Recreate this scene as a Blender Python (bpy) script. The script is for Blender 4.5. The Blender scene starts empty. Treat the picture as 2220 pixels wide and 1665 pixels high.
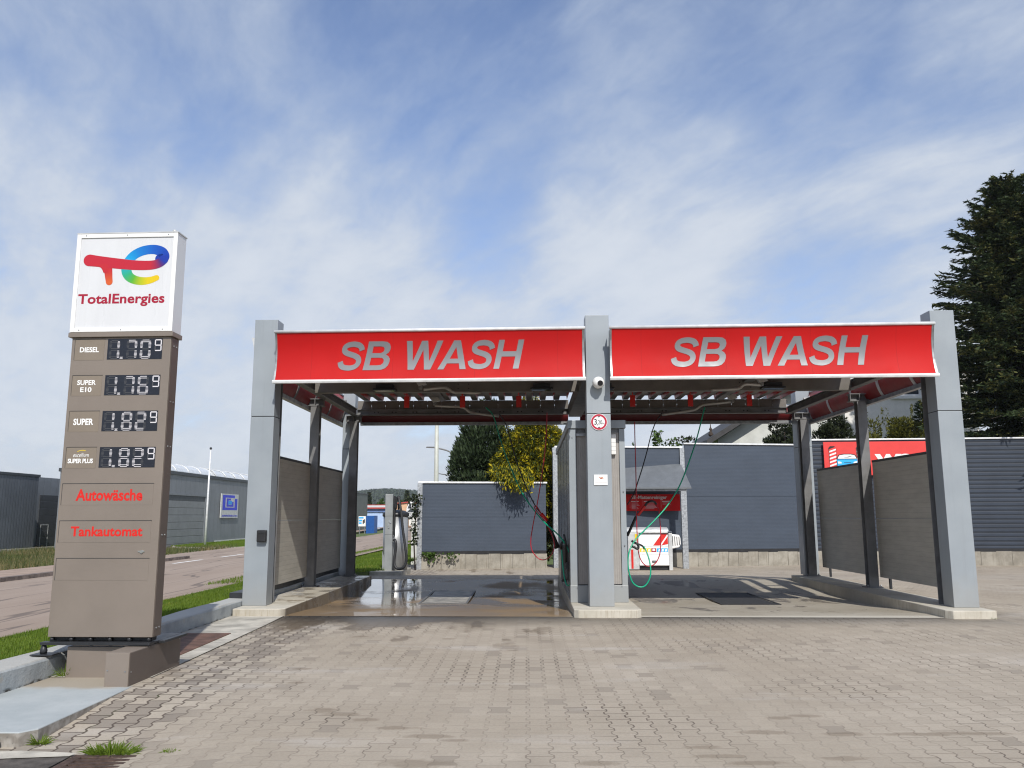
import bpy, bmesh, math, random
import numpy as np
from mathutils import Vector, Matrix

S = bpy.context.scene
COL = S.collection
R = math.radians
rng = np.random.default_rng(7)
random.seed(7)

# ------------------------------------------------------------------ camera, sky, sun, exposure
CAM_H = 1.55
FPX, PITCH, YAW, ROLL = 1789.58, 0.1584, 0.0203, -0.0026     # focal length in px of a 2220 px wide frame
FW = Vector((-math.sin(YAW) * math.cos(PITCH), math.cos(YAW) * math.cos(PITCH), math.sin(PITCH)))
_rt = Vector((math.cos(YAW), math.sin(YAW), 0.0))
_up = _rt.cross(FW)
RT = _rt * math.cos(ROLL) + _up * math.sin(ROLL)
UP = RT.cross(FW)
cd = bpy.data.cameras.new("camera")
cam = bpy.data.objects.new("camera", cd)
COL.objects.link(cam)
cam.matrix_world = Matrix(((RT.x, UP.x, -FW.x, 0), (RT.y, UP.y, -FW.y, 0), (RT.z, UP.z, -FW.z, CAM_H), (0, 0, 0, 1)))
cd.sensor_width = 36.0
cd.lens = FPX / 2220 * 36.0
cd.clip_start = 0.1
cd.clip_end = 9000
S.camera = cam


def ray(u, v):
    return FW + RT * ((u - 1110) / FPX) + UP * ((832.5 - v) / FPX)


def at(u, v, Y):
    d = ray(u, v)
    t = Y / d.y
    return Vector((d.x * t, Y, CAM_H + d.z * t))


def atz(u, v, z):
    d = ray(u, v)
    t = (z - CAM_H) / d.z
    return Vector((d.x * t, d.y * t, z))


def atx(u, v, X):
    d = ray(u, v)
    t = X / d.x
    return Vector((X, d.y * t, CAM_H + d.z * t))


SUN = Vector((0.268, -1.08, 1.0)).normalized()
sl = bpy.data.lights.new("sun", 'SUN')
sl.energy = 3.9
sl.angle = R(0.53)
sl.color = (1.0, 0.955, 0.88)
so = bpy.data.objects.new("sun", sl)
COL.objects.link(so)
so.rotation_euler = SUN.to_track_quat('Z', 'Y').to_euler()
S.view_settings.view_transform = 'Standard'
S.view_settings.look = 'None'
S.view_settings.exposure = 0.12
S.view_settings.gamma = 1.0
S.render.engine = "CYCLES"
S.cycles.use_denoising = True
S.cycles.filter_width = 1.15


# ------------------------------------------------------------------ node expression helper
class X:
    nt = None

    def __init__(s, v):
        s.v = v

    @staticmethod
    def m(op, *a, clamp=False):
        n = X.nt.nodes.new('ShaderNodeMath')
        n.operation = op
        n.use_clamp = clamp
        for i, q in enumerate(a):
            q = q.v if isinstance(q, X) else q
            if isinstance(q, (int, float)):
                n.inputs[i].default_value = q
            else:
                X.nt.links.new(q, n.inputs[i])
        return X(n.outputs[0])

    def __add__(s, o): return X.m('ADD', s, o)
    def __radd__(s, o): return X.m('ADD', s, o)
    def __sub__(s, o): return X.m('SUBTRACT', s, o)
    def __rsub__(s, o): return X.m('SUBTRACT', o, s)
    def __mul__(s, o): return X.m('MULTIPLY', s, o)
    def __rmul__(s, o): return X.m('MULTIPLY', s, o)
    def __truediv__(s, o): return X.m('DIVIDE', s, o)
    def abs(s): return X.m('ABSOLUTE', s)
    def fract(s): return X.m('FRACT', s)
    def floor(s): return X.m('FLOOR', s)
    def clamp(s): return X.m('ADD', s, 0.0, clamp=True)
    def max(s, o): return X.m('MAXIMUM', s, o)
    def min(s, o): return X.m('MINIMUM', s, o)
    def lt(s, o): return X.m('LESS_THAN', s, o)

    def ss(s, a, b):
        n = X.nt.nodes.new('ShaderNodeMapRange')
        n.interpolation_type = 'SMOOTHSTEP'
        X.nt.links.new(s.v, n.inputs['Value'])
        if a <= b:
            n.inputs['From Min'].default_value, n.inputs['From Max'].default_value = a, b
        else:
            n.inputs['From Min'].default_value, n.inputs['From Max'].default_value = b, a
            n.inputs['To Min'].default_value, n.inputs['To Max'].default_value = 1, 0
        return X(n.outputs[0])


def node(t, **kw):
    n = X.nt.nodes.new(t)
    for k, v in kw.items():
        setattr(n, k, v)
    return n


def link(a, b):
    X.nt.links.new(a.v if isinstance(a, X) else a, b)


def vec(x, y, z=0.0):
    n = node('ShaderNodeCombineXYZ')
    for i, q in enumerate((x, y, z)):
        if isinstance(q, X):
            link(q, n.inputs[i])
        else:
            n.inputs[i].default_value = q
    return n.outputs[0]


def noise(v, scale, detail=4, rough=0.55, dist=0.0):
    n = node('ShaderNodeTexNoise')
    if v is not None:
        link(v, n.inputs['Vector'])
    n.inputs['Scale'].default_value = scale
    n.inputs['Detail'].default_value = detail
    n.inputs['Roughness'].default_value = rough
    n.inputs['Distortion'].default_value = dist
    return X(n.outputs[0])


def mix(f, a, b):
    n = node('ShaderNodeMix', data_type='RGBA')
    if isinstance(f, X):
        link(f, n.inputs[0])
    else:
        n.inputs[0].default_value = f
    for i, q in ((6, a), (7, b)):
        if isinstance(q, (tuple, list)):
            n.inputs[i].default_value = (*q[:3], 1)
        else:
            link(q, n.inputs[i])
    return n.outputs[2]


def coords(kind='Object'):
    tc = node('ShaderNodeTexCoord')
    sp = node('ShaderNodeSeparateXYZ')
    link(tc.outputs[kind], sp.inputs[0])
    return tc.outputs[kind], X(sp.outputs[0]), X(sp.outputs[1]), X(sp.outputs[2])


# ------------------------------------------------------------------ world: Nishita sky with thin clouds
W = bpy.data.worlds.new("World")
S.world = W
W.use_nodes = True
X.nt = W.node_tree
W.node_tree.nodes.clear()
sky = node('ShaderNodeTexSky', sky_type='NISHITA')
sky.sun_disc = False
sky.sun_elevation = math.asin(SUN.z)
sky.sun_rotation = math.atan2(SUN.x, SUN.y)
sky.altitude = 400
sky.air_density = 1.0
sky.dust_density = 0.6
sky.ozone_density = 2.0
gen, dx, dy, dz = coords('Generated')
den = (dz.max(0.0) + 0.22)
pu, pv = dx / den, dy / den
wv = noise(vec(pu, pv), 1.3, 3, 0.5)
n1 = noise(vec(pu * 0.85 + pv * 0.45 + wv * 0.35, pv * 0.62 - pu * 0.25 + wv * 0.25), 1.7, 8, 0.58, 0.25)
n2 = noise(vec(pu * 1.5 + pv * 1.1 + wv * 0.3, pv * 0.45 - pu * 0.4), 3.0, 7, 0.6, 0.2)
cov = n1 * 0.62 + n2 * 0.38


def blob(u, v, r, w):
    d = ray(u, v).normalized()
    e = ray(u + r, v).normalized()
    c = d.dot(e)
    dp = dx * d.x + dy * d.y + dz * d.z
    return dp.ss(c, 1.0) * w


for b in ((540, 470, 300, 0.10), (60, 330, 220, 0.08), (700, 610, 420, 0.03), (1080, 520, 150, -0.06), (620, 560, 90, -0.05), (330, 230, 260, -0.02), (900, 60, 330, -0.07),
          (150, 120, 300, -0.05), (520, 330, 170, -0.10), (1120, 480, 260, -0.06), (1420, 520, 340, 0.08), (1750, 640, 270, -0.12),
          (1850, 190, 420, -0.06), (1350, 60, 170, 0.07), (1500, 210, 300, -0.05), (900, 250, 260, 0.04), (2100, 60, 200, 0.05),
          (1250, 640, 260, 0.07), (1050, 560, 140, -0.07), (1950, 450, 300, 0.04)):
    cov = cov + blob(*b)
hz = dz.ss(0.50, 0.02)
n3 = noise(vec(pu * 2.2 + pv * 1.6 + wv * 0.8, pv * 1.3 - pu * 1.5), 5.0, 6, 0.65, 0.3)
cov = cov + (n3 - 0.5) * 0.15 + hz * 0.22 + 0.055
alpha = cov.ss(0.33, 0.75) * 0.95
thick = cov.ss(0.5, 0.85)
ccol = mix(thick, (3.0, 3.5, 4.35), (4.3, 4.6, 5.05))
tm = node('ShaderNodeMix', data_type='RGBA', blend_type='MULTIPLY')
tm.inputs[0].default_value = 1.0
link(sky.outputs[0], tm.inputs[6])
tm.inputs[7].default_value = (1.04, 0.99, 1.05, 1)
skyc = tm.outputs[2]
bg = node('ShaderNodeBackground')
link(mix(alpha, skyc, ccol), bg.inputs[0])
bg.inputs[1].default_value = 0.15
wo = node('ShaderNodeOutputWorld')
link(bg.outputs[0], wo.inputs[0])

# ------------------------------------------------------------------ materials
def mat(name, color, rough=0.6, metal=0.0, var=0.08, vscale=3.0, bump=0.0, bscale=60.0, spec=None, coat=0.0, custom=None, stretch=None, tint=None):
    m = bpy.data.materials.new(name)
    m.use_nodes = True
    X.nt = m.node_tree
    b = m.node_tree.nodes['Principled BSDF']
    b.inputs['Base Color'].default_value = (*color, 1)
    b.inputs['Roughness'].default_value = rough
    b.inputs['Metallic'].default_value = metal
    if spec is not None:
        b.inputs['Specular IOR Level'].default_value = spec
    if coat:
        b.inputs['Coat Weight'].default_value = coat
        b.inputs['Coat Roughness'].default_value = 0.05
    o, x, y, z = coords()
    v = o
    if stretch:
        v = vec(x * stretch[0], y * stretch[1], z * stretch[2])
    if var:
        n = noise(v, vscale, 6, 0.6)
        lo = tuple(c * (1 - 2.2 * var) for c in color)
        hi = tuple(min(1, c * (1 + 2.2 * var)) for c in color)
        if tint:
            lo = tint
        link(mix(n.ss(0.28, 0.72), lo, hi), b.inputs['Base Color'])
        link((noise(v, vscale * 2.3, 4) - 0.5) * 0.25 + rough, b.inputs['Roughness'])
    if bump:
        bn = node('ShaderNodeBump')
        bn.inputs['Strength'].default_value = bump
        bn.inputs['Distance'].default_value = 0.01
        link(noise(v, bscale, 5, 0.6), bn.inputs['Height'])
        link(bn.outputs[0], b.inputs['Normal'])
    if custom:
        custom(m, b, o, x, y, z)
    return m


def bump_to(b, h, strength=0.5, dist=0.01):
    bn = node('ShaderNodeBump')
    bn.inputs['Strength'].default_value = strength
    bn.inputs['Distance'].default_value = dist
    link(h, bn.inputs['Height'])
    link(bn.outputs[0], b.inputs['Normal'])


def ribs(axis, period, depth=0.006, duty=0.12, strength=0.8):
    def f(m, b, o, x, y, z):
        c = {'x': x, 'y': y, 'z': z}[axis]
        t = ((c / period).fract() - 0.5).abs() * 2.0
        bump_to(b, t.ss(0.0, duty), strength, depth)
    return f


def stripes_dark(axis, period, w, dark=0.55):
    """panel joints: thin darker lines across a sheet"""
    def f(m, b, o, x, y, z):
        c = {'x': x, 'y': y, 'z': z}[axis]
        t = ((c / period).fract() - 0.5).abs() * 2.0
        s = t.ss(w, w * 2.5)
        src = b.inputs['Base Color'].links[0].from_socket
        mu = node('ShaderNodeMix', data_type='RGBA', blend_type='MULTIPLY')
        mu.inputs[0].default_value = 1.0
        link(src, mu.inputs[6])
        cv = s * (1 - dark) + dark
        link(vec(cv, cv, cv), mu.inputs[7])
        link(mu.outputs[2], b.inputs['Base Color'])
        bump_to(b, s, 0.6, period * 0.04)
    return f


M = {}


def c_clad(m, bs, o, x, y, z):
    st = noise(vec(x * 22, y * 22, z * 0.5), 1.0, 5, 0.6)
    c = mix(noise(o, 1.1, 4).ss(0.3, 0.7), (0.27, 0.302, 0.33), (0.315, 0.348, 0.375))
    c = mix(st.ss(0.52, 0.80) * 0.30, c, (0.225, 0.238, 0.245))
    foot = (z + (noise(o, 6, 4) - 0.5) * 0.5).ss(0.75, 0.12)
    c = mix(foot * 0.30, c, (0.30, 0.27, 0.22))
    c = mix(noise(o, 55, 3, 0.6).ss(0.70, 0.78) * 0.35, c, (0.22, 0.22, 0.215))
    link(c, bs.inputs['Base Color'])
    link(noise(o, 5, 4) * 0.25 + 0.30, bs.inputs['Roughness'])
    bump_to(bs, noise(o, 1.6, 2), 0.10, 0.02)


M['clad'] = mat('grey_cladding', (0.36, 0.40, 0.43), 0.42, 0.1, 0, custom=c_clad)


def c_red(m, bs, o, x, y, z):
    st = noise(vec(x * 5, y * 5, z * 0.35), 1.3, 5, 0.6)
    c = mix(noise(o, 0.7, 4).ss(0.3, 0.7), (0.42, 0.0045, 0.005), (0.49, 0.006, 0.006))
    c = mix(st.ss(0.55, 0.8) * 0.22, c, (0.42, 0.02, 0.018))
    seam = ((x / 1.36).fract() - 0.5).abs().ss(0.0045, 0.0015)
    c = mix(seam * 0.5, c, (0.25, 0.008, 0.008))
    link(c, bs.inputs['Base Color'])
    link(noise(o, 3.5, 4) * 0.2 + 0.52, bs.inputs['Roughness'])
    bump_to(bs, noise(vec(x * 0.5, y, z * 1.4), 1.8, 2), 0.12, 0.03)


M['clad_dark'] = mat('shadow_gap', (0.03, 0.032, 0.035), 0.8)
M['steel'] = mat('galvanised_steel', (0.30, 0.31, 0.32), 0.42, 0.75, 0.12, 9.0, 0.05, 80)
M['steel_dull'] = mat('dull_steel', (0.17, 0.17, 0.172), 0.55, 0.25, 0.08, 4.0)
M['alu'] = mat('bright_aluminium', (0.72, 0.73, 0.74), 0.28, 0.9, 0.05, 6.0)
M['alu_white'] = mat('white_aluminium', (0.72, 0.73, 0.74), 0.35, 0.15, 0.06, 5.0)
M['red'] = mat('red_sheet', (0.70, 0.016, 0.013), 0.55, 0.0, 0, spec=0.22, custom=c_red)
M['boom'] = mat('steel_pipe', (0.46, 0.45, 0.43), 0.4, 0.4, 0.06, 5)
M['brown_shaded'] = mat('brown_sheet_shaded', (0.115, 0.092, 0.078), 0.5, 0.15, 0.05, 1.2)  # darker copy of the brown sheet: the side's shade is put into the colour
M['plate'] = mat('wet_cover_plate', (0.36, 0.34, 0.30), 0.5, 0.2, 0.2, 4, 0.1, 60)
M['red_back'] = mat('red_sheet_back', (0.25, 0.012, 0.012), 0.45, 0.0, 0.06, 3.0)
M['red_shaded'] = mat('red_sheet_back_shaded', (0.11, 0.006, 0.008), 0.5, 0.0, 0.06, 3.0)  # darker copy of the sheet back: shade inside the back fascia, put into the colour
M['soffit'] = mat('brown_grey_soffit', (0.15, 0.137, 0.122), 0.5, 0.1, 0.08, 2.5)
M['letter'] = mat('silver_lettering', (0.20, 0.205, 0.215), 0.48, 0.3, 0.02, 3.0)
M['panel'] = mat('spray_panel', (0.50, 0.475, 0.415), 0.5, 0.1, 0.04, 2.0, stretch=(1, 1, 4), custom=stripes_dark('z', 0.086, 0.05, 0.84))
M['cab_dark'] = mat('cabinet_side', (0.12, 0.122, 0.125), 0.28, 0.2, 0.10, 3.0)  # darker than the front: the side wall's shade is mixed into this grey
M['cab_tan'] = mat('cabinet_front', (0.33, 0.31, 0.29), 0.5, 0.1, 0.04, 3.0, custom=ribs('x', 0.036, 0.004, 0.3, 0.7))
M['concrete'] = mat('light_concrete', (0.42, 0.395, 0.34), 0.85, 0.0, 0.16, 2.6, 0.35, 60)
M['brown'] = mat('brown_sheet', (0.222, 0.187, 0.158), 0.45, 0.15, 0.035, 1.2, 0.02, 300)
M['brown_label'] = mat('brown_label', (0.215, 0.178, 0.140), 0.5, 0.05, 0.03, 2.0)
M['black'] = mat('black_plastic', (0.018, 0.018, 0.02), 0.42)
M['black_metal'] = mat('black_painted_metal', (0.03, 0.032, 0.036), 0.45, 0.3)
M['rubber'] = mat('black_rubber', (0.022, 0.022, 0.024), 0.5)
M['display'] = mat('display_glass', (0.012, 0.015, 0.024), 0.22, 0.0, 0.05)
M['led'] = mat('lit_digit', (0.66, 0.64, 0.67), 0.5, 0, 0.0)
M['led_off'] = mat('unlit_digit', (0.06, 0.062, 0.068), 0.5, 0, 0.0)
M['white'] = mat('white_paint', (0.80, 0.80, 0.79), 0.45, 0.0, 0.035, 3.0)
M['sign_white'] = mat('white_sign_face', (0.63, 0.64, 0.66), 0.3, 0.0, 0.015, 1.2, stretch=(4, 1, 0.6))
M['grey_frame'] = mat('pale_grey_frame', (0.56, 0.57, 0.57), 0.4, 0.2, 0.07, 5.0)
M['crimson'] = mat('crimson_letters', (0.42, 0.008, 0.035), 0.4, 0, 0)
M['redtxt'] = mat('red_letters', (0.62, 0.016, 0.010), 0.4, 0, 0)
M['black_ink'] = mat('black_ink', (0.01, 0.01, 0.012), 0.5, 0, 0)
M['yellow'] = mat('yellow_film', (0.80, 0.58, 0.02), 0.4, 0, 0.02)
M['blue'] = mat('blue_film', (0.012, 0.24, 0.72), 0.4, 0, 0.02)
M['light_blue'] = mat('light_blue_film', (0.03, 0.42, 0.85), 0.4, 0, 0.02)
M['slate'] = mat('slate_panel', (0.050, 0.066, 0.094), 0.5, 0.1, 0.035, 0.8, stretch=(1, 1, 2.5), custom=stripes_dark('z', 0.05, 0.10, 0.94))
M['slate_rib'] = mat('slate_ribbed_panel', (0.030, 0.041, 0.062), 0.5, 0.1, 0.06, 1.0, custom=stripes_dark('z', 0.16, 0.22, 0.45))
M['galv'] = mat('galvanised_post', (0.40, 0.42, 0.44), 0.45, 0.6, 0.14, 14.0)
M['green_hose'] = mat('green_hose', (0.0, 0.34, 0.19), 0.35, 0, 0.04)
M['red_hose'] = mat('red_hose', (0.42, 0.012, 0.03), 0.35, 0, 0.04)
M['rust'] = mat('rusty_plate', (0.135, 0.072, 0.05), 0.75, 0.2, 0.16, 6.0, 0.2, 80)
M['iron'] = mat('rusty_cast_iron', (0.085, 0.055, 0.043), 0.75, 0.3, 0.18, 20.0, 0.3, 90)
M['grate'] = mat('dark_wet_grate', (0.040, 0.040, 0.042), 0.7, 0.0, 0.1, 12, spec=0.25)
M['bark'] = mat('bark', (0.055, 0.04, 0.03), 0.9, 0, 0.2, 14.0, 0.6, 40)
M['glass'] = mat('window_glass', (0.05, 0.06, 0.07), 0.06, 0.0, 0.03, spec=0.7)
M['blue_logo'] = mat('royal_blue_film', (0.01, 0.025, 0.62), 0.4, 0, 0)
M['cyan_logo'] = mat('cyan_film', (0.0, 0.30, 0.85), 0.4, 0, 0)
M['chrome'] = mat('polished_metal', (0.7, 0.7, 0.7), 0.15, 1.0, 0.02)
M['lens'] = mat('dark_lens', (0.008, 0.008, 0.01), 0.08)


def attr_mat(name, rough=0.4):
    m = bpy.data.materials.new(name)
    m.use_nodes = True
    X.nt = m.node_tree
    b = m.node_tree.nodes['Principled BSDF']
    a = node('ShaderNodeVertexColor', layer_name='ink')
    link(a.outputs[0], b.inputs['Base Color'])
    b.inputs['Roughness'].default_value = rough
    return m


M['ink'] = attr_mat('printed_gradient')


def leaf_mat(name, a, b_, c=None, rough=0.6, trans=0.25, cpos=0.75, clump=0.9):
    m = bpy.data.materials.new(name)
    m.use_nodes = True
    X.nt = m.node_tree
    b = m.node_tree.nodes['Principled BSDF']
    g = node('ShaderNodeNewGeometry')
    rnd = X(g.outputs['Random Per Island'])
    o, x, y, z = coords()
    n = noise(o, clump, 3)
    f = (rnd * 0.6 + n.ss(0.3, 0.7) * 0.4)
    col = mix(f, a, b_)
    if c:
        col = mix((rnd * 0.5 + noise(o, clump * 1.7, 3).ss(0.35, 0.7) * 0.6).ss(cpos, cpos + 0.15), col, c)
    link(col, b.inputs['Base Color'])
    b.inputs['Roughness'].default_value = rough
    b.inputs['Specular IOR Level'].default_value = 0.25
    if trans:
        t = node('ShaderNodeBsdfTranslucent')
        link(col, t.inputs[0])
        mx = node('ShaderNodeMixShader')
        mx.inputs[0].default_value = trans
        link(b.outputs[0], mx.inputs[1])
        link(t.outputs[0], mx.inputs[2])
        out = m.node_tree.nodes['Material Output']
        link(mx.outputs[0], out.inputs[0])
    return m


M['fir'] = leaf_mat('fir_needles', (0.020, 0.036, 0.017), (0.062, 0.090, 0.034), (0.15, 0.15, 0.05), trans=0.2, cpos=0.62)
M['thuja'] = leaf_mat('dark_cypress_leaves', (0.018, 0.034, 0.014), (0.055, 0.080, 0.036), None, trans=0.15)
M['golden'] = leaf_mat('golden_cypress_leaves', (0.022, 0.040, 0.010), (0.13, 0.15, 0.014), (0.50, 0.40, 0.012), trans=0.28, cpos=0.55, clump=2.6)
M['shrub_dark'] = leaf_mat('dark_shrub_leaves', (0.010, 0.018, 0.008), (0.042, 0.052, 0.020), None, trans=0.15)
M['shrub_yellow'] = leaf_mat('yellow_green_leaves', (0.045, 0.055, 0.01), (0.17, 0.16, 0.025), None, trans=0.25)
M['leaf'] = leaf_mat('green_leaves', (0.03, 0.07, 0.012), (0.10, 0.17, 0.03), None, trans=0.3)
M['grass'] = leaf_mat('grass_blades', (0.075, 0.14, 0.012), (0.18, 0.25, 0.028), (0.34, 0.32, 0.07), trans=0.35, cpos=0.9, clump=0.5)
M['dry_grass'] = leaf_mat('tall_grass_blades', (0.05, 0.08, 0.02), (0.14, 0.15, 0.05), (0.24, 0.19, 0.09), trans=0.3, cpos=0.6, clump=0.4)
M['forest'] = leaf_mat('forest_leaves', (0.020, 0.034, 0.020), (0.042, 0.060, 0.030), None, trans=0.0, clump=0.02)


# ------------------------------------------------------------------ mesh helpers
def wloc(o):
    v = Vector((0, 0, 0))
    while o is not None:
        v = v + o.location
        o = o.parent
    return v


class MB:
    def __init__(s):
        s.v, s.f, s.sm = [], [], []

    def add(s, vs, fs, smooth=False):
        n = len(s.v)
        s.v += [tuple(q) for q in vs]
        s.f += [tuple(n + i for i in q) for q in fs]
        s.sm += [smooth] * len(fs)
        return s

    def box(s, x0, x1, y0, y1, z0, z1, f=None):
        vs = [(x, y, z) for z in (z0, z1) for y in (y0, y1) for x in (x0, x1)]
        if f:
            vs = [f(*q) for q in vs]
        return s.add(vs, [(0, 2, 3, 1), (4, 5, 7, 6), (0, 1, 5, 4), (2, 6, 7, 3), (0, 4, 6, 2), (1, 3, 7, 5)])

    def bar(s, a, b, w, h, up=(0, 0, 1)):
        a, b = Vector(a), Vector(b)
        d = (b - a).normalized()
        u = Vector(up)
        r = d.cross(u)
        if r.length < 1e-4:
            r = d.cross(Vector((1, 0, 0)))
        r.normalize()
        u = r.cross(d).normalized()
        vs = []
        for p in (a, b):
            for i, j in ((-1, -1), (1, -1), (1, 1), (-1, 1)):
                vs.append(p + r * (w / 2 * i) + u * (h / 2 * j))
        return s.add(vs, [(3, 2, 1, 0), (4, 5, 6, 7), (0, 1, 5, 4), (1, 2, 6, 5), (2, 3, 7, 6), (3, 0, 4, 7)])

    def prism(s, poly, axis, a, b, smooth=False):
        """poly: list of 2-D points in the plane across axis ('x': (y,z), 'y': (x,z), 'z': (x,y))"""
        def P(p, t):
            return {'x': (t, p[0], p[1]), 'y': (p[0], t, p[1]), 'z': (p[0], p[1], t)}[axis]
        n = len(poly)
        vs = [P(p, a) for p in poly] + [P(p, b) for p in poly]
        s.add(vs, [(i, (i + 1) % n, n + (i + 1) % n, n + i) for i in range(n)], smooth)
        m = len(s.v) - 2 * n
        s.f += [tuple(m + i for i in range(n))[::-1], tuple(m + n + i for i in range(n))]
        s.sm += [False, False]
        return s

    def tube(s, pts, r, seg=8, cap=True):
        pts = [Vector(p) for p in pts]
        rr = r if isinstance(r, (list, tuple)) else [r] * len(pts)
        vs, fs = [], []
        ref = Vector((0.13, 0.31, 0.94))
        for i, p in enumerate(pts):
            d = (pts[min(i + 1, len(pts) - 1)] - pts[max(i - 1, 0)]).normalized()
            a = d.cross(ref)
            if a.length < 1e-3:
                a = d.cross(Vector((1, 0, 0)))
            a.normalize()
            b = d.cross(a)
            for k in range(seg):
                t = 2 * math.pi * k / seg
                vs.append(p + (a * math.cos(t) + b * math.sin(t)) * rr[i])
        for i in range(len(pts) - 1):
            for k in range(seg):
                k2 = (k + 1) % seg
                fs.append((i * seg + k, i * seg + k2, (i + 1) * seg + k2, (i + 1) * seg + k))
        s.add(vs, fs, True)
        if cap:
            n0 = len(s.v) - len(vs)
            s.f += [tuple(n0 + k for k in range(seg))[::-1], tuple(n0 + (len(pts) - 1) * seg + k for k in range(seg))]
            s.sm += [False, False]
        return s

    def lathe(s, prof, c=(0, 0, 0), seg=24, axis='z', smooth=True):
        """prof: (radius, height) from bottom to top"""
        vs, fs = [], []
        for (r, h) in prof:
            for k in range(seg):
                t = 2 * math.pi * k / seg
                p = (r * math.cos(t), r * math.sin(t), h)
                if axis == 'y':
                    p = (p[0], h, p[1])
                elif axis == 'x':
                    p = (h, p[0], p[1])
                vs.append((p[0] + c[0], p[1] + c[1], p[2] + c[2]))
        for i in range(len(prof) - 1):
            for k in range(seg):
                k2 = (k + 1) % seg
                fs.append((i * seg + k, i * seg + k2, (i + 1) * seg + k2, (i + 1) * seg + k))
        s.add(vs, fs, smooth)
        n0 = len(s.v) - len(vs)
        s.f += [tuple(n0 + k for k in range(seg))[::-1], tuple(n0 + (len(prof) - 1) * seg + k for k in range(seg))]
        s.sm += [False, False]
        return s

    def grid(s, nu, nv, fn, smooth=True, closed=False):
        vs = [fn(i / (nu - 1), j / (nv - 1)) for j in range(nv) for i in range(nu)]
        fs = [(j * nu + i, j * nu + i + 1, (j + 1) * nu + i + 1, (j + 1) * nu + i) for j in range(nv - 1) for i in range(nu - 1)]
        return s.add(vs, fs, smooth)

    def quad(s, a, b, c, d):
        return s.add([a, b, c, d], [(0, 1, 2, 3)])

    def rot(s, c, ang, axis='z'):
        mx = Matrix.Translation(Vector(c)) @ Matrix.Rotation(ang, 4, axis.upper()) @ Matrix.Translation(-Vector(c))
        s.v = [tuple(mx @ Vector(q)) for q in s.v]
        return s

    def build(s, name, m, parent=None, bevel=0.0, seg=2, flip_fix=True):
        me = bpy.data.meshes.new(name)
        off = wloc(parent) if parent is not None else Vector((0, 0, 0))
        me.from_pydata([(q[0] - off.x, q[1] - off.y, q[2] - off.z) for q in s.v], [], s.f)
        me.polygons.foreach_set('use_smooth', s.sm)
        if flip_fix:
            bm = bmesh.new()
            bm.from_mesh(me)
            bmesh.ops.recalc_face_normals(bm, faces=bm.faces)
            bm.to_mesh(me)
            bm.free()
        me.materials.append(M[m] if isinstance(m, str) else m)
        o = bpy.data.objects.new(name, me)
        COL.objects.link(o)
        o.parent = parent
        if bevel:
            bv = o.modifiers.new('bevel', 'BEVEL')
            bv.width = bevel
            bv.segments = seg
            bv.limit_method = 'ANGLE'
            bv.angle_limit = R(40)
        return o


def tag(o, label, cat, group=None, kind=None):
    o['label'] = label
    o['category'] = cat
    if group:
        o['group'] = group
    if kind:
        o['kind'] = kind
    return o


def thing(name, loc, label, cat, group=None):
    o = bpy.data.objects.new(name, None)
    COL.objects.link(o)
    o.location = loc
    o.empty_display_size = 0.2
    return tag(o, label, cat, group)


def struct(o):
    o['kind'] = 'structure'
    return o


def np_mesh(name, verts, nper, m, parent=None, smooth=False):
    """many separate polygons of nper corners each: verts is (n*nper, 3)"""
    off = wloc(parent) if parent is not None else Vector((0, 0, 0))
    verts = np.asarray(verts, dtype=np.float32).reshape(-1, 3) - np.array(off, dtype=np.float32)
    n = len(verts) // nper
    me = bpy.data.meshes.new(name)
    me.vertices.add(len(verts))
    me.vertices.foreach_set('co', verts.ravel())
    me.loops.add(len(verts))
    me.loops.foreach_set('vertex_index', np.arange(len(verts), dtype=np.int32))
    me.polygons.add(n)
    me.polygons.foreach_set('loop_start', np.arange(n, dtype=np.int32) * nper)
    me.polygons.foreach_set('loop_total', np.full(n, nper, dtype=np.int32))
    me.update(calc_edges=True)
    me.materials.append(M[m] if isinstance(m, str) else m)
    o = bpy.data.objects.new(name, me)
    COL.objects.link(o)
    o.parent = parent
    return o


def unit(a):
    return a / np.maximum(np.linalg.norm(a, axis=-1, keepdims=True), 1e-9)


def leaves(c, d, L, Wd, twist=None):
    """pointed leaf quads: centres c, directions d, lengths L, widths Wd"""
    n = len(c)
    d = unit(d)
    r = unit(np.cross(d, unit(rng.normal(size=(n, 3)) * 0.6 + np.array([0, 0, 1.0]))))
    L = np.broadcast_to(L, (n,))[:, None]
    Wd = np.broadcast_to(Wd, (n,))[:, None]
    a = c - d * L * 0.5
    b = c + d * L * 0.5
    mid = c - d * L * 0.05
    return np.stack([a, mid + r * Wd * 0.5, b, mid - r * Wd * 0.5], 1).reshape(-1, 3)


def catmull(pts, n=8):
    pts = [Vector(p) for p in pts]
    P = [pts[0] * 2 - pts[1]] + pts + [pts[-1] * 2 - pts[-2]]
    out = []
    for i in range(1, len(P) - 2):
        for k in range(n):
            t = k / n
            a, b, c, d = P[i - 1], P[i], P[i + 1], P[i + 2]
            out.append(0.5 * ((2 * b) + (c - a) * t + (2 * a - 5 * b + 4 * c - d) * t * t + (3 * b - a - 3 * c + d) * t ** 3))
    out.append(pts[-1])
    return out


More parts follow.
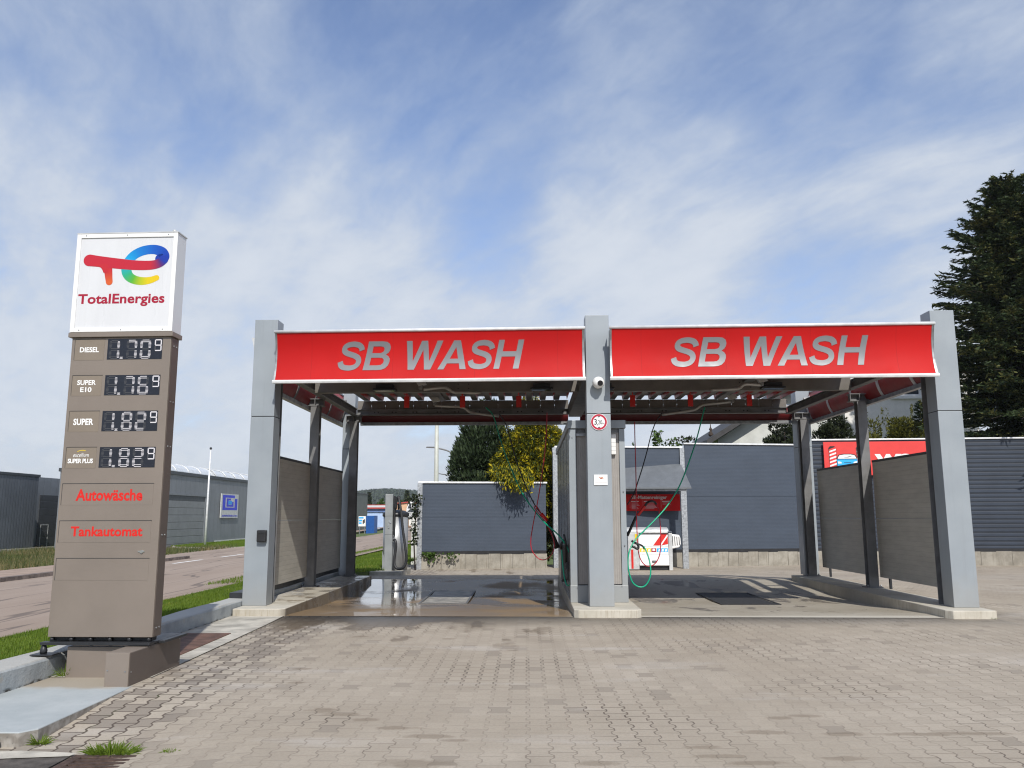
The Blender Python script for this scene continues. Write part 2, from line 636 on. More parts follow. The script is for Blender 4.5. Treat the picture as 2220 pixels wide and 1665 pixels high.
# ------------------------------------------------------------------ lettering
def text_geo(txt, bold=0.0, shear=0.0, res=3, spacing=1.0):
    cu = bpy.data.curves.new('t', 'FONT')
    cu.body = txt
    cu.offset = bold
    cu.shear = shear
    cu.resolution_u = res
    cu.fill_mode = 'FRONT'
    cu.space_character = spacing
    ob = bpy.data.objects.new('t', cu)
    COL.objects.link(ob)
    dg = bpy.context.evaluated_depsgraph_get()
    dg.update()
    me = bpy.data.meshes.new_from_object(ob.evaluated_get(dg))
    vs = np.array([v.co[:] for v in me.vertices])[:, :2]
    fs = [tuple(p.vertices) for p in me.polygons]
    bpy.data.objects.remove(ob)
    bpy.data.curves.remove(cu)
    bpy.data.meshes.remove(me)
    mn, mx = vs.min(0), vs.max(0)
    return (vs - mn) / (mx - mn), fs, (mx - mn)


def text_on(name, txt, m, parent, fn, bold=0.0, shear=0.0, zcuts=0, res=3, spacing=1.0, geo=None):
    """fn(u,v) in 0..1 -> world point on the face that carries the words"""
    vs, fs, _ = geo or text_geo(txt, bold, shear, res, spacing)
    if zcuts:
        bm = bmesh.new()
        bv = [bm.verts.new((q[0], q[1], 0)) for q in vs]
        for f in fs:
            try:
                bm.faces.new([bv[i] for i in f])
            except ValueError:
                pass
        for k in range(1, zcuts):
            bmesh.ops.bisect_plane(bm, geom=bm.verts[:] + bm.edges[:] + bm.faces[:], plane_co=(0, k / zcuts, 0), plane_no=(0, 1, 0))
        bm.verts.index_update()
        vs = [(v.co.x, v.co.y) for v in bm.verts]
        fs = [tuple(v.index for v in f.verts) for f in bm.faces]
        bm.free()
    b = MB()
    b.add([fn(q[0], q[1]) for q in vs], fs, bool(zcuts))
    return b.build(name, m, parent, flip_fix=False)


def flat(x0, x1, z0, z1, y, sk=0.0):
    return lambda u, v: (x0 + (x1 - x0) * u, y + sk * (x1 - x0) * (u - 0.5), z0 + (z1 - z0) * v)


def word_geo(word):
    """bold grotesque capitals drawn as outlines"""
    Spts = [(.79, .70), (.745, .80), (.65, .875), (.50, .91), (.40, .91), (.26, .885), (.165, .815), (.16, .705), (.235, .625), (.40, .565), (.56, .515), (.69, .44), (.745, .335), (.735, .225), (.66, .135), (.52, .088), (.40, .088), (.25, .115), (.15, .19), (.095, .31)]
    c = catmull([Vector((a, b_, 0)) for a, b_ in Spts], 5)
    le, ri = [], []
    for i, p in enumerate(c):
        d = (c[min(i + 1, len(c) - 1)] - c[max(i - 1, 0)]).normalized()
        n = Vector((-d.y, d.x, 0)) * 0.092
        le.append((p + n)[:2])
        ri.append((p - n)[:2])
    G = {'S': (0.88, [le + ri[::-1]]),
         'B': (0.90, [[(0, 0), (0, 1), (.50, 1), (.66, .98), (.77, .91), (.82, .80), (.82, .70), (.78, .61), (.70, .545), (.80, .49), (.87, .40), (.885, .29), (.86, .16), (.78, .06), (.66, .01), (.52, 0)],
                      [(.2, .83), (.2, .60), (.46, .60), (.55, .615), (.60, .66), (.61, .72), (.60, .77), (.55, .815), (.46, .83)],
                      [(.2, .44), (.2, .17), (.48, .17), (.60, .185), (.66, .24), (.675, .305), (.66, .37), (.60, .425), (.48, .44)]]),
         'W': (1.30, [[(0, 1), (.205, 1), (.36, .30), (.54, 1), (.76, 1), (.94, .30), (1.095, 1), (1.30, 1), (1.05, 0), (.83, 0), (.65, .70), (.47, 0), (.25, 0)]]),
         'A': (1.0, [[(0, 0), (.38, 1), (.62, 1), (1, 0), (.785, 0), (.71, .21), (.29, .21), (.215, 0)], [(.355, .375), (.645, .375), (.5, .78)]]),
         'H': (0.88, [[(0, 0), (0, 1), (.2, 1), (.2, .61), (.68, .61), (.68, 1), (.88, 1), (.88, 0), (.68, 0), (.68, .43), (.2, .43), (.2, 0)]])}
    cu = bpy.data.curves.new('w', 'CURVE')
    cu.dimensions = '2D'
    cu.fill_mode = 'FRONT'
    x = 0.0
    for ch in word:
        if ch == ' ':
            x += 0.36
            continue
        w_, polys = G[ch]
        for pl_ in polys:
            sp = cu.splines.new('POLY')
            sp.points.add(len(pl_) - 1)
            for q, (a, b_) in zip(sp.points, pl_):
                q.co = (x + a + 0.21 * b_, b_, 0, 1)
            sp.use_cyclic_u = True
        x += w_ + (0.09 if ch not in 'WA' else 0.0)
    ob = bpy.data.objects.new('w', cu)
    COL.objects.link(ob)
    dg = bpy.context.evaluated_depsgraph_get()
    dg.update()
    me = bpy.data.meshes.new_from_object(ob.evaluated_get(dg))
    vs = np.array([v.co[:] for v in me.vertices])[:, :2]
    fs = [tuple(p.vertices) for p in me.polygons]
    bpy.data.objects.remove(ob)
    bpy.data.curves.remove(cu)
    bpy.data.meshes.remove(me)
    mn, mx = vs.min(0), vs.max(0)
    return (vs - mn) / (mx - mn), fs, mx - mn

# ------------------------------------------------------------------ terrain, paving, road
def lerp_tab(x, tab):
    for (a, za), (b, zb) in zip(tab, tab[1:]):
        if x <= b:
            return za + (zb - za) * max(0.0, min(1.0, (x - a) / (b - a)))
    return tab[-1][1]


def yard(y):
    return lerp_tab(y, [(21.0, 0.0), (27.0, -0.30)])


def gh(x, y):
    zz = lerp_tab(x, [(-28.0, -1.10), (-18.5, -0.70), (-7.3, -0.10), (-5.4, 0.12), (-4.95, 0.17)])
    return zz + yard(y) * max(0.0, min(1.0, (x + 8.0) / 3.0))


def pave_z(x, y):
    if 13.4 < y < 20.85 and -4.68 < x < 7.04:
        return -0.5
    s = max(0.0, min(1.0, (7.9 - y) / 1.9)) * max(0.0, min(1.0, (-1.6 - x) / 1.6))
    return yard(y) - 0.105 * s * s * (3 - 2 * s)


# the ground sheet reaching the horizon
xs = [-3000, -1200, -500, -200, -100, -60, -44, -36, -31, -28, -25, -22, -18.6, -16, -13, -10, -7.4, -6.8, -6.2, -5.6, -5.2, -4.9, -4.85, 0, 8, 18, 30, 60, 120, 300, 1000, 3000]
ys = [-60, -20, -5, 0, 4, 8, 12, 16, 20, 21, 22, 23, 24, 25, 26, 27, 30, 36, 44, 54, 66, 80, 100, 140, 200, 300, 500, 900, 1600, 3500]
b = MB()


def gpt(x, y):
    z = gh(x, y) if x < -4.87 else -0.5
    return (x, y, z - (0.012 if x < -4.87 else 0))


b.add([gpt(x, y) for y in ys for x in xs], [(j * len(xs) + i, j * len(xs) + i + 1, (j + 1) * len(xs) + i + 1, (j + 1) * len(xs) + i) for j in range(len(ys) - 1) for i in range(len(xs) - 1)])


def c_ground(m, bs, o, x, y, z):
    n = noise(o, 0.9, 6, 0.65)
    n2_ = noise(o, 12.0, 4, 0.6)
    c = mix(n.ss(0.3, 0.7), (0.055, 0.090, 0.016), (0.105, 0.140, 0.026))
    c = mix((n2_.ss(0.55, 0.75)) * 0.5, c, (0.14, 0.12, 0.05))
    link(c, bs.inputs['Base Color'])


M['ground'] = mat('meadow_ground', (0.08, 0.11, 0.02), 0.95, 0, 0.1, 1.0, custom=c_ground)
struct(b.build('ground', 'ground'))

STAINS = [(330, 1245, .16, .10), (700, 1540, .13, .09), (745, 1548, .14, .06), (790, 1560, .10, .05), (860, 1578, .16, .06), (932, 1597, .18, .06),
          (985, 1605, .12, .05), (905, 1655, .22, .10), (1298, 1655, .14, .06), (640, 1480, .10, .05), (1745, 1552, .14, .05), (1690, 1556, .12, .05),
          (1660, 1588, .18, .06), (1830, 1592, .17, .06), (1520, 1620, .12, .05), (1565, 1640, .16, .05), (1640, 1655, .2, .05), (1835, 1645, .15, .06),
          (1990, 1592, .3, .05), (2110, 1590, .3, .05), (600, 1395, .12, .05), (655, 1450, .1, .05), (975, 1385, .10, .05), (1110, 1410, .08, .05), (780, 1380, .1, .1)]


def c_paving(m, bs, o, x, y, z):
    p = 0.155
    xx = x / p + y * 0.02
    par = lambda k: (k * 0.5).fract() * 2.0                       # 0 even, 1 odd
    tri = ((y / 0.2).fract() - 0.5).abs() * 4.0 - 1.0              # +1 at a stone end, -1 at its waist
    t = (tri * 2.5).max(-1.0).min(1.0)
    k = (xx + 0.5).floor()
    disp = (par(k) * -2.0 + 1.0) * t * 0.095
    off = xx - k - disp
    side = off.abs() * p
    colm = k - off.lt(0.0)
    yy = y / 0.2 + (1.0 - par(colm.abs())) * 0.5
    cross = ((yy + 0.5).fract() - 0.5).abs() * 0.2
    row = (yy + 0.5).floor()
    jd = side.min(cross * 1.15)
    wn = node('ShaderNodeTexWhiteNoise', noise_dimensions='2D')
    row2 = (yy).floor()
    link(vec(colm, row2), wn.inputs['Vector'])
    rnd = X(wn.outputs[0])
    big = noise(o, 0.33, 4, 0.55)
    mid = noise(o, 1.7, 5, 0.6)
    fine = noise(o, 42.0, 4, 0.7)
    grit = noise(o, 170.0, 2, 0.6)
    base = mix(big.ss(0.3, 0.7), (0.36, 0.308, 0.238), (0.445, 0.390, 0.315))
    base = mix(rnd * 0.38, base, (0.285, 0.242, 0.188))
    base = mix(rnd.ss(0.95, 0.97) * 0.4, base, (0.20, 0.172, 0.14))
    base = mix(noise(vec(x * 1.1 + y * 0.25, y * 0.16), 0.8, 4, 0.55).ss(0.56, 0.68) * 0.28, base, (0.255, 0.215, 0.168))
    # the worn border strip on the left, stones of very different tone
    edge = (x + y * 0.012).ss(-2.35, -3.0)
    base = mix(edge * rnd.ss(0.45, 0.55) * 0.55, base, (0.15, 0.128, 0.11))
    base = mix(edge * rnd.ss(0.35, 0.1) * 0.4, base, (0.40, 0.36, 0.29))
    base = mix(mid.ss(0.42, 0.75) * 0.35, base, (0.285, 0.242, 0.188))
    base = mix(noise(vec(x * 0.4, y * 1.4), 1.1, 4).ss(0.56, 0.72) * 0.45, base, (0.50, 0.465, 0.42))
    base = mix(fine.ss(0.35, 0.75) * 0.3, base, (0.2, 0.17, 0.145))
    base = mix(grit.ss(0.62, 0.78) * 0.35, base, (0.48, 0.45, 0.41))
    # joints: earth in some, pale sand in others
    jn = noise(o, 0.62, 3).ss(0.42, 0.6) * (1.0 - edge)
    jcol = mix(jn, (0.07, 0.05, 0.036), (0.30, 0.25, 0.195))
    jw = noise(o, 0.8, 3).ss(0.25, 0.7) * 0.006 + 0.0045 + edge * 0.0045
    joint = 1.0 - X.m('DIVIDE', jd, jw, clamp=True)
    joint = joint.ss(0.0, 0.6)
    vis = (noise(o, 0.42, 5, 0.65).ss(0.40, 0.64) * 0.9 + 0.10).max(edge * 0.95)
    # wet run-off in front of the left bay
    wet_n = noise(vec(x * 1.0, y * 0.35), 1.9, 5, 0.6)
    reach = (y - 11.0) / 2.2 + (wet_n - 0.5) * 2.4
    wet = reach.ss(0.35, 0.62) * x.ss(-4.3, -3.4) * x.ss(-0.2, -1.6) * y.ss(13.3, 13.15)
    drip = wet_n.ss(0.57, 0.62) * y.ss(9.6, 11.4) * x.ss(-3.6, -3.0) * x.ss(0.6, -0.2)
    wet = wet.max(drip * 0.9)
    spot = None
    wob = (noise(o, 7.0, 5, 0.65) - 0.5) * 2.2
    for (u, v, rx, ry) in STAINS:
        q = atz(u, v, 0.0)
        d = X.m('SQRT', X.m('POWER', (x - q.x) / rx, 2.0) + X.m('POWER', (y - q.y) / ry, 2.0)) + wob
        s_ = d.ss(1.25, 0.55)
        spot = s_ if spot is None else spot.max(s_)
    dark = wet.max(spot * 0.5)
    col = mix(joint * vis * 0.9, base, jcol)
    col = mix(dark * 0.78, col, (0.125, 0.088, 0.052))
    moss = noise(o, 3.0, 4).ss(0.6, 0.72) * joint * edge
    col = mix(moss * 0.8, col, (0.05, 0.07, 0.015))
    link(col, bs.inputs['Base Color'])
    link(wet * -0.42 + 0.82, bs.inputs['Roughness'])
    h = jd.ss(0.0, 0.007) + fine * 0.25 + rnd * 0.3
    bump_to(bs, h, 0.55, 0.006)


M['paving'] = mat('interlocking_paving', (0.3, 0.27, 0.23), 0.85, 0, 0, custom=c_paving)
pxs = [-7.0, -5.6, -4.7, -4.2, -3.9] + [-3.7 + 0.3 * i for i in range(9)] + [-0.8, 1, 4, 7.03, 7.06, 8, 14, 22, 30]
pys = [-12, 0, 3, 4.5, 5.2] + [5.6 + 0.28 * i for i in range(10)] + [8.6, 10, 12, 13.38, 13.42, 14, 17, 20.8, 20.87, 21, 22.5, 24, 25.5, 27, 32.5]
b = MB()
nx = len(pxs)


def ppt(x, y):
    x2 = x
    if y > 9 and x < -3.9:
        x2 = max(x, -4.72)
    return (x2, y, pave_z(x2, y))


b.add([ppt(x, y) for y in pys for x in pxs], [(j * nx + i, j * nx + i + 1, (j + 1) * nx + i + 1, (j + 1) * nx + i) for j in range(len(pys) - 1) for i in range(nx - 1)], True)
struct(b.build('paving', 'paving'))


# bay floors: two concrete slabs
def c_bay(m, bs, o, x, y, z):
    n = noise(o, 0.8, 6, 0.6)
    f = noise(o, 30, 4, 0.6)
    c = mix(n.ss(0.3, 0.7), (0.315, 0.278, 0.218), (0.40, 0.366, 0.305))
    c = mix(f.ss(0.4, 0.8) * 0.3, c, (0.22, 0.195, 0.155))
    rim = y.ss(13.38, 13.30)
    c = mix(rim * 0.7, c, (0.55, 0.52, 0.45))
    wn = noise(vec(x * 0.8, y * 0.5), 0.9, 5, 0.55)
    left = x.ss(0.8, 0.5)
    wet = left * ((wn - 0.5) * 0.9 + (1.0 - x.ss(-2.6, 0.9)) * 0.35 + 0.72).ss(0.30, 0.75) * y.ss(13.12, 13.3)
    # thin wet patches and dark runs on the right
    spots = noise(vec(x * 1.0, y * 0.55), 1.35, 6, 0.62, 0.9).ss(0.55, 0.60) * x.ss(1.6, 2.4) * y.ss(13.7, 14.2) * x.ss(6.2, 5.6)
    c = mix(left * 0.55, c, (0.25, 0.175, 0.098))
    c = mix(wet * 0.7, c, (0.23, 0.145, 0.066))
    c = mix(spots * 0.75, c, (0.085, 0.068, 0.052))
    crack = (noise(o, 1.4, 3) - 0.5).abs().ss(0.006, 0.0) * (1.0 - left)
    c = mix(crack * 0.4, c, (0.1, 0.08, 0.06))
    link(c, bs.inputs['Base Color'])
    puddle = (wet * (y.ss(14.2, 17.0) * 0.6 + 0.4) * (noise(o, 1.0, 4, 0.5) - x.ss(-1.4, 0.5) * 0.13).ss(0.28, 0.50)).max(spots * 0.12)
    link(puddle * -0.62 + 0.72 - left * 0.04, bs.inputs['Roughness'])
    bs.inputs['Specular IOR Level'].default_value = 0.5
    link(puddle * 0.9, bs.inputs['Coat Weight'])
    bs.inputs['Coat Roughness'].default_value = 0.035
    bs.inputs['Coat IOR'].default_value = 1.36
    bump_to(bs, f * (1.0 - puddle * 0.8) + noise(o, 2.2, 2) * 0.7, 0.3, 0.006)


M['bay'] = mat('bay_concrete', (0.3, 0.27, 0.21), 0.8, 0, 0, custom=c_bay)
YF = lambda x: 13.51 - 0.0273 * (x - 1.2)                       # front face of the posts; the front runs slightly askew
b = MB()
for x0, x1 in ((-3.9, 0.72), (1.72, 6.34)):
    prof_b = [(None, 0.005), (13.6, 0.004), (14.4, -0.03), (15.4, -0.075), (16.5, -0.10), (17.8, -0.10), (19.2, -0.05), (20.3, 0.0), (20.95, 0.005)]
    b.add([(x, (YF(x) - 0.32 if yy is None else yy), zz) for yy, zz in prof_b for x in (x0, x1)], [(2 * i, 2 * i + 1, 2 * i + 3, 2 * i + 2) for i in range(8)], True)
struct(b.build('bay_floor', 'bay', flip_fix=False))

# concrete strip along the low wall, and the raised grey slab near the drain
b = MB()
b.add([(-4.7, 8.3, 0.011), (-3.68, 8.3, 0.011), (-3.8, 12.2, 0.011), (-3.86, 13.3, 0.011), (-4.7, 13.3, 0.011)], [(0, 1, 2, 3, 4)])
struct(b.build('concrete_strip', 'concrete', flip_fix=False))


def c_slab(m, bs, o, x, y, z):
    n = noise(o, 2.0, 5, 0.6)
    c = mix(n.ss(0.3, 0.75), (0.33, 0.365, 0.375), (0.42, 0.45, 0.455))
    worn = (y + (noise(o, 2.5, 4) - 0.5) * 0.5).ss(7.72, 7.9)
    c = mix(worn, c, (0.34, 0.30, 0.24))
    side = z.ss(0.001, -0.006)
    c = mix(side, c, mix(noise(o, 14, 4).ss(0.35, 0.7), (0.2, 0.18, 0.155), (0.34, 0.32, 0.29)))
    c = mix(noise(o, 26, 3).ss(0.70, 0.76) * 0.7, c, (0.1, 0.1, 0.1))
    link(c, bs.inputs['Base Color'])
    bump_to(bs, noise(o, 50, 4), 0.25, 0.006)


M['slab'] = mat('painted_slab', (0.36, 0.4, 0.42), 0.8, 0, 0, custom=c_slab)
b = MB()
b.prism([(-4.72, 6.25), (-3.72, 6.25), (-3.64, 6.36), (-3.69, 8.6), (-4.72, 8.6)], 'z', -0.22, 0.006)
struct(b.build('grey_slab', 'slab', bevel=0.008))


def c_road(m, bs, o, x, y, z):
    n = noise(vec(x * 1.0, y * 0.25), 0.5, 6, 0.6)
    f = noise(o, 40, 3, 0.6)
    c = mix(n.ss(0.3, 0.7), (0.29, 0.222, 0.172), (0.35, 0.275, 0.22))
    c = mix(f.ss(0.3, 0.8) * 0.25, c, (0.2, 0.155, 0.135))
    seam = (noise(vec(x * 0.55, y * 0.06), 0.9, 2) - 0.5).abs().ss(0.010, 0.003)
    c = mix(seam * 0.6, c, (0.07, 0.055, 0.05))
    link(c, bs.inputs['Base Color'])


M['road'] = mat('reddish_asphalt', (0.3, 0.22, 0.19), 0.9, 0, 0, custom=c_road)
b = MB()
rx = [-18.5, -16, -13, -10, -7.3]
ry = [-40, -10, 0, 10, 20, 30, 45, 60, 80, 100, 130, 170, 230]
bend = lambda y: 0.0 if y < 70 else -(y - 70) ** 2 * 0.0006
b.add([(x + bend(y), y, gh(x, min(y, 20)) + 0.004) for y in ry for x in rx], [(j * 5 + i, j * 5 + i + 1, (j + 1) * 5 + i + 1, (j + 1) * 5 + i) for j in range(len(ry) - 1) for i in range(4)])
# yard entrance in front of the grey hall, up to its gate
b.add([(-31.2, 50, -1.09), (-28, 50, -1.09), (-18.5, 46, -0.695), (-18.5, 66, -0.695), (-23.3, 68, -0.895), (-28.1, 67.1, -1.09), (-31.2, 72.5, -1.09)], [(0, 1, 2, 3, 4, 5, 6)])
struct(b.build('road', 'road', flip_fix=False))
M['marking'] = mat('road_marking', (0.75, 0.75, 0.73), 0.7, 0, 0.08, 3)
b = MB()
for (y0, y1) in ((38.6, 42.0), (44.6, 48.0), (51.0, 54.5), (57.5, 61), (64, 67.5)):
    x0 = -16.45
    zz = gh(x0, 20) + 0.009
    b.quad((x0 - 0.09, y0, zz), (x0 + 0.09, y0, zz), (x0 + 0.09, y1, zz), (x0 - 0.09, y1, zz))
struct(b.build('road_marking', 'marking', flip_fix=False))
# pavement on the far side of the road with its kerb
M['path'] = mat('tan_path', (0.33, 0.245, 0.19), 0.9, 0, 0.08, 1.0, 0.2, 40)
M['kerb'] = mat('kerb_stone', (0.16, 0.13, 0.115), 0.9, 0, 0.25, 3.0, 0.5, 12)
b = MB()
b.add([(-23.6, 2, -0.80), (-18.75, 2, -0.57), (-18.75, 45, -0.57), (-23.6, 48, -0.80)], [(0, 1, 2, 3)])
b.add([(-23.0, 69, -0.76), (-21.2, 69, -0.70), (-30.5, 190, -0.70), (-32.5, 190, -0.75)], [(0, 1, 2, 3)])
struct(b.build('footpath', 'path', flip_fix=False))
b = MB()
b.box(-18.76, -18.5, 2, 45.5, -0.9, -0.55)
b.box(-21.2, -20.9, 69, 95, -0.9, -0.66)
struct(b.build('kerb', 'kerb'))
b = MB()
isl = [(-30.9, 72.6), (-29.6, 69.2), (-28.1, 67.1), (-25.5, 66.6), (-23.3, 68.0), (-22.6, 70), (-23.6, 92), (-30.9, 96)]
b.prism(isl, 'z', -1.3, -0.92)
M['turf'] = mat('lawn', (0.095, 0.15, 0.02), 0.95, 0, 0.2, 1.3, 0.5, 6)
struct(b.build('lawn_island', 'turf', bevel=0.08))
b = MB()
b.tube([(x, y, -0.98) for x, y in isl[:6]], 0.12, 6)
struct(b.build('lawn_kerb', 'concrete'))


# ------------------------------------------------------------------ low wall beside the yard
def c_lowwall(m, bs, o, x, y, z):
    n = noise(o, 3.0, 6, 0.65)
    c = mix(n.ss(0.3, 0.7), (0.26, 0.285, 0.30), (0.36, 0.385, 0.395))
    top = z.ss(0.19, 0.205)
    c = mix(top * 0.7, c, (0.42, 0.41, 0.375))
    worn = noise(o, 6.0, 6, 0.7).ss(0.60, 0.68)
    c = mix(worn * 0.55, c, (0.37, 0.33, 0.27))
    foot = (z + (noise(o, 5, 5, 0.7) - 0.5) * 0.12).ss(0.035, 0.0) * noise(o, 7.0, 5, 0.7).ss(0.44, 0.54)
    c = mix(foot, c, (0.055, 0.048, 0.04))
    link(c, bs.inputs['Base Color'])
    bump_to(bs, noise(o, 14, 6, 0.7) - foot, 0.6, 0.02)


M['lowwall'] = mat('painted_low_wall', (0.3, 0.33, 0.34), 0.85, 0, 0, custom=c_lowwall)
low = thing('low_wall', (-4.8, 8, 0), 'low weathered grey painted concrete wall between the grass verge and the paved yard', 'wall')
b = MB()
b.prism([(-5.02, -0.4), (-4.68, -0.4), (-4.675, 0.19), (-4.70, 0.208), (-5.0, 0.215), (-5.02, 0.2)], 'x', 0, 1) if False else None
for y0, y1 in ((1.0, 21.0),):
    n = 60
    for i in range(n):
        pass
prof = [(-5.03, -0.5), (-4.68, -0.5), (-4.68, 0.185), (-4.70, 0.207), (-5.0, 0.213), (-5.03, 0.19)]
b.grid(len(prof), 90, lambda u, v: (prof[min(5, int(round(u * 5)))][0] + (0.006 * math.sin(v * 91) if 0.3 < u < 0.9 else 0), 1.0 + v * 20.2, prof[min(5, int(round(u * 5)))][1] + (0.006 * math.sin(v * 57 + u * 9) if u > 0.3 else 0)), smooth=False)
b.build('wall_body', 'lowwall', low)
b = MB().box(-4.99, -4.72, 14.0, 20.9, 0.20, 0.30)
b.build('dark_rail', 'black_metal', low)


# ------------------------------------------------------------------ concrete islands carrying the wash
def c_island(m, bs, o, x, y, z):
    n = noise(o, 2.5, 5, 0.6)
    c = mix(n.ss(0.3, 0.7), (0.44, 0.41, 0.34), (0.55, 0.515, 0.44))
    str_ = noise(vec(x * 9, y * 9, z * 0.8), 3.0, 5, 0.65).ss(0.48, 0.72)
    c = mix(str_ * z.ss(0.117, 0.105) * 0.55, c, (0.30, 0.245, 0.165))
    c = mix(noise(o, 3.2, 4).ss(0.52, 0.6) * y.ss(13.5, 14.4) * x.ss(-3.0, -3.4) * 0.75, c, (0.2, 0.155, 0.1))
    c = mix(x.ss(-3.0, -3.4) * z.ss(0.118, 0.108) * y.ss(13.15, 13.4) * 0.8, c, (0.12, 0.085, 0.05))
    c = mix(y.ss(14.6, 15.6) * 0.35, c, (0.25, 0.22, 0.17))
    link(c, bs.inputs['Base Color'])
    link(0.85 - x.ss(-3.0, -3.4) * y.ss(14.2, 15.2) * noise(o, 1.6, 3).ss(0.4, 0.55) * 0.6, bs.inputs['Roughness'])
    bump_to(bs, noise(o, 40, 4), 0.25, 0.008)


M['island'] = mat('island_concrete', (0.48, 0.45, 0.37), 0.85, 0, 0, custom=c_island)
for x0, x1, lab in ((-4.66, -3.845, 'left'), (0.68, 1.72, 'middle'), (6.3, 7.02, 'right')):
    y0 = YF((x0 + x1) / 2) - 0.42
    c_ = 0.07
    b = MB().prism([(x0 + (c_ if lab == 'middle' else 0), y0), (x1 - c_, y0), (x1, y0 + c_), (x1, 20.5), (x0, 20.5), (x0, y0 + c_)] if lab != 'right' else
                   [(x0 + c_, y0), (x1, y0), (x1, 20.5), (x0, 20.5), (x0, y0 + c_ * 1.6)], 'z', -0.3, 0.122)
    o = b.build('concrete_plinth', 'island', bevel=0.012)
    tag(o, {'left': 'pale concrete plinth under the left wash post and splash panels, wet on top',
            'middle': 'pale concrete plinth under the middle wash post and the grey machine cabinet',
            'right': 'pale concrete plinth under the right wash post and splash panels'}[lab], 'plinth', 'concrete plinths of the car wash')

# ------------------------------------------------------------------ the car wash itself
wash = thing('car_wash', (1.16, 17.0, 0), 'two-bay self-service car wash with red fascias, grey posts and open roof', 'car wash')
WPOST = 0.392
XL, XC, XR = -4.663, 0.954, 6.600


def clad_post(x, y0, dep, ztop, zj, w=WPOST):
    b = MB()
    b.box(x, x + w, y0, y0 + dep, 0.123, zj - 0.006)
    b.box(x, x + w, y0, y0 + dep, zj + 0.006, ztop)
    o = b.build('post', 'clad', wash, bevel=0.006)
    MB().box(x + 0.008, x + w - 0.008, y0 + 0.008, y0 + dep - 0.008, 0.13, ztop - 0.01).build('post_core', 'clad_dark', o)
    return o


for x in (XL, XC, XR):
    clad_post(x, YF(x), 0.33, 4.872, 3.207)
for x, w in ((XL, 0.30), (XR + 0.05, 0.34)):
    clad_post(x, 20.52, 0.36, 4.70, 3.21, w)


def hcol(x0, x1, y0, y1, z0, z1, par=wash, m='steel_dull', name='column'):
    b = MB()
    t = 0.012
    b.box(x0, x0 + t, y0, y1, z0, z1).box(x1 - t, x1, y0, y1, z0, z1)
    b.box(x0 + t, x1 - t, (y0 + y1) / 2 - 0.005, (y0 + y1) / 2 + 0.005, z0, z1)
    return b.build(name, m, par)


def hcol_y(x0, x1, y0, y1, z0, z1, m='steel_dull', name='column'):
    b = MB()
    t = 0.012
    b.box(x0, x1, y0, y0 + t, z0, z1).box(x0, x1, y1 - t, y1, z0, z1)
    b.box((x0 + x1) / 2 - 0.005, (x0 + x1) / 2 + 0.005, y0 + t, y1 - t, z0, z1)
    return b.build(name, m, wash)


# steel columns: behind the front posts, in the middle of each side and at the back
for x0, yc in ((-4.62, 17.36), (6.75, 17.05), (-4.43, 20.36), (6.62, 20.25)):
    x1 = x0 + 0.19
    c = hcol_y(x0, x1, yc - 0.09, yc + 0.09, 0.14, 3.86)
    MB().box(x0 - 0.07, x1 + 0.07, yc - 0.13, yc + 0.13, 0.123, 0.142).build('base_plate', 'steel_dull', c)
    for sx in (-1, 1):
        MB().lathe([(0.016, 0.14), (0.016, 0.18)], ((x0 + x1) / 2 + sx * 0.13, yc - 0.09, 0), 6).build('bolt', 'steel', c)
    # box bracket on its head
    s = -0.08 if x0 < 0 else 0.0
    b = MB()
    xa, xb = x0 + s - 0.02, x1 + 0.16 + s
    if x0 > 0:
        xa, xb = x0 - 0.14, x1 + 0.06
    b.box(xa, xb, yc - 0.10, yc + 0.10, 3.86, 3.875).box(xa, xb, yc - 0.10, yc + 0.10, 4.005, 4.02)
    b.box(xa, xb, yc - 0.006, yc + 0.006, 3.875, 4.005)
    b.box(xa, xa + 0.012, yc - 0.10, yc - 0.008, 3.875, 4.005).box((xa + xb) / 2 - 0.006, (xa + xb) / 2 + 0.006, yc - 0.10, yc - 0.008, 3.875, 4.005).box(xb - 0.012, xb, yc - 0.10, yc - 0.008, 3.875, 4.005)
    b.build('bracket', 'steel_dull', c)
for x in (XL, XC, XR):
    xa = x + 0.12 if x != XR else x - 0.02
    xa = x + 0.16 if x == XL else (x + 0.1 if x == XC else x + 0.02)
    hcol_y(xa, xa + 0.2, YF(x) + 0.36, YF(x) + 0.54, 0.123, 4.3)

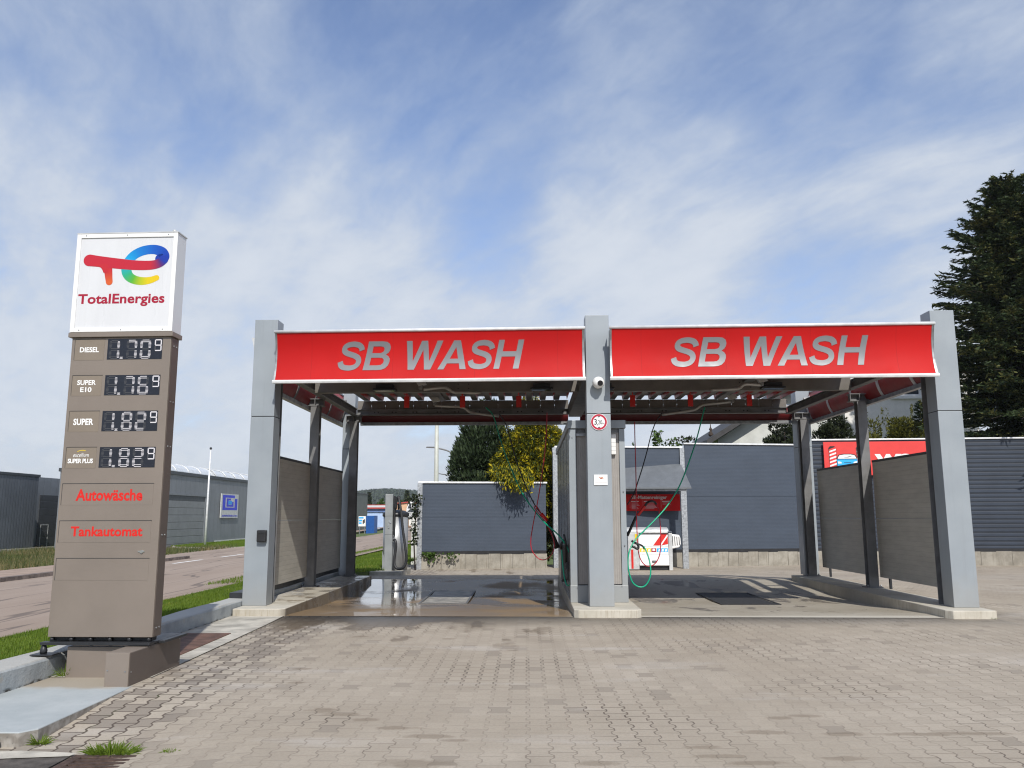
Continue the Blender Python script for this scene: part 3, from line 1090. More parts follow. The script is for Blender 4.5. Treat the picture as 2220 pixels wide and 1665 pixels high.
# depth girders and cross beams
for xg in (-4.33, 6.42):
    b = MB()
    y0 = YF(xg) + 0.05
    b.box(xg - 0.07, xg + 0.07, y0, 20.45, 4.02, 4.032).box(xg - 0.07, xg + 0.07, y0, 20.45, 4.178, 4.19)
    b.box(xg - 0.005, xg + 0.005, y0, 20.45, 4.032, 4.178)
    b.build('girder', 'steel_dull', wash)
for xg in (1.15,):
    b = MB().box(xg - 0.16, xg + 0.16, 14.2, 20.45, 3.98, 4.28)
    b.build('girder', 'steel_dull', wash)
for x0, x1 in ((-4.26, 0.99), (1.31, 6.35)):
    b = MB().box(x0, x1, 20.24, 20.40, 4.03, 4.045).box(x0, x1, 20.31, 20.325, 4.045, 4.16).box(x0, x1, 20.24, 20.40, 4.16, 4.175)
    o = b.build('cross_beam', 'steel_dull', wash)
    b = MB()
    for i in range(10):
        xx = x0 + 0.35 + i * 0.52 + (0.08 if i % 3 == 0 else 0)
        b.lathe([(0.018, -0.004), (0.018, 0.0)], (xx, 20.308, 4.10), 8, 'y')
        b.lathe([(0.018, -0.004), (0.018, 0.0)], (xx + 0.09, 20.308, 4.10), 8, 'y')
    b.build('bolt_hole', 'black', o)
    # sheet upstand on the beam with vertical seams
    b = MB()
    n = 15
    for i in range(n):
        xa, xb = x0 + (x1 - x0) * i / n, x0 + (x1 - x0) * (i + 1) / n
        b.box(xa + 0.004, xb - 0.004, 20.30, 20.312, 4.176, 4.385)
    b.build('upstand', 'soffit', wash)
    # deep front beam
    yb = 16.2
    b = MB().box(x0, x1, yb, yb + 0.02, 4.0, 4.385).box(x0, x1, yb, yb + 0.16, 3.985, 4.0)
    o = b.build('front_beam', 'soffit', wash)
    b = MB()
    for xx in (x0 + 2.86, x0 + 3.07):
        for zz in (4.05, 4.14):
            b.lathe([(0.012, -0.004), (0.012, 0.0)], (xx, yb - 0.002, zz), 8, 'y')
    b.build('bolt_hole', 'black', o)
    # flood lamps on the beam
    for f in (0.27, 0.86) if x0 < 0 else (0.03, 0.69):
        xx = x0 + (x1 - x0) * f
        l = MB().box(xx - 0.22, xx + 0.22, yb - 0.22, yb - 0.003, 4.00, 4.035).box(xx - 0.17, xx + 0.17, yb - 0.17, yb - 0.003, 4.035, 4.12).build('flood_lamp', 'black_metal', wash, bevel=0.006)
        MB().box(xx - 0.19, xx + 0.19, yb - 0.20, yb - 0.02, 3.992, 4.0).build('lamp_glass', 'glass', l)
# profiled roof deck: flutes open at the back let daylight through
M['deck'] = mat('roof_deck', (0.20, 0.19, 0.18), 0.5, 0.2, 0.06, 3)
M['deck_red'] = mat('red_flute_sides', (0.62, 0.03, 0.025), 0.35, 0.0, 0.04, 3)
for x0, x1 in ((-4.10, 0.95), (1.35, 6.22)):
    n = int((x1 - x0) / 0.32)
    per = (x1 - x0) / n
    b, rb = MB(), MB()
    ya, yb = YF(x0) - 0.075, 20.335
    z0, z1 = 4.392, 4.488
    for i in range(n):
        xa = x0 + i * per
        b.quad((xa, ya, z0), (xa + per * 0.42, ya, z0), (xa + per * 0.42, yb, z0), (xa, yb, z0))
        rb.quad((xa + per * 0.42, ya, z0), (xa + per * 0.47, ya, z1), (xa + per * 0.47, yb, z1), (xa + per * 0.42, yb, z0))
        b.quad((xa + per * 0.47, ya, z1), (xa + per * 0.95, ya, z1), (xa + per * 0.95, yb, z1), (xa + per * 0.47, yb, z1))
        rb.quad((xa + per * 0.95, ya, z1), (xa + per, ya, z0), (xa + per, yb, z0), (xa + per * 0.95, yb, z1))
    d = b.build('roof_deck', 'deck', wash, flip_fix=False)
    rb.build('flute_side', 'deck_red', d, flip_fix=False)

for x0, x1 in ((-4.2, 0.95), (1.35, 6.4)):
    MB().box(x0, x1, 20.35, 21.0, 4.366, 4.374).build('sun_blocker_sheet', 'steel_dull', wash)  # unseen sheet added to keep the sun off the back fascia's inside
# fascias: concave red sheets between two bright rails
def concave(n, z0, z1, dep):
    out = []
    for i in range(n + 1):
        t = i / n
        z = z0 + (z1 - z0) * t
        out.append((dep * (1 - (2 * t - 1) ** 2), z))
    return out


ZF0, ZF1, DEP = 3.715, 4.615, 0.075


def front_fascia(x0, x1, tx0, tx1):
    yl = lambda x: YF(x) - 0.30
    zz0, zz1 = ZF0 + 0.052, ZF1 - 0.046
    pr = concave(20, zz0, zz1, DEP)
    b = MB()
    b.grid(2, len(pr), lambda u, v: (x0 + 0.03 + (x1 - x0 - 0.06) * u, yl(x0 + (x1 - x0) * u) + pr[int(round(v * 20))][0], pr[int(round(v * 20))][1]))
    f = b.build('fascia', 'red', wash, flip_fix=False)
    pth = lambda z, dy=0: [(x0, yl(x0) + dy, z), (x1, yl(x1) + dy, z)]
    MB().tube(pth(zz1 + 0.018, 0.0), 0.027, 14).build('top_rail', 'alu_white', f)
    b = MB()
    b.prism([(-0.028, 0), (-0.026, 0.016), (-0.012, 0.028), (0.02, 0.026), (0.03, 0.012), (0.03, -0.03), (-0.018, -0.03)], 'x', x0, x1)
    b.v = [(q[0], q[1] + yl(q[0]), q[2] + zz0 - 0.022) for q in b.v]
    b.build('bottom_rail', 'alu_white', f, bevel=0.004)
    # back sheet closing the fascia, and end caps that show the curve
    b = MB()
    b.box(x0 + 0.05, x1 - 0.05, 0.185, 0.20, ZF0 + 0.03, ZF1 - 0.03, lambda x, y, z: (x, y + yl(x), z))
    b.build('back_sheet', 'steel', f)
    for xe in (x0 + 0.012, x1 - 0.018):
        b = MB()
        poly = [(p[0] - 0.012, p[1]) for p in pr] + [(0.2, zz1), (0.2, zz0)]
        b.prism([(q[0] + yl(xe), q[1]) for q in poly], 'x', xe, xe + 0.006)
        bx = 0.03 if xe < (x0 + x1) / 2 else -0.03
        for i in range(20):
            p, q = pr[i], pr[i + 1]
            b.quad((xe, yl(xe) + p[0] - 0.006, p[1]), (xe + bx, yl(xe) + p[0] - 0.004, p[1]), (xe + bx, yl(xe) + q[0] - 0.004, q[1]), (xe, yl(xe) + q[0] - 0.006, q[1]))
        b.build('end_cap', 'steel', f, flip_fix=False)
    # words
    tz0, tz1 = 3.925, 4.415

    def place(u, v):
        x = tx0 + (tx1 - tx0) * u
        z = tz0 + (tz1 - tz0) * v
        t = (z - zz0) / (zz1 - zz0)
        return (x, yl(x) + DEP * (1 - (2 * t - 1) ** 2) - 0.006, z)
    text_on('lettering', 'SB WASH', 'letter', f, place, zcuts=14, geo=word_geo('SB WASH'))


front_fascia(at(593.5, 770, 13.37).x, at(1269.5, 770, 13.22).x, *[at(u, 800, 13.25).x for u in (727, 1137)])
front_fascia(at(1321.5, 760, 13.21).x, at(2032, 760, 13.06).x, *[at(u, 790, 13.1).x for u in (1458, 1889)])


def long_fascia(axis, c, a, e, sgn, z0, z1, name):
    """side or back fascia; sgn: which way its hollow face looks"""
    pr = concave(14, z0 + 0.06, z1 - 0.05, 0.13)
    b = MB()
    if axis == 'y':
        P = lambda t, d, z: (c - sgn * d, t, z)
    else:
        P = lambda t, d, z: (t, c - sgn * d, z)
    b.grid(2, 15, lambda u, v: P(a + (e - a) * u, pr[int(round(v * 14))][0], pr[int(round(v * 14))][1]))
    f = b.build(name, 'red', wash, flip_fix=False)
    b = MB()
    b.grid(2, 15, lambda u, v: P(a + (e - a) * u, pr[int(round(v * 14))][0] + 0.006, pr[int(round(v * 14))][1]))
    b.build('inner_sheet', 'red_back' if axis == 'y' else 'red_shaded', f, flip_fix=False)  # the back fascia takes the copy with shade in its colour
    b = MB()
    b.tube([P(a, 0, z1 - 0.03), P(e, 0, z1 - 0.03)], 0.03, 10)
    b.build('top_rail', 'alu_white', f)
    b = MB()
    q = [P(a, -0.03, z0), P(e, 0.07, z0 + 0.075)]
    b.box(min(q[0][0], q[1][0]), max(q[0][0], q[1][0]), min(q[0][1], q[1][1]), max(q[0][1], q[1][1]), z0, z0 + 0.075)
    b.build('bottom_rail', 'steel', f)
    return f, pr, P


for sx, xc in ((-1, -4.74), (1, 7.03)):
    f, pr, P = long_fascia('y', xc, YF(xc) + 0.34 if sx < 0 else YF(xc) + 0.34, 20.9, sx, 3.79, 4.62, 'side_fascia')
    # short return in front of the post
    # curved fins carrying the sheet
    for i in range(5):
        yy = 14.9 + i * 1.38
        b = MB()
        for k in range(14):
            p, q = pr[k], pr[k + 1]
            if p[1] > 4.42:
                continue
            w0, w1 = 0.008, 0.008 + 0.0
            pts = [P(yy - 0.05, p[0] + 0.008, p[1]), P(yy + 0.05, p[0] + 0.008, p[1]), P(yy + 0.05, q[0] + 0.008, q[1]), P(yy - 0.05, q[0] + 0.008, q[1])]
            pts2 = [P(yy - 0.05, p[0] + 0.02, p[1]), P(yy + 0.05, p[0] + 0.02, p[1]), P(yy + 0.05, q[0] + 0.02, q[1]), P(yy - 0.05, q[0] + 0.02, q[1])]
            b.add(pts + pts2, [(0, 1, 2, 3), (7, 6, 5, 4), (0, 4, 5, 1), (2, 6, 7, 3), (1, 5, 6, 2), (0, 3, 7, 4)])
        xi = xc - sx * 0.15
        b.bar((xi, yy, 4.21), (-4.26 if sx < 0 else 6.35, yy, 4.21), 0.05, 0.04)
        b.build('fin', 'steel_dull' if sx < 0 else 'grey_frame', f)
    # lip of the side fascia that stands past the front post
    b = MB()
    poly = [(xc - sx * p[0], p[1]) for p in concave(14, 4.36, 4.62, 0.06)]
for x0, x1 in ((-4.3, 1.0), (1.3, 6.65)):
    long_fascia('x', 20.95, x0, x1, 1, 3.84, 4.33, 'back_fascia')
b = MB()
for k in range(8):
    t0, t1 = k / 8, (k + 1) / 8
    f_ = lambda t: -4.70 - 0.045 * (1 - math.sin(t * math.pi / 2))
    b.add([(f_(1 - t0), YF(-4.7) + 0.10, 4.34 + 0.24 * t0), (-4.667, YF(-4.7) + 0.10, 4.34 + 0.24 * t0), (-4.667, YF(-4.7) + 0.10, 4.34 + 0.24 * t1), (f_(1 - t1), YF(-4.7) + 0.10, 4.34 + 0.24 * t1),
           (f_(1 - t0), YF(-4.7) + 0.34, 4.34 + 0.24 * t0), (-4.667, YF(-4.7) + 0.34, 4.34 + 0.24 * t0), (-4.667, YF(-4.7) + 0.34, 4.34 + 0.24 * t1), (f_(1 - t1), YF(-4.7) + 0.34, 4.34 + 0.24 * t1)],
          [(0, 1, 2, 3), (7, 6, 5, 4), (0, 3, 7, 4), (0, 4, 5, 1), (3, 2, 6, 7)])
b.build('fascia_end', 'grey_frame', wash)

# splash panels on both sides
for xp, segs in ((-4.60, ((YF(-4.6) + 0.36, 17.25), (17.47, 20.28))), (6.985, ((YF(6.9) + 0.36, 16.95), (17.17, 20.2)))):
    for y0, y1 in segs:
        p = MB().box(xp - 0.02, xp + 0.02, y0, y1, 0.33, 1.475).box(xp - 0.02, xp + 0.02, y0, y1, 1.483, 2.60).build('splash_panel', 'panel', wash)
        MB().box(xp - 0.03, xp + 0.03, y0, y1, 2.60, 2.645).build('edge_trim', 'black_metal', p)
        if xp > 0:
            MB().box(xp + 0.03, xp + 0.07, y1 - 0.32, y1 - 0.27, 0.123, 0.36).build('foot', 'black_metal', p)

# red cards hanging from the roof
first = None
for u, bay in ((927, 0), (1299, 0), (1674, 0), (208, 1), (573, 1), (945, 1)):
    px = 580 + u * 0.3255 if bay == 0 else 1300 + u * 0.3436
    q = at(px, 871, 17.2)
    if first is None:
        t = thing('hanging_card', (q.x, 17.2, 4.38), 'x', 'marker', 'red cards hanging under the wash roof')
        MB().box(q.x - 0.055, q.x + 0.055, 17.192, 17.208, q.z - 0.13, q.z + 0.115).build('card', 'redtxt', t, bevel=0.004)
        MB().tube([(q.x, 17.2, q.z + 0.115), (q.x, 17.2, 4.39)], 0.010, 6).build('rod', 'redtxt', t)
        first = t
    else:
        t = first.copy()
        COL.objects.link(t)
        t.location = (q.x, 17.2, 4.38)
        for ch in first.children:
            c2 = ch.copy()
            COL.objects.link(c2)
            c2.parent = t
    t['label'] = ['red card hanging under the roof, nearest the left post', 'red card hanging under the left roof above the drain cover',
                  'red card hanging under the left roof beside the red hose', 'red card hanging under the right roof, nearest the middle post',
                  'red card hanging under the right roof, in the middle of its row', 'red card hanging under the right roof, nearest the right post'][('927', '1299', '1674', '208', '573', '945').index(str(u))]

# ------------------------------------------------------------------ machine cabinet between the bays
cab = thing('machine_cabinet', (1.16, 17.2, 0.12), 'long grey machine cabinet behind the middle post, between the two wash bays', 'cabinet')
CX0, CX1, CY0, CY1 = 0.684, 1.640, 14.16, 20.35
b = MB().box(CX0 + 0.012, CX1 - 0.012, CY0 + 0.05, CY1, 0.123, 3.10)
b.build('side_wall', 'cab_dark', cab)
b = MB()
b.box(CX0 + 0.128, CX1 - 0.098, CY0 + 0.028, CY0 + 0.052, 0.42, 2.96)
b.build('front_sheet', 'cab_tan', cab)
for xa, xb in ((CX0, CX0 + 0.125), (CX1 - 0.095, CX1)):
    MB().box(xa, xb, CY0, CY0 + 0.06, 0.33, 3.02).build('corner_post', 'clad', cab, bevel=0.005)
MB().box(CX0 - 0.004, CX1 + 0.004, CY0 - 0.006, CY0 + 0.07, 0.123, 0.40).build('skirting', 'clad', cab, bevel=0.004)
MB().box(CX0 - 0.02, CX1 + 0.02, CY0 - 0.025, CY1 + 0.05, 3.03, 3.17).build('roof_trim', 'clad', cab, bevel=0.006)
for yy in (15.35, 16.7, 18.2, 19.4):
    for xa in (CX0 + 0.008, CX1 - 0.014):
        MB().box(xa, xa + 0.006, yy, yy + 0.012, 0.3, 3.03).build('panel_joint', 'black', cab)
MB().box(CX0 + 0.128, CX0 + 0.30, CY0 - 0.02, CY0 + 0.03, 2.90, 2.94).build('bracket', 'steel', cab)
MB().box(1.36, 1.46, CY0 - 0.001, CY0 + 0.028, 0.50, 0.62) if False else None
b = MB()
for (xx, zz) in ((CX0 + 0.06, 2.88), (CX1 - 0.04, 1.95), (CX1 - 0.04, 1.05), (CX0 + 0.11, 0.36), (CX0 + 0.2, 0.385), (CX1 - 0.1, 0.385)):
    b.lathe([(0.012, -0.012), (0.012, 0.0)], (xx, CY0 - 0.002, zz), 8, 'y')
b.build('screw', 'steel', cab)
# washed-out notice sheet on the bay side of the cabinet
M['notice'] = mat('worn_notice', (0.10, 0.102, 0.105), 0.35, 0, 0.3, 14.0, tint=(0.30, 0.30, 0.30), stretch=(1, 3, 1))
MB().box(CX0 + 0.004, CX0 + 0.0105, 14.55, 14.95, 1.35, 2.1).build('notice', 'notice', cab)

o = MB().box(1.405, 1.485, CY0 - 0.05, CY0 + 0.027, 2.58, 2.925).build('notice_panel', 'white', None, bevel=0.008)
tag(o, 'small white panel of stacked strips on the right front of the grey cabinet', 'notice panel')
b = MB()
for k in range(4):
    b.box(1.408, 1.482, CY0 - 0.053, CY0 - 0.0505, 2.645 + k * 0.068, 2.649 + k * 0.068)
b.build('strip_line', 'grey_frame', o)

# things fixed to the posts
yP = YF(1.15)
sc_ = thing('security_camera', (1.15, yP, 3.70), 'white dome security camera on the middle post', 'camera')
MB().lathe([(0.075, -0.035), (0.080, -0.02), (0.078, -0.001)], (1.145, yP, 3.70), 24, 'y').build('mount', 'white', sc_)
prof = [(0.098 * math.sin(t), -0.098 * math.cos(t)) for t in [R(8 + 172 * k / 14) for k in range(15)]]
MB().lathe([(max(r, 0.004), z) for r, z in prof], (1.145, yP - 0.115, 3.705), 28, 'y').build('dome', 'white', sc_)
c_ = Vector((1.145, yP - 0.115, 3.705))
d_ = Vector((0.25, -0.9, -0.22)).normalized()
q = [c_ + d_ * 0.082, c_ + d_ * 0.106]
MB().tube(q, [0.048, 0.044], 20).build('lens', 'lens', sc_)
hs = thing('height_limit_sign', (1.15, yP - 0.003, 3.07), 'round red-rimmed height limit sign reading 3,20 m on the middle post', 'sign')
zc, xc_ = 3.068, 1.152
MB().lathe([(0.137, -0.008), (0.137, 0.0)], (xc_, yP - 0.001, zc), 48, 'y').build('disc', 'white', hs)


def ring(b, c, r0, r1, y, n=56):
    for k in range(n):
        a, e = 2 * math.pi * k / n, 2 * math.pi * (k + 1) / n
        b.quad((c[0] + r0 * math.cos(a), y, c[1] + r0 * math.sin(a)), (c[0] + r1 * math.cos(a), y, c[1] + r1 * math.sin(a)),
               (c[0] + r1 * math.cos(e), y, c[1] + r1 * math.sin(e)), (c[0] + r0 * math.cos(e), y, c[1] + r0 * math.sin(e)))
    return b


ring(MB(), (xc_, zc), 0.098, 0.130, yP - 0.0105).build('rim', 'crimson', hs, flip_fix=False)
yt = yP - 0.011
text_on('lettering', '3', 'black_ink', hs, flat(xc_ - 0.078, xc_ - 0.034, zc - 0.046, zc + 0.05, yt), bold=0.01)
text_on('lettering', ',', 'black_ink', hs, flat(xc_ - 0.030, xc_ - 0.018, zc - 0.062, zc - 0.034, yt), bold=0.01)
text_on('lettering', '20', 'black_ink', hs, flat(xc_ - 0.014, xc_ + 0.052, zc - 0.040, zc + 0.03, yt), bold=0.01)
text_on('lettering', 'm', 'black_ink', hs, flat(xc_ + 0.056, xc_ + 0.085, zc - 0.040, zc - 0.014, yt), bold=0.005)
b = MB()
b.add([(xc_ - 0.022, yt, zc + 0.094), (xc_ + 0.022, yt, zc + 0.094), (xc_, yt, zc + 0.072)], [(0, 2, 1)])
b.add([(xc_ - 0.022, yt, zc - 0.094), (xc_ + 0.022, yt, zc - 0.094), (xc_, yt, zc - 0.072)], [(0, 1, 2)])
b.build('arrow_mark', 'black_ink', hs, flip_fix=False)
pl = thing('placard', (1.16, yP - 0.002, 2.12), 'small white placard with an orange emblem on the middle post', 'placard')
MB().box(1.052, 1.274, yP - 0.010, yP - 0.001, 2.038, 2.208).build('board', 'white', pl, bevel=0.002)
M['orange_ink'] = mat('orange_ink', (0.55, 0.17, 0.06), 0.5, 0, 0)
M['pale_ink'] = mat('pale_grey_ink', (0.55, 0.53, 0.52), 0.5, 0, 0)
b = MB()
for k in range(3):
    xk = 1.142 + k * 0.016
    b.bar((xk, yP - 0.0113, 2.155 + 0.012 * (1 - k % 2)), (xk + 0.03, yP - 0.0113, 2.139 + 0.004 * k), 0.001, 0.014)
b.build('emblem', 'orange_ink', pl)
b = ring(MB(), (1.165, 2.145), 0.041, 0.0435, yP - 0.0112, 32)
b.quad((1.066, yP - 0.0112, 2.078), (1.262, yP - 0.0112, 2.078), (1.262, yP - 0.0112, 2.084), (1.066, yP - 0.0112, 2.084))
b.build('fine_print', 'pale_ink', pl, flip_fix=False)
yL = YF(-4.4)
q0, q1 = at(560, 1149, yL), at(579, 1175, yL)
t = thing('card_reader', ((q0.x + q1.x) / 2, yL, q1.z), 'small black box fixed to the front of the left post', 'box')
MB().box(q0.x, q1.x, yL - 0.085, yL - 0.001, q1.z, q0.z).build('housing', 'black', t, bevel=0.018, seg=3)
MB().box(q0.x + 0.02, q1.x - 0.02, yL - 0.092, yL - 0.086, q0.z - 0.05, q0.z - 0.018).build('flap', 'black_metal', t)

# boom arms, hoses, lance and brush holders
A = at


def pathpx(pts, n=8):
    return catmull([at(u, v, Y) for u, v, Y in pts], n)


def boom(pts, piv, label):
    t = thing('boom_arm', at(*piv), label, 'boom arm', 'swinging boom arms under the wash roof')
    MB().tube(pathpx(pts, 6), 0.030, 8).build('pipe', 'boom', t)
    p = at(*piv)
    MB().prism([(p.x - 0.10, p.z + 0.10), (p.x + 0.09, p.z + 0.10), (p.x + 0.13, p.z + 0.02), (p.x - 0.02, p.z - 0.02)], 'y', p.y - 0.05, p.y + 0.05).build('bracket', 'boom', t, bevel=0.004)
    MB().lathe([(0.03, -0.08), (0.045, -0.06), (0.045, 0.05), (0.03, 0.07)], (p.x + 0.02, p.y, p.z), 12).build('swivel', 'steel_dull', t)
    return t


u1 = lambda a, b_: (580 + a * 0.3255, 790 + b_ * 0.3255)
u2 = lambda a, b_: (1300 + a * 0.3436, 790 + b_ * 0.3436)


def pp(f, pts):
    return [(*f(a, b_), Y) for a, b_, Y in pts]


boom(pp(u1, [(1040, 168, 15.6), (1100, 160, 15.6), (1180, 155, 15.7), (1215, 170, 15.8), (1240, 185, 15.8), (1300, 188, 15.9), (1420, 190, 16.0)]), (*u1(1015, 140), 15.6),
     'bent steel boom arm under the left roof, the one nearer the front')
boom(pp(u1, [(1115, 275, 18.0), (1200, 280, 18.0), (1300, 286, 18.1), (1350, 318, 18.2), (1400, 328, 18.3), (1540, 346, 18.4)]), (*u1(1110, 250), 18.0),
     'bent steel boom arm under the left roof, the one farther back')
boom(pp(u2, [(1020, 130, 15.5), (920, 125, 15.5), (880, 150, 15.6), (800, 158, 15.7), (700, 162, 15.8)]), (*u2(1015, 110), 15.5),
     'bent steel boom arm under the right roof, the one nearer the front')
boom(pp(u2, [(830, 235, 18.0), (740, 246, 18.0), (650, 256, 18.1), (600, 285, 18.2), (520, 300, 18.3), (392, 318, 18.4)]), (*u2(830, 220), 18.0),
     'bent steel boom arm under the right roof, the one farther back')
for (f, aa) in ((u1, 1050), (u2, 985)):
    p = at(*f(aa, 140), 15.6)
    MB().box(p.x - 0.09, p.x + 0.09, 15.4, 18.6, 4.14, 4.20).build('boom_rail', 'steel_dull', wash)

z4 = lambda a, b_: (740 + a * 0.27733, 900 + b_ * 0.27733)
z6 = lambda a, b_: (1140 + a * 0.2170, 1000 + b_ * 0.2170)
k5 = lambda a, b_: (1320 + a * 0.2109, 900 + b_ * 0.2109)
e5 = lambda a, b_: (1340 + a * 0.1145, 1100 + b_ * 0.1145)


def hose(name, f, pts, r, m, label, cat='hose', parts=()):
    t = thing(name, at(*f(pts[0][0], pts[0][1]), pts[0][2]), label, cat)
    MB().tube(pathpx(pp(f, pts), 9), r, 10).build('tube', m, t)
    return t


GH = 0.0125
t = hose('green_hose', z4, [(1130, -60, 17.6), (1185, 0, 17.5), (1225, 130, 17.3), (1270, 270, 17.0), (1320, 400, 16.7), (1380, 540, 16.4), (1440, 650, 16.2), (1520, 760, 15.9), (1600, 850, 15.6),
                            (1690, 930, 15.3), (1755, 1015, 15.05), (1792, 1105, 14.9), (1804, 1190, 14.85), (1797, 1275, 14.85), (1778, 1330, 14.9), (1757, 1315, 15.0), (1738, 1230, 15.1), (1722, 1055, 15.2)],
         GH, 'green_hose', 'green hose hanging from the left boom and looping beside the cabinet')
p = at(*z4(1720, 1050), 15.2)
MB().tube([p, p + Vector((0.0, 0, 0.10)), p + Vector((0.05, -0.02, 0.17))], [0.022, 0.026, 0.02], 8).build('grip', 'black', t)
t = hose('red_hose', z4, [(1608, -20, 15.6), (1604, 120, 15.6), (1590, 300, 15.6), (1560, 520, 15.7), (1530, 700, 15.8), (1500, 850, 15.9), (1481, 980, 16.0), (1492, 1060, 16.0), (1540, 1120, 16.0),
                          (1590, 1130, 15.95), (1640, 1095, 15.9), (1665, 1030, 15.9), (1655, 960, 15.9), (1610, 860, 16.0), (1560, 790, 16.0), (1520, 740, 16.0), (1508, 716, 16.0), (1528, 714, 16.0), (1560, 765, 16.0)],
         0.0095, 'red_hose', 'thin dark red hose looping beside the left side of the cabinet')
q0, q1, q2, q3 = at(*z4(1562, 768), 16.0), at(*z4(1612, 826), 16.0), at(*z4(1650, 920), 16.0), at(*z4(1690, 1040), 16.0)
MB().tube([q0, q1], [0.03, 0.026], 10).build('handle', 'redtxt', t)
MB().tube([q1, q2, q3], [0.018, 0.026, 0.055], 10).build('lance', 'black', t)
hose('black_hose', z4, [(1235, -10, 16.8), (1290, 80, 16.7), (1330, 220, 16.6), (1370, 360, 16.5), (1420, 500, 16.3), (1470, 620, 16.2), (1530, 730, 16.1), (1590, 800, 16.05)], 0.011, 'rubber',
     'black pressure hose stretched from the left boom down to the spray lance')
t = hose('green_hose', k5, [(985, -80, 16.2), (962, 10, 16.1), (925, 160, 16.0), (885, 300, 15.9), (835, 450, 15.7), (780, 600, 15.6), (720, 740, 15.4), (650, 860, 15.3), (570, 970, 15.2), (470, 1080, 15.1), (370, 1180, 15.0),
                            (290, 1260, 14.9), (235, 1340, 14.85), (205, 1420, 14.8), (196, 1510, 14.8), (208, 1620, 14.8), (245, 1720, 14.8), (310, 1765, 14.8), (370, 1755, 14.8), (415, 1690, 14.8), (430, 1600, 14.8), (415, 1490, 14.85),
                            (385, 1400, 14.9), (358, 1350, 14.95)], GH, 'green_hose', 'green hose hanging from the right boom and looping beside the cabinet')
MB().tube(pathpx([(*e5(500, 790), 14.95), (*e5(465, 735), 14.97), (*e5(400, 700), 15.0), (*e5(330, 680), 15.0)], 5), 0.016, 8).build('sleeve', 'black', t)
MB().tube(pathpx([(*e5(255, 630), 15.0), (*e5(300, 660), 15.0), (*e5(370, 700), 15.0), (*e5(385, 760), 15.0), (*e5(360, 785), 15.0), (*e5(300, 750), 15.0), (*e5(250, 740), 15.0)], 5), 0.022, 8).build('grip', 'black', t)
t = hose('red_hose', k5, [(265, 70, 15.6), (268, 250, 15.6), (275, 480, 15.6), (280, 720, 15.6), (280, 900, 15.6), (285, 1080, 15.6), (292, 1250, 15.6), (300, 1380, 15.6), (325, 1480, 15.6), (370, 1540, 15.6), (420, 1553, 15.6),
                          (470, 1530, 15.6), (510, 1470, 15.6), (530, 1380, 15.6), (533, 1220, 15.65), (525, 1090, 15.7), (515, 990, 15.7), (490, 920, 15.75)], 0.0095, 'red_hose',
         'thin red hose looping beside the right side of the cabinet')
MB().tube(pathpx([(*k5(488, 918), 15.75), (*k5(465, 890), 15.75), (*k5(430, 885), 15.75), (*k5(395, 900), 15.8), (*k5(370, 935), 15.8)], 5), 0.022, 8).build('sleeve', 'black', t)
MB().tube(pathpx([(*k5(370, 935), 15.8), (*k5(330, 990), 15.8), (*k5(296, 1030), 15.8)], 4), [0.028] * 9, 8).build('handle', 'redtxt', t)
MB().tube(pathpx([(*k5(280, 1040), 15.8), (*k5(240, 1130), 15.85), (*k5(190, 1240), 15.9)], 4), 0.026, 8).build('lance', 'black', t)
hose('black_hose', k5, [(545, -20, 17.6), (490, 60, 17.5), (462, 120, 17.4), (430, 220, 17.2), (390, 380, 16.9), (345, 540, 16.6), (300, 680, 16.3), (260, 800, 16.1), (215, 880, 15.95), (190, 920, 15.9)], 0.011, 'rubber',
     'black pressure hose stretched from the right boom down to the cabinet')
# holders on the cabinet sides
for sx, xw, lab in ((-1, CX0 + 0.008, 'dark lance holder bin on the left side of the cabinet, under the red lance'), (1, CX1 - 0.008, 'dark lance holder bin on the right side of the cabinet')):
    t = thing('lance_holder', (xw, 15.6, 0.5), lab, 'holder', 'lance holders on the cabinet sides')
    xa, xb = sorted((xw, xw + sx * 0.125))
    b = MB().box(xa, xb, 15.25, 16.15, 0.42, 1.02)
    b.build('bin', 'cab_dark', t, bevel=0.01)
    MB().box(xa + 0.02, xb - 0.02, 15.30, 16.1, 0.37, 0.42).build('drip_tray', 'black', t)
    xs_ = xw + sx * 0.05
    MB().tube([(xs_, 14.95, 0.72), (xs_, 14.95, 1.10), (xs_ + sx * 0.03, 14.9, 1.22)], 0.02, 8).build('hook', 'black', t)
    MB().box(min(xw, xw + sx * 0.05), max(xw, xw + sx * 0.05), 14.9, 15.0, 0.62, 0.74).build('hook_plate', 'black_metal', t)

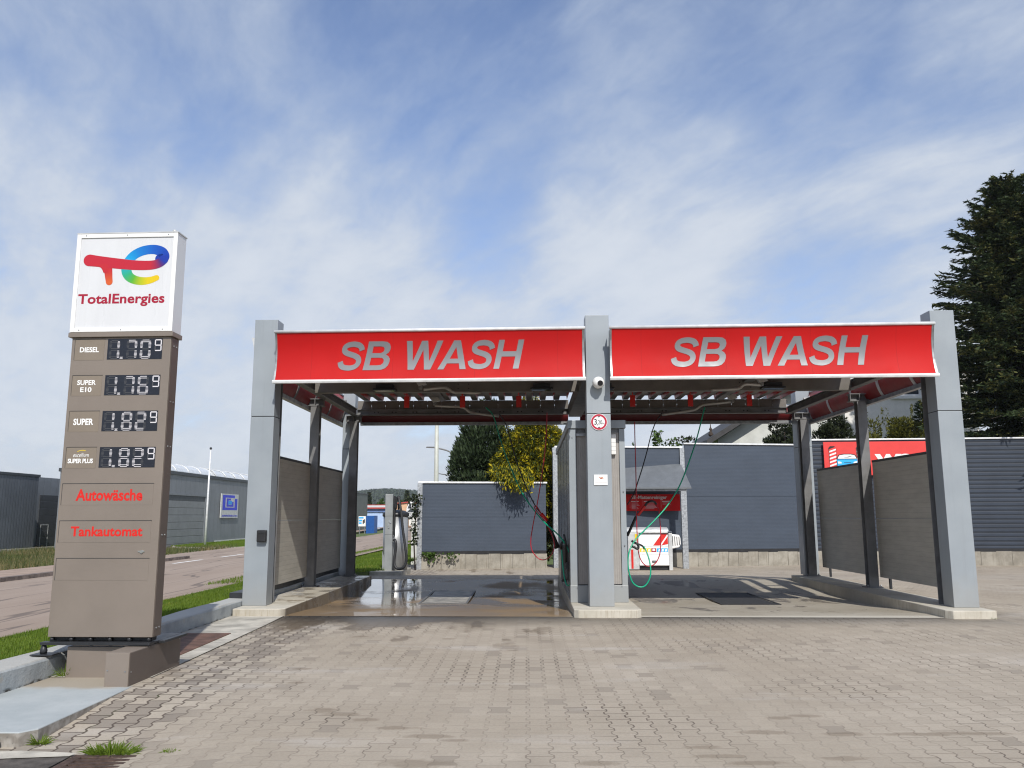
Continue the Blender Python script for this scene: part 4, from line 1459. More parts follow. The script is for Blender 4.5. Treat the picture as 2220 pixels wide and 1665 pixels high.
# drain covers in the bay floors
for (pts, lab, dry) in (([(730, 1378), (1032, 1378), (975, 1468), (620, 1468)], 'dark drain cover in the wet floor of the left bay', 0), ([(1505, 157), (1720, 157), (1790, 203), (1590, 203)], 'dark drain cover in the dry floor of the right bay', 1)):
    if dry:
        q = [atz(700 + a * 0.5425, 1200 + c * 0.5425, -0.075) for a, c in pts]
    else:
        q = [atz(*z4(a, c), -0.075) for a, c in pts]
    cx, cy = sum(p.x for p in q) / 4, sum(p.y for p in q) / 4
    t = thing('drain_cover', (cx, cy, -0.09), lab, 'drain cover', 'drain covers in the bay floors')
    x0, x1, y0, y1 = (q[0].x + q[3].x) / 2, (q[1].x + q[2].x) / 2, q[3].y, q[0].y
    fl = lambda y: lerp_tab(y, [(14.4, -0.03), (15.4, -0.075), (16.5, -0.10), (17.8, -0.10), (19.2, -0.05)])
    dip = lambda m_: setattr(m_, 'v', [(p_[0], p_[1], p_[2] + fl(p_[1])) for p_ in m_.v])
    fr = MB()
    fr.box(x0 - 0.04, x1 + 0.04, y0 - 0.04, y0, 0.002, 0.014).box(x0 - 0.04, x1 + 0.04, y1, y1 + 0.04, 0.004, 0.014).box(x0 - 0.04, x0, y0, y1, 0.004, 0.014).box(x1, x1 + 0.04, y0, y1, 0.004, 0.014)
    dip(fr)
    fr.build('frame', 'grate' if dry else 'steel_dull', t)
    g = MB()
    for k in range(24):
        g.box(x0 + 0.004, x1 - 0.004, y0 + (y1 - y0) * k / 24, y0 + (y1 - y0) * (k + 1) / 24, 0.0068, 0.0105)
    dip(g)
    g.build('plate', 'grate' if dry else 'plate', t)
    pit = MB()
    for k in range(12):
        pit.box(x0, x1, y0 + (y1 - y0) * k / 12, y0 + (y1 - y0) * (k + 1) / 12, 0.0045, 0.0065)
    dip(pit)
    pit.build('pit', 'black', t)

# ------------------------------------------------------------------ price sign
SA = -0.026
SX0, SX1, SY = -4.742, -3.692, 8.30
sg = thing('price_sign', ((SX0 + SX1) / 2, SY + 0.1, 0.0), 'tall brown fuel price pillar with a white logo box on top, beside the yard entrance', 'sign')
SC = ((SX0 + SX1) / 2, SY + 0.1, 0)


def sb(m):
    return m.rot(SC, SA)


def sflat(x0, x1, z0, z1, y):
    mx = Matrix.Translation(Vector(SC)) @ Matrix.Rotation(SA, 4, 'Z') @ Matrix.Translation(-Vector(SC))
    return lambda u, v: tuple(mx @ Vector((x0 + (x1 - x0) * u, y, z0 + (z1 - z0) * v)))


D0, D1 = SY, SY + 0.17
body = sb(MB().box(SX0, SX1, D0, D1, 0.385, 3.391)).build('pillar_body', 'brown', sg, bevel=0.004)
b = MB()
for zz in (0.47, 1.37, 2.26, 2.72, 3.30):
    for yy in (D0 + 0.06, D0 + 0.12):
        b.lathe([(0.009, 0.0), (0.009, 0.012)], (SX1, yy, zz), 8, 'x')
sb(b).build('screw', 'steel', body)
sb(MB().box(SX1 + 0.0005, SX1 + 0.006, D0 + 0.012, D1 - 0.004, 0.39, 3.385)).build('side_shade_sheet', 'brown_shaded', sg)  # thin sheet added to carry painted shade on the pillar's right side
cap = sb(MB().box(SX0 - 0.03, SX1 + 0.025, D0 - 0.03, D1 + 0.03, 3.392, 3.442)).build('cap_band', 'brown', sg, bevel=0.004)
lb = sb(MB().box(SX0 - 0.02, SX1 + 0.012, D0 - 0.015, D1 + 0.015, 3.444, 4.51)).build('light_box', 'sign_white', sg, bevel=0.004)
fx0, fx1, fz0, fz1 = SX0 - 0.022, SX1 + 0.014, 3.446, 4.508
fy = D0 - 0.015
b = MB()
w = 0.045
b.box(fx0, fx0 + w, fy - 0.012, fy - 0.0005, fz0, fz1).box(fx1 - w, fx1, fy - 0.012, fy - 0.0005, fz0, fz1).box(fx0 + w, fx1 - w, fy - 0.012, fy - 0.0005, fz0, fz0 + w).box(fx0 + w, fx1 - w, fy - 0.012, fy - 0.0005, fz1 - w, fz1)
fr = sb(b).build('frame', 'white', lb, bevel=0.004)
b = MB().box(fx0, fx1 + 0.006, fy - 0.014, D1 + 0.02, fz1 + 0.0005, fz1 + 0.012)
b.lathe([(0.02, 0.012), (0.025, 0.03), (0.01, 0.04)], (fx1 - 0.05, fy + 0.02, fz1), 8)
sb(b).build('top_strip', 'grey_frame', lb)
b = MB()
for zz in (3.52, 4.44):
    for xx in (fx0 + 0.1, (fx0 + fx1) / 2, fx1 - 0.1):
        b.lathe([(0.006, -0.003), (0.006, 0.0)], (xx, fy - 0.012, fz0 + 0.02 if zz < 4 else fz1 - 0.02), 8, 'y')
sb(b).build('screw', 'steel', lb)

# emblem: zoomed-picture coordinates of the logo -> face of the box
LX = lambda px: SX0 + 0.035 + (px - 105) / (1790 - 105) * (SX1 - SX0 - 0.125)
LZ = lambda py: 3.745 + (1440 - py) * (SX1 - SX0 - 0.125) / (1790 - 105)
LS = (SX1 - SX0 - 0.125) / (1790 - 105)
mxs = Matrix.Translation(Vector(SC)) @ Matrix.Rotation(SA, 4, 'Z') @ Matrix.Translation(-Vector(SC))


def ribbon(name, pts, cols, y, parent):
    """pts (x, y, width) on the logo; cols [(t, rgb)]"""
    P = [Vector((p[0], p[1], p[2])) for p in pts]
    C_ = catmull(P, 10)
    n = len(C_)
    vs, vc = [], []

    def colr(t):
        for (a, ca), (e, ce) in zip(cols, cols[1:]):
            if t <= e:
                f = 0 if e == a else max(0, (t - a) / (e - a))
                return tuple(ca[i] + (ce[i] - ca[i]) * f for i in range(3))
        return cols[-1][1]
    rows = []
    for i, c in enumerate(C_):
        d = (C_[min(i + 1, n - 1)] - C_[max(i - 1, 0)])
        d = Vector((d.x, d.y)).normalized()
        nn = Vector((-d.y, d.x))
        rows.append((Vector((c.x, c.y)), d, nn, c.z / 2, i / (n - 1)))
    line = []
    c0 = rows[0]
    for k in range(6, 0, -1):
        a = k / 6 * math.pi / 2
        line.append((c0[0] - c0[1] * c0[3] * math.sin(a), c0[2] * c0[3] * math.cos(a), 0.0))
    for r_ in rows:
        line.append((r_[0], r_[2] * r_[3], r_[4]))
    c1 = rows[-1]
    for k in range(1, 7):
        a = k / 6 * math.pi / 2
        line.append((c1[0] + c1[1] * c1[3] * math.sin(a), c1[2] * c1[3] * math.cos(a), 1.0))
    for (c, o_, t_) in line:
        for sgn in (1, -1):
            q = c + o_ * sgn
            vs.append(mxs @ Vector((LX(q.x), y, LZ(q.y))))
            vc.append(colr(t_))
    me = bpy.data.meshes.new(name)
    off = wloc(parent)
    me.from_pydata([tuple(v - off) for v in vs], [], [(2 * i, 2 * i + 1, 2 * i + 3, 2 * i + 2) for i in range(len(line) - 1)])
    ca = me.color_attributes.new('ink', 'FLOAT_COLOR', 'POINT')
    for i, c in enumerate(vc):
        ca.data[i].color = (*c, 1)
    me.materials.append(M['ink'])
    ob = bpy.data.objects.new(name, me)
    COL.objects.link(ob)
    ob.parent = parent
    return ob


lin = lambda r_, g_, b_: tuple(0.82 * ((c / 255 + 0.055) / 1.055) ** 2.4 if c > 10 else c / 255 / 12.92 for c in (r_, g_, b_))
ly = fy - 0.0012
ribbon('emblem_loop', [(1640, 560, 170), (1735, 540, 192), (1690, 440, 195), (1570, 385, 188), (1440, 377, 184), (1290, 405, 184), (1150, 475, 182), (1060, 570, 185), (1012, 690, 198), (1015, 810, 196), (1080, 915, 180),
                       (1200, 978, 165), (1350, 1000, 152), (1490, 983, 132), (1605, 942, 112)],
       [(0, lin(12, 52, 165)), (0.10, lin(0, 60, 175)), (0.25, lin(0, 92, 195)), (0.38, lin(0, 125, 210)), (0.5, lin(0, 168, 228)), (0.6, lin(30, 175, 190)), (0.68, lin(45, 178, 130)), (0.76, lin(90, 182, 50)), (0.84, lin(190, 200, 15)), (0.9, lin(228, 205, 0)), (1, lin(236, 200, 0))], ly, lb)
ribbon('emblem_leg', [(630, 690, 190), (655, 800, 160), (675, 920, 142), (690, 1005, 132)], [(0, lin(200, 32, 48)), (0.35, lin(203, 45, 45)), (1, lin(222, 98, 38))], ly - 0.0006, lb)
b = MB()
pf = [(430, 690), (500, 722), (545, 790), (560, 800), (640, 700), (700, 690), (738, 740), (745, 700), (600, 620)]
ribbon('emblem_bar', [(270, 572, 232), (400, 590, 218), (520, 606, 212), (700, 630, 206), (900, 655, 200), (1100, 678, 192), (1300, 690, 186), (1450, 690, 180), (1570, 675, 176), (1660, 640, 176), (1722, 580, 186)],
       [(0, lin(200, 32, 52)), (0.72, lin(198, 30, 52)), (0.80, lin(165, 32, 75)), (0.90, lin(85, 34, 115)), (0.97, lin(16, 50, 162)), (1.0, lin(10, 54, 168))], ly - 0.0012, lb)
# little web under the bar, left of the leg
vs = [mxs @ Vector((LX(x_), ly - 0.0018, LZ(y_))) for x_, y_ in ((390, 650), (390, 688), (455, 700), (505, 722), (540, 768), (560, 820), (640, 820), (640, 650))]
b.add(vs, [tuple(range(8))])
o = b.build('emblem_web', 'ink', lb, flip_fix=False)
ca = o.data.color_attributes.new('ink', 'FLOAT_COLOR', 'POINT')
for d in ca.data:
    d.color = (*lin(201, 36, 48), 1)
M['brandtxt'] = mat('claret_letters', lin(172, 12, 50), 0.4, 0, 0)
text_on('lettering', 'TotalEnergies', 'brandtxt', lb, sflat(LX(105), LX(1790), LZ(1492), LZ(1240), ly), bold=0.028, spacing=1.03, res=5)

# price rows
seg_on = {'0': 'abcdef', '1': 'bc', '7': 'abc', '8': 'abcdefg', '2': 'abged', '6': 'acdefg', '9': 'abcfgd'}


def seg_bars(ch, x, z, w_, h_, thin=False):
    """bars of one seven-segment digit: (lit, (x0,x1,z0,z1)) list"""
    out = []
    lit = seg_on[ch]
    t = w_ * 0.26
    hh = h_ / 2
    def add(k, x0, x1, z0, z1):
        out.append((k in lit, (x0, x1, z0, z1)))
    if thin:
        g = w_ * 0.15
        for k, (a, e) in {'a': (h_ - g, h_), 'g': (hh - g / 2, hh + g / 2), 'd': (0, g)}.items():
            add(k, x + g * 0.6, x + w_ - g * 0.6, z + a, z + e)
        for k, (xa, za, ze) in {'f': (0, hh + g * 0.4, h_ - g * 0.6), 'e': (0, g * 0.6, hh - g * 0.4), 'b': (w_ - g, hh + g * 0.4, h_ - g * 0.6), 'c': (w_ - g, g * 0.6, hh - g * 0.4)}.items():
            add(k, x + xa, x + xa + g, z + za, z + ze)
        return out
    bh = h_ * 0.030
    for k, zc_ in {'a': h_ - t * 0.45, 'g': hh, 'd': t * 0.45}.items():
        for s_ in (-1, 1):
            add(k, x + t * 0.75, x + w_ - t * 0.75, z + zc_ + s_ * t * 0.30 - bh / 2, z + zc_ + s_ * t * 0.30 + bh / 2)
    for k, (xa, z0) in {'f': (0, hh), 'b': (w_ - t, hh), 'e': (0, 0), 'c': (w_ - t, 0)}.items():
        n = 6
        for i in range(n):
            zz = z0 + hh * (0.10 + 0.80 * (i + 0.5) / n)
            sh = 0.26 * t * abs(i - (n - 1) / 2) / ((n - 1) / 2)
            add(k, x + xa + sh * 0.6, x + xa + t - sh * 0.6, z + zz - bh / 2, z + zz + bh / 2)
    return out


rows = [(3.075, 'DIESEL', '1709'), (2.712, 'SUPER|E10', '1769'), (2.355, 'SUPER', '1829'), (1.995, 'SUPER PLUS', '1829')]
zrow = []
for v0, v1, ul, ur in ((734.5, 779, 234.5, 352.5), (813, 856.5, 229, 349), (890.5, 934.5, 223, 344), (969, 1013.5, 217, 339)):
    a_, c_ = at((ul + ur) / 2, v0, SY), at((ul + ur) / 2, v1, SY)
    zrow.append((c_.z, a_.z))
DX0, DX1 = at(234, 757, SY).x - 0.003, at(353.5, 757, SY).x
PX0 = at(161.5, 757, SY).x
for (z0, z1), (_, lab, price) in zip(zrow, rows):
    yd = D0 - 0.003
    dsp = sb(MB().box(DX0, DX1, yd, D0 - 0.0004, z0, z1)).build('price_display', 'display', sg)
    H_ = z1 - z0
    Wd_ = DX1 - DX0
    fx = lambda t_: DX0 + Wd_ * (t_ - 815) / 1010
    fz = lambda t_: z1 - H_ * (t_ - 135) / 370
    offb = MB()
    sets = [seg_bars(ch, fx(xa), fz(497), fx(xb) - fx(xa), fz(155) - fz(497)) for ch, xa, xb in ((price[0], 845, 1045), (price[1], 1165, 1365), (price[2], 1415, 1620))]
    sets.append(seg_bars(price[3], fx(1685), fz(362), fx(1812) - fx(1685), fz(152) - fz(362), True))
    sets.append([(True, (fx(1055 + 8 * (k % 2)), fx(1110 - 8 * (k % 2)), fz(500 - k * 14 - 3), fz(500 - k * 14 - 11))) for k in range(3)])
    for i, dl in enumerate(sets):
        on = MB()
        for lit, (xa, xb, za, zb) in dl:
            (on if lit else offb).box(xa, xb, yd - (0.0016 if lit else 0.001), yd - 0.0002, za, zb)
        sb(on).build('digit' if i < 4 else 'decimal_point', 'led', dsp)
    sb(offb).build('unlit_segments', 'led_off', dsp)
    # product name plate
    x1_ = DX0 - 0.035
    npl = sb(MB().box(PX0, x1_, D0 - 0.0018, D0 - 0.0003, z0 - 0.005, z1 - 0.002)).build('name_plate', 'brown_label', sg)
    sb(MB().box(PX0, x1_ + 0.004, D0 - 0.0040, D0 - 0.0004, z1 - 0.0015, z1 + 0.003).box(PX0 - 0.003, PX0 - 0.0003, D0 - 0.0036, D0 - 0.0004, z0, z1 - 0.002)).build('plate_edge', 'clad_dark', npl)
    yt = D0 - 0.003
    if lab == 'DIESEL':
        text_on('lettering', 'DIESEL', 'white', npl, sflat(PX0 + 0.055, x1_ - 0.055, z0 + 0.078, z0 + 0.133, yt), bold=0.03)
    elif lab == 'SUPER':
        text_on('lettering', 'SUPER', 'white', npl, sflat(PX0 + 0.048, x1_ - 0.055, z0 + 0.064, z0 + 0.131, yt), bold=0.03)
    elif lab == 'SUPER|E10':
        text_on('lettering', 'SUPER', 'white', npl, sflat(PX0 + 0.055, x1_ - 0.06, z0 + 0.108, z0 + 0.160, yt), bold=0.03)
        text_on('lettering', 'E10', 'white', npl, sflat(PX0 + 0.092, x1_ - 0.10, z0 + 0.034, z0 + 0.086, yt), bold=0.03)
    else:
        text_on('lettering', 'SUPER PLUS', 'white', npl, sflat(PX0 + 0.022, x1_ - 0.028, z0 + 0.045, z0 + 0.092, yt), bold=0.03, spacing=0.92)
        text_on('lettering', 'excellium', 'white', npl, sflat(PX0 + 0.075, x1_ - 0.075, z0 + 0.108, z0 + 0.150, yt), bold=-0.004, shear=0.25)
        b = MB()
        pa = [(PX0 + 0.115 + 0.085 * k / 8, z0 + 0.152 + 0.022 * math.sin(math.pi * (0.12 + 0.6 * k / 8))) for k in range(9)]
        for (xa, za), (xb, zb) in zip(pa, pa[1:]):
            b.quad((xa, yt, za), (xb, yt, zb), (xb, yt, zb + 0.006), (xa, yt, za + 0.006))
        sb(b).build('swoosh', 'yellow', npl, flip_fix=False)
# lower panels
PL = []
for v0, v1, ul, ur, txt, tu0, tu1, tv0, tv1 in ((1049, 1095, 139, 335, 'Autowäsche', 164.5, 311, 1086, 1063), (1129.5, 1176, 133, 330, 'Tankautomat', 153, 311, 1163, 1143), (1211, 1258, 127, 325, None, 0, 0, 0, 0)):
    a_, c_ = at(ul, v0, SY), at(ur, v1, SY)
    z1, z0 = a_.z, at(ul, v1, SY).z
    x0, x1 = PX0 - 0.01, at(ur, v0, SY).x
    pn = sb(MB().box(x0, x1, D0 - 0.0018, D0 - 0.0003, z0, z1)).build('advert_plate', 'brown', sg)
    e = MB().box(x0 - 0.002, x1 + 0.004, D0 - 0.0042, D0 - 0.0004, z1 + 0.0003, z1 + 0.005).box(x0 - 0.004, x0 - 0.0003, D0 - 0.0036, D0 - 0.0004, z0, z1)
    sb(e).build('plate_edge', 'clad_dark', pn)
    if txt:
        xa, xb = at(tu0, v0 + 20, SY).x, at(tu1, v0 + 20, SY).x
        text_on('lettering', txt, 'redtxt', pn, sflat(xa, xb, at(200, tv0, SY).z, at(200, tv1, SY).z + (0.012 if 'ä' in txt else 0.008), D0 - 0.003), bold=0.03, shear=0.0)
q = at(309, 1196, SY)
b = MB().lathe([(0.016, -0.012), (0.018, -0.004), (0.018, 0.0)], (q.x, D0, q.z), 12, 'y').box(q.x - 0.04, q.x + 0.03, D0 - 0.004, D0 - 0.0005, q.z - 0.005, q.z + 0.009)
sb(b).build('lock', 'chrome', sg)
# steel frame and boxes at the foot
b = MB()
b.box(SX0 - 0.03, SX1 + 0.01, D0 - 0.07, D0 + 0.02, 0.318, 0.345).box(SX0 - 0.03, SX1 + 0.06, D1 - 0.02, D1 + 0.5, 0.312, 0.336).box(SX0 + 0.02, SX1 - 0.02, D0 + 0.05, D1 - 0.03, 0.345, 0.384)
b.box(SX0 - 0.10, SX0 + 0.12, D0 - 0.11, D0 + 0.05, 0.222, 0.234).box(SX1 - 0.14, SX1 + 0.0, D0 - 0.02, D1 + 0.5, 0.318, 0.338)
sb(b).build('base_frame', 'black_metal', sg, bevel=0.003)
b = MB()
for i in range(6):
    xx = SX0 + 0.03 + i * 0.195
    b.lathe([(0.014, 0.345), (0.022, 0.35), (0.022, 0.372), (0.012, 0.384)], (xx, D0 + 0.03, 0), 8)
b.lathe([(0.03, 0.234), (0.035, 0.26), (0.02, 0.318)], (SX0 - 0.01, D0 - 0.03, 0), 10)
sb(b).build('bolt', 'black_metal', sg)
MB().box(-4.53, -3.93, 8.30, 9.2, 0.001, 0.295).build('foot_box', 'brown', sg, bevel=0.004)
MB().box(-3.925, -3.705, 7.86, 9.00, -0.02, 0.308).build('foot_box', 'brown', sg, bevel=0.004)
MB().box(-3.7045, -3.700, 7.87, 8.99, -0.02, 0.30).build('side_shade_sheet', 'brown_shaded', sg)  # same painted shade for the right side of the foot box
b = MB()
for (xx, yy, zz, ax) in ((-3.90, 7.86, 0.15, 'y'), (-3.735, 7.86, 0.14, 'y')):
    b.lathe([(0.007, -0.004), (0.007, 0.0)], (xx, yy, zz), 8, ax)
for yy, zz in ((7.9, 0.13), (8.95, 0.28), (8.95, 0.05)):
    b.lathe([(0.007, 0.0), (0.007, 0.004)], (-3.70, yy, zz), 8, 'x')
b.build('screw', 'steel', sg)

# rusty steel plate lying by the wall
b = MB().prism([(-3.99, 9.5), (-3.93, 9.5), (-3.98, 11.3), (-4.62, 11.28), (-4.5, 10.2)], 'z', 0.008, 0.02)
tag(b.build('steel_plate', 'rust', bevel=0.003), 'flat rust-brown steel plate lying on the concrete behind the price sign', 'steel plate')

# kerb stones and street drain at the lower left
for k, (x0, x1, y0, y1, zt, lab) in enumerate(((-4.75, -3.83, 6.05, 6.235, -0.03, 'rough pale kerb stone at the near edge of the grey painted slab'),)):
    b = MB().box(x0, x1, y0, y1, -0.3, zt)
    tag(b.build('kerb_stone', 'concrete', bevel=0.025), lab, 'kerb stone')
dr = thing('street_drain', (-2.8, 5.75, -0.09), 'rusty cast-iron street drain with curved bars at the edge of the paving', 'drain')
zz = -0.085
b = MB()
x0, x1, y0, y1 = -3.16, -2.50, 5.35, 6.00
b.box(x0, x1, y0, y0 + 0.05, zz - 0.1, zz + 0.006).box(x0, x1, y1 - 0.05, y1, zz - 0.1, zz + 0.006).box(x0, x0 + 0.07, y0, y1, zz - 0.1, zz + 0.0055).box(x1 - 0.07, x1, y0, y1, zz - 0.1, zz + 0.0055)
b.build('frame', 'iron', dr, bevel=0.006)
b = MB()
for k in range(7):
    yb = y0 + 0.06 + k * 0.078
    pts = [(x0 + 0.07 + (x1 - x0 - 0.14) * t_ / 8, yb + 0.022 * math.sin(math.pi * t_ / 8), zz - 0.012) for t_ in range(9)]
    for p, q in zip(pts, pts[1:]):
        b.bar(p, q, 0.042, 0.03)
b.build('bars', 'iron', dr)
MB().box(x0 + 0.02, x1 - 0.02, y0 + 0.02, y1 - 0.02, zz - 0.10, zz - 0.06).build('pit', 'black', dr)
b = MB().add([(-6.5, 4.4, -0.094), (-3.2, 4.4, -0.094), (-3.2, 6.0, -0.092), (-4.1, 5.86, -0.092), (-6.5, 5.85, -0.094)], [(0, 1, 2, 3, 4)])
M['tar'] = mat('dark_asphalt', (0.085, 0.075, 0.066), 0.9, 0, 0.2, 8, 0.5, 90)
struct(b.build('asphalt_edge', 'tar', flip_fix=False))
b = MB().add([(-5.5, 5.84, -0.087), (-4.1, 5.85, -0.085), (-3.2, 5.99, -0.086), (-3.18, 6.06, -0.084), (-3.6, 6.10, -0.080), (-4.0, 6.04, -0.082), (-5.5, 6.03, -0.085)], [(0, 1, 2, 3, 4, 5, 6)])
struct(b.build('mortar_strip', 'concrete', flip_fix=False))

# ------------------------------------------------------------------ boundary fence at the back
GZ = -0.30


def zpix(v, Y, u=1300):
    return at(u, v, Y).z


def fence(x0, y0, x1, y1, ztop, label, m='slate', joints=(), posts=(0, 1), plinth_n=11, zb=None):
    t = thing('fence', ((x0 + x1) / 2, (y0 + y1) / 2, GZ), label, 'fence', 'boundary fence panels')
    d = Vector((x1 - x0, y1 - y0, 0))
    L = d.length
    ang = math.atan2(d.y, d.x)
    c = (x0, y0, 0)
    zp = GZ + 0.52
    b = MB()
    js = [0.0] + list(joints) + [1.0]
    zlo = zp + 0.10
    nrow = 2
    for r_ in range(nrow):
        za, zb_ = zlo + (ztop - 0.06 - zlo) * r_ / nrow, zlo + (ztop - 0.06 - zlo) * (r_ + 1) / nrow
        b.box(x0 + 0.02, x0 + L - 0.02, y0 - 0.035, y0 + 0.035, za + (0.004 if r_ else 0), zb_ - 0.004)
    b.box(x0 + 0.03, x0 + L - 0.03, y0 - 0.02, y0 + 0.02, zlo + 0.01, ztop - 0.06)
    b.rot(c, ang)
    b.build('panel', m, t)
    MB().box(x0 + 0.02, x0 + L - 0.02, y0 - 0.028, y0 + 0.028, zp - 0.02, zlo).rot(c, ang).build('dark_base_rail', 'black', t)
    MB().box(x0 - 0.02, x0 + L + 0.02, y0 - 0.09, y0 + 0.09, ztop - 0.055, ztop).rot(c, ang).build('top_cap', 'alu_white', t, bevel=0.006)
    for k in range(plinth_n):
        xa, xb = x0 + L * k / plinth_n, x0 + L * (k + 1) / plinth_n
        MB().box(xa + 0.004, xb - 0.004, y0 - 0.05 - 0.006 * (k % 3), y0 + 0.06, GZ - 0.2, zp - 0.012 * ((k * 7) % 3)).rot(c, ang).build('plinth_slab', 'plinth', t)
    for f in posts:
        xp = x0 + L * f
        MB().box(xp - 0.085, xp + 0.085, y0 - 0.10, y0 - 0.088, GZ - 0.1, ztop - 0.056).box(xp - 0.085, xp + 0.085, y0 + 0.088, y0 + 0.10, GZ - 0.1, ztop - 0.056).box(xp - 0.006, xp + 0.006, y0 - 0.088, y0 + 0.088, GZ - 0.1, ztop - 0.056).rot(c, ang).build('post', 'galv', t)
    return t


def c_plinth(m, bs, o, x, y, z):
    n = noise(vec(x, y, z), 2.2, 6, 0.65)
    c = mix(n.ss(0.3, 0.72), (0.22, 0.20, 0.165), (0.36, 0.335, 0.285))
    run = noise(vec(x * 6, y, z * 0.6), 2.0, 5, 0.6).ss(0.5, 0.72)
    c = mix(run * 0.5, c, (0.18, 0.155, 0.12))
    link(c, bs.inputs['Base Color'])
    bump_to(bs, noise(o, 30, 4), 0.3, 0.01)


M['plinth'] = mat('concrete_slabs', (0.3, 0.28, 0.24), 0.9, 0, 0, custom=c_plinth)
zA = zpix(1044, 30.0)
fence(-3.95, 29.6, 0.62, 30.3, zA, 'lower slate-grey fence panel behind the left bay, under the overhanging golden cypress', posts=(0.012,), plinth_n=11)
zB1, zB2 = zpix(968, 30.7), zpix(962, 31.2)
xs_ = at(1477, 1000, 31.0).x
fence(0.95, 30.45, xs_, 30.95, zB1, 'slate-grey fence panel with the red board and mat cleaner shelter, seen right of the cabinet', posts=(0.0, 1.0), plinth_n=11)
fence(xs_ + 0.1, 31.0, 10.4, 31.8, zB2, 'wide plain slate-grey fence panel behind the right bay', posts=(), plinth_n=12)
zC = zpix(950, 31.6, 2050)
fence(10.6, 31.9, 20.5, 31.2, zC, 'dark ribbed fence stretch at the far right, below the big fir tree', m='slate_rib', posts=(), plinth_n=18)

# sign on the fence at the right with brushes, a blue car and the word wash
wx0, wx1 = at(1783, 956, 31.75).x, at(2062, 956, 31.55).x
wz1, wz0 = zpix(958, 31.7, 1900), zpix(1016, 31.7, 1900)
ws = thing('wash_board', ((wx0 + wx1) / 2, 31.7, wz0), 'red advertising board with a cartoon blue car between two striped brushes, on the fence', 'sign board')
wang = math.atan2(-0.07, 1)
WCC = (wx0, 31.78, 0)
wb = MB().box(wx0, wx1, 31.66, 31.71, wz0 - 0.25, wz1).rot(WCC, wang * 0.9).build('board', 'red', ws)
M['board_red'] = mat('board_red', (0.68, 0.045, 0.04), 0.5, 0, 0.02)
wb.data.materials[0] = M['board_red']
mw = Matrix.Translation(Vector(WCC)) @ Matrix.Rotation(wang * 0.9, 4, 'Z') @ Matrix.Translation(-Vector(WCC))
hx = lambda px: wx0 + (px - 490) / (1425 - 490) * (at(2020, 956, 31.6).x - wx0)      # zoomed picture -> board
hz_ = lambda py: wz1 - (py - 1255) * (at(2020, 956, 31.6).x - wx0) / (1425 - 490) * 1.0


def wpoly(b, pts, dep):
    b.add([mw @ Vector((hx(x), 31.655 - dep, hz_(y))) for x, y in pts], [tuple(range(len(pts)))])
    return b


blk, wht, blu = MB(), MB(), MB()
for x0 in (530, 763):
    wpoly(blk, [(x0 + 2, 1340), (x0, 1310), (x0 + 15, 1292), (x0 + 52, 1292), (x0 + 66, 1310), (x0 + 68, 1500), (x0 + 6, 1500)], 0.0)
    o_ = []
    rb = MB()
    for k in range(7):
        y = 1300 + k * 31
        wpoly(rb, [(x0 + 7, y + 18), (x0 + 62, y - 2), (x0 + 64, y + 14), (x0 + 7, y + 34)], 0.002)
        wpoly(wht, [(x0 + 7, y + 34), (x0 + 64, y + 14), (x0 + 64, y + 28), (x0 + 7, y + 48)], 0.002)
    rb.build('brush_red', 'board_red', wb)
wpoly(blk, [(595, 1405), (612, 1368), (660, 1360), (720, 1360), (755, 1368), (772, 1400), (775, 1480), (595, 1480)], 0.0)
wpoly(wht, [(604, 1402), (618, 1374), (660, 1366), (718, 1366), (750, 1374), (765, 1402)], 0.002)
wpoly(blu, [(600, 1409), (770, 1409), (770, 1475), (600, 1475)], 0.002)
wpoly(wht, [(604, 1425), (632, 1430), (638, 1442), (606, 1445)], 0.004)
wpoly(wht, [(766, 1425), (740, 1430), (734, 1442), (764, 1445)], 0.004)
wpoly(blk, [(655, 1435), (718, 1435), (718, 1440), (655, 1440)], 0.004)
wpoly(blk, [(650, 1394), (700, 1384), (735, 1376), (700, 1390)], 0.004)
blk.build('outline', 'black_ink', wb)
wht.build('white_print', 'white', wb)
blu.build('car_print', 'light_blue', wb)


def wfn(u, v):
    return tuple(mw @ Vector((hx(918 + (1480 - 918) * u), 31.652, hz_(1470 + (1318 - 1470) * v))))


text_on('lettering', 'wash', 'white', wb, wfn, bold=0.035, shear=0.0)

# mat cleaner shelter
Ysb, Ysf = 30.88, 29.7
sx0, sx1 = 1.75, at(1485, 1030, 30.2).x
zs1, zs0 = zpix(1007, Ysb), zpix(1057, Ysf)
sh = thing('shelter', ((sx0 + sx1) / 2, 30.2, GZ), 'sloping grey shelter roof on a steel post over the mat cleaner', 'shelter')
b = MB()
b.add([(sx0, Ysf, zs0), (sx1 + 0.12, Ysf, zs0), (sx1, Ysb, zs1), (sx0, Ysb, zs1), (sx0, Ysf, zs0 - 0.05), (sx1 + 0.12, Ysf, zs0 - 0.05), (sx1, Ysb, zs1 - 0.05), (sx0, Ysb, zs1 - 0.05)],
      [(0, 1, 2, 3), (7, 6, 5, 4), (0, 4, 5, 1), (1, 5, 6, 2), (2, 6, 7, 3), (3, 7, 4, 0)])
M['sh_roof'] = mat('grey_roof_sheet', (0.15, 0.162, 0.175), 0.5, 0.2, 0.05, 3, custom=ribs('x', 0.05, 0.004, 0.3, 0.5))
b.build('roof', 'sh_roof', sh)
px_ = at(1484, 1140, 29.85).x
MB().box(px_ - 0.10, px_ + 0.10, 29.78, 29.79, GZ - 0.1, zs0 - 0.12).box(px_ - 0.10, px_ + 0.10, 29.92, 29.93, GZ - 0.1, zs0 - 0.12).box(px_ - 0.006, px_ + 0.006, 29.79, 29.92, GZ - 0.1, zs0 - 0.12).build('post', 'galv', sh)
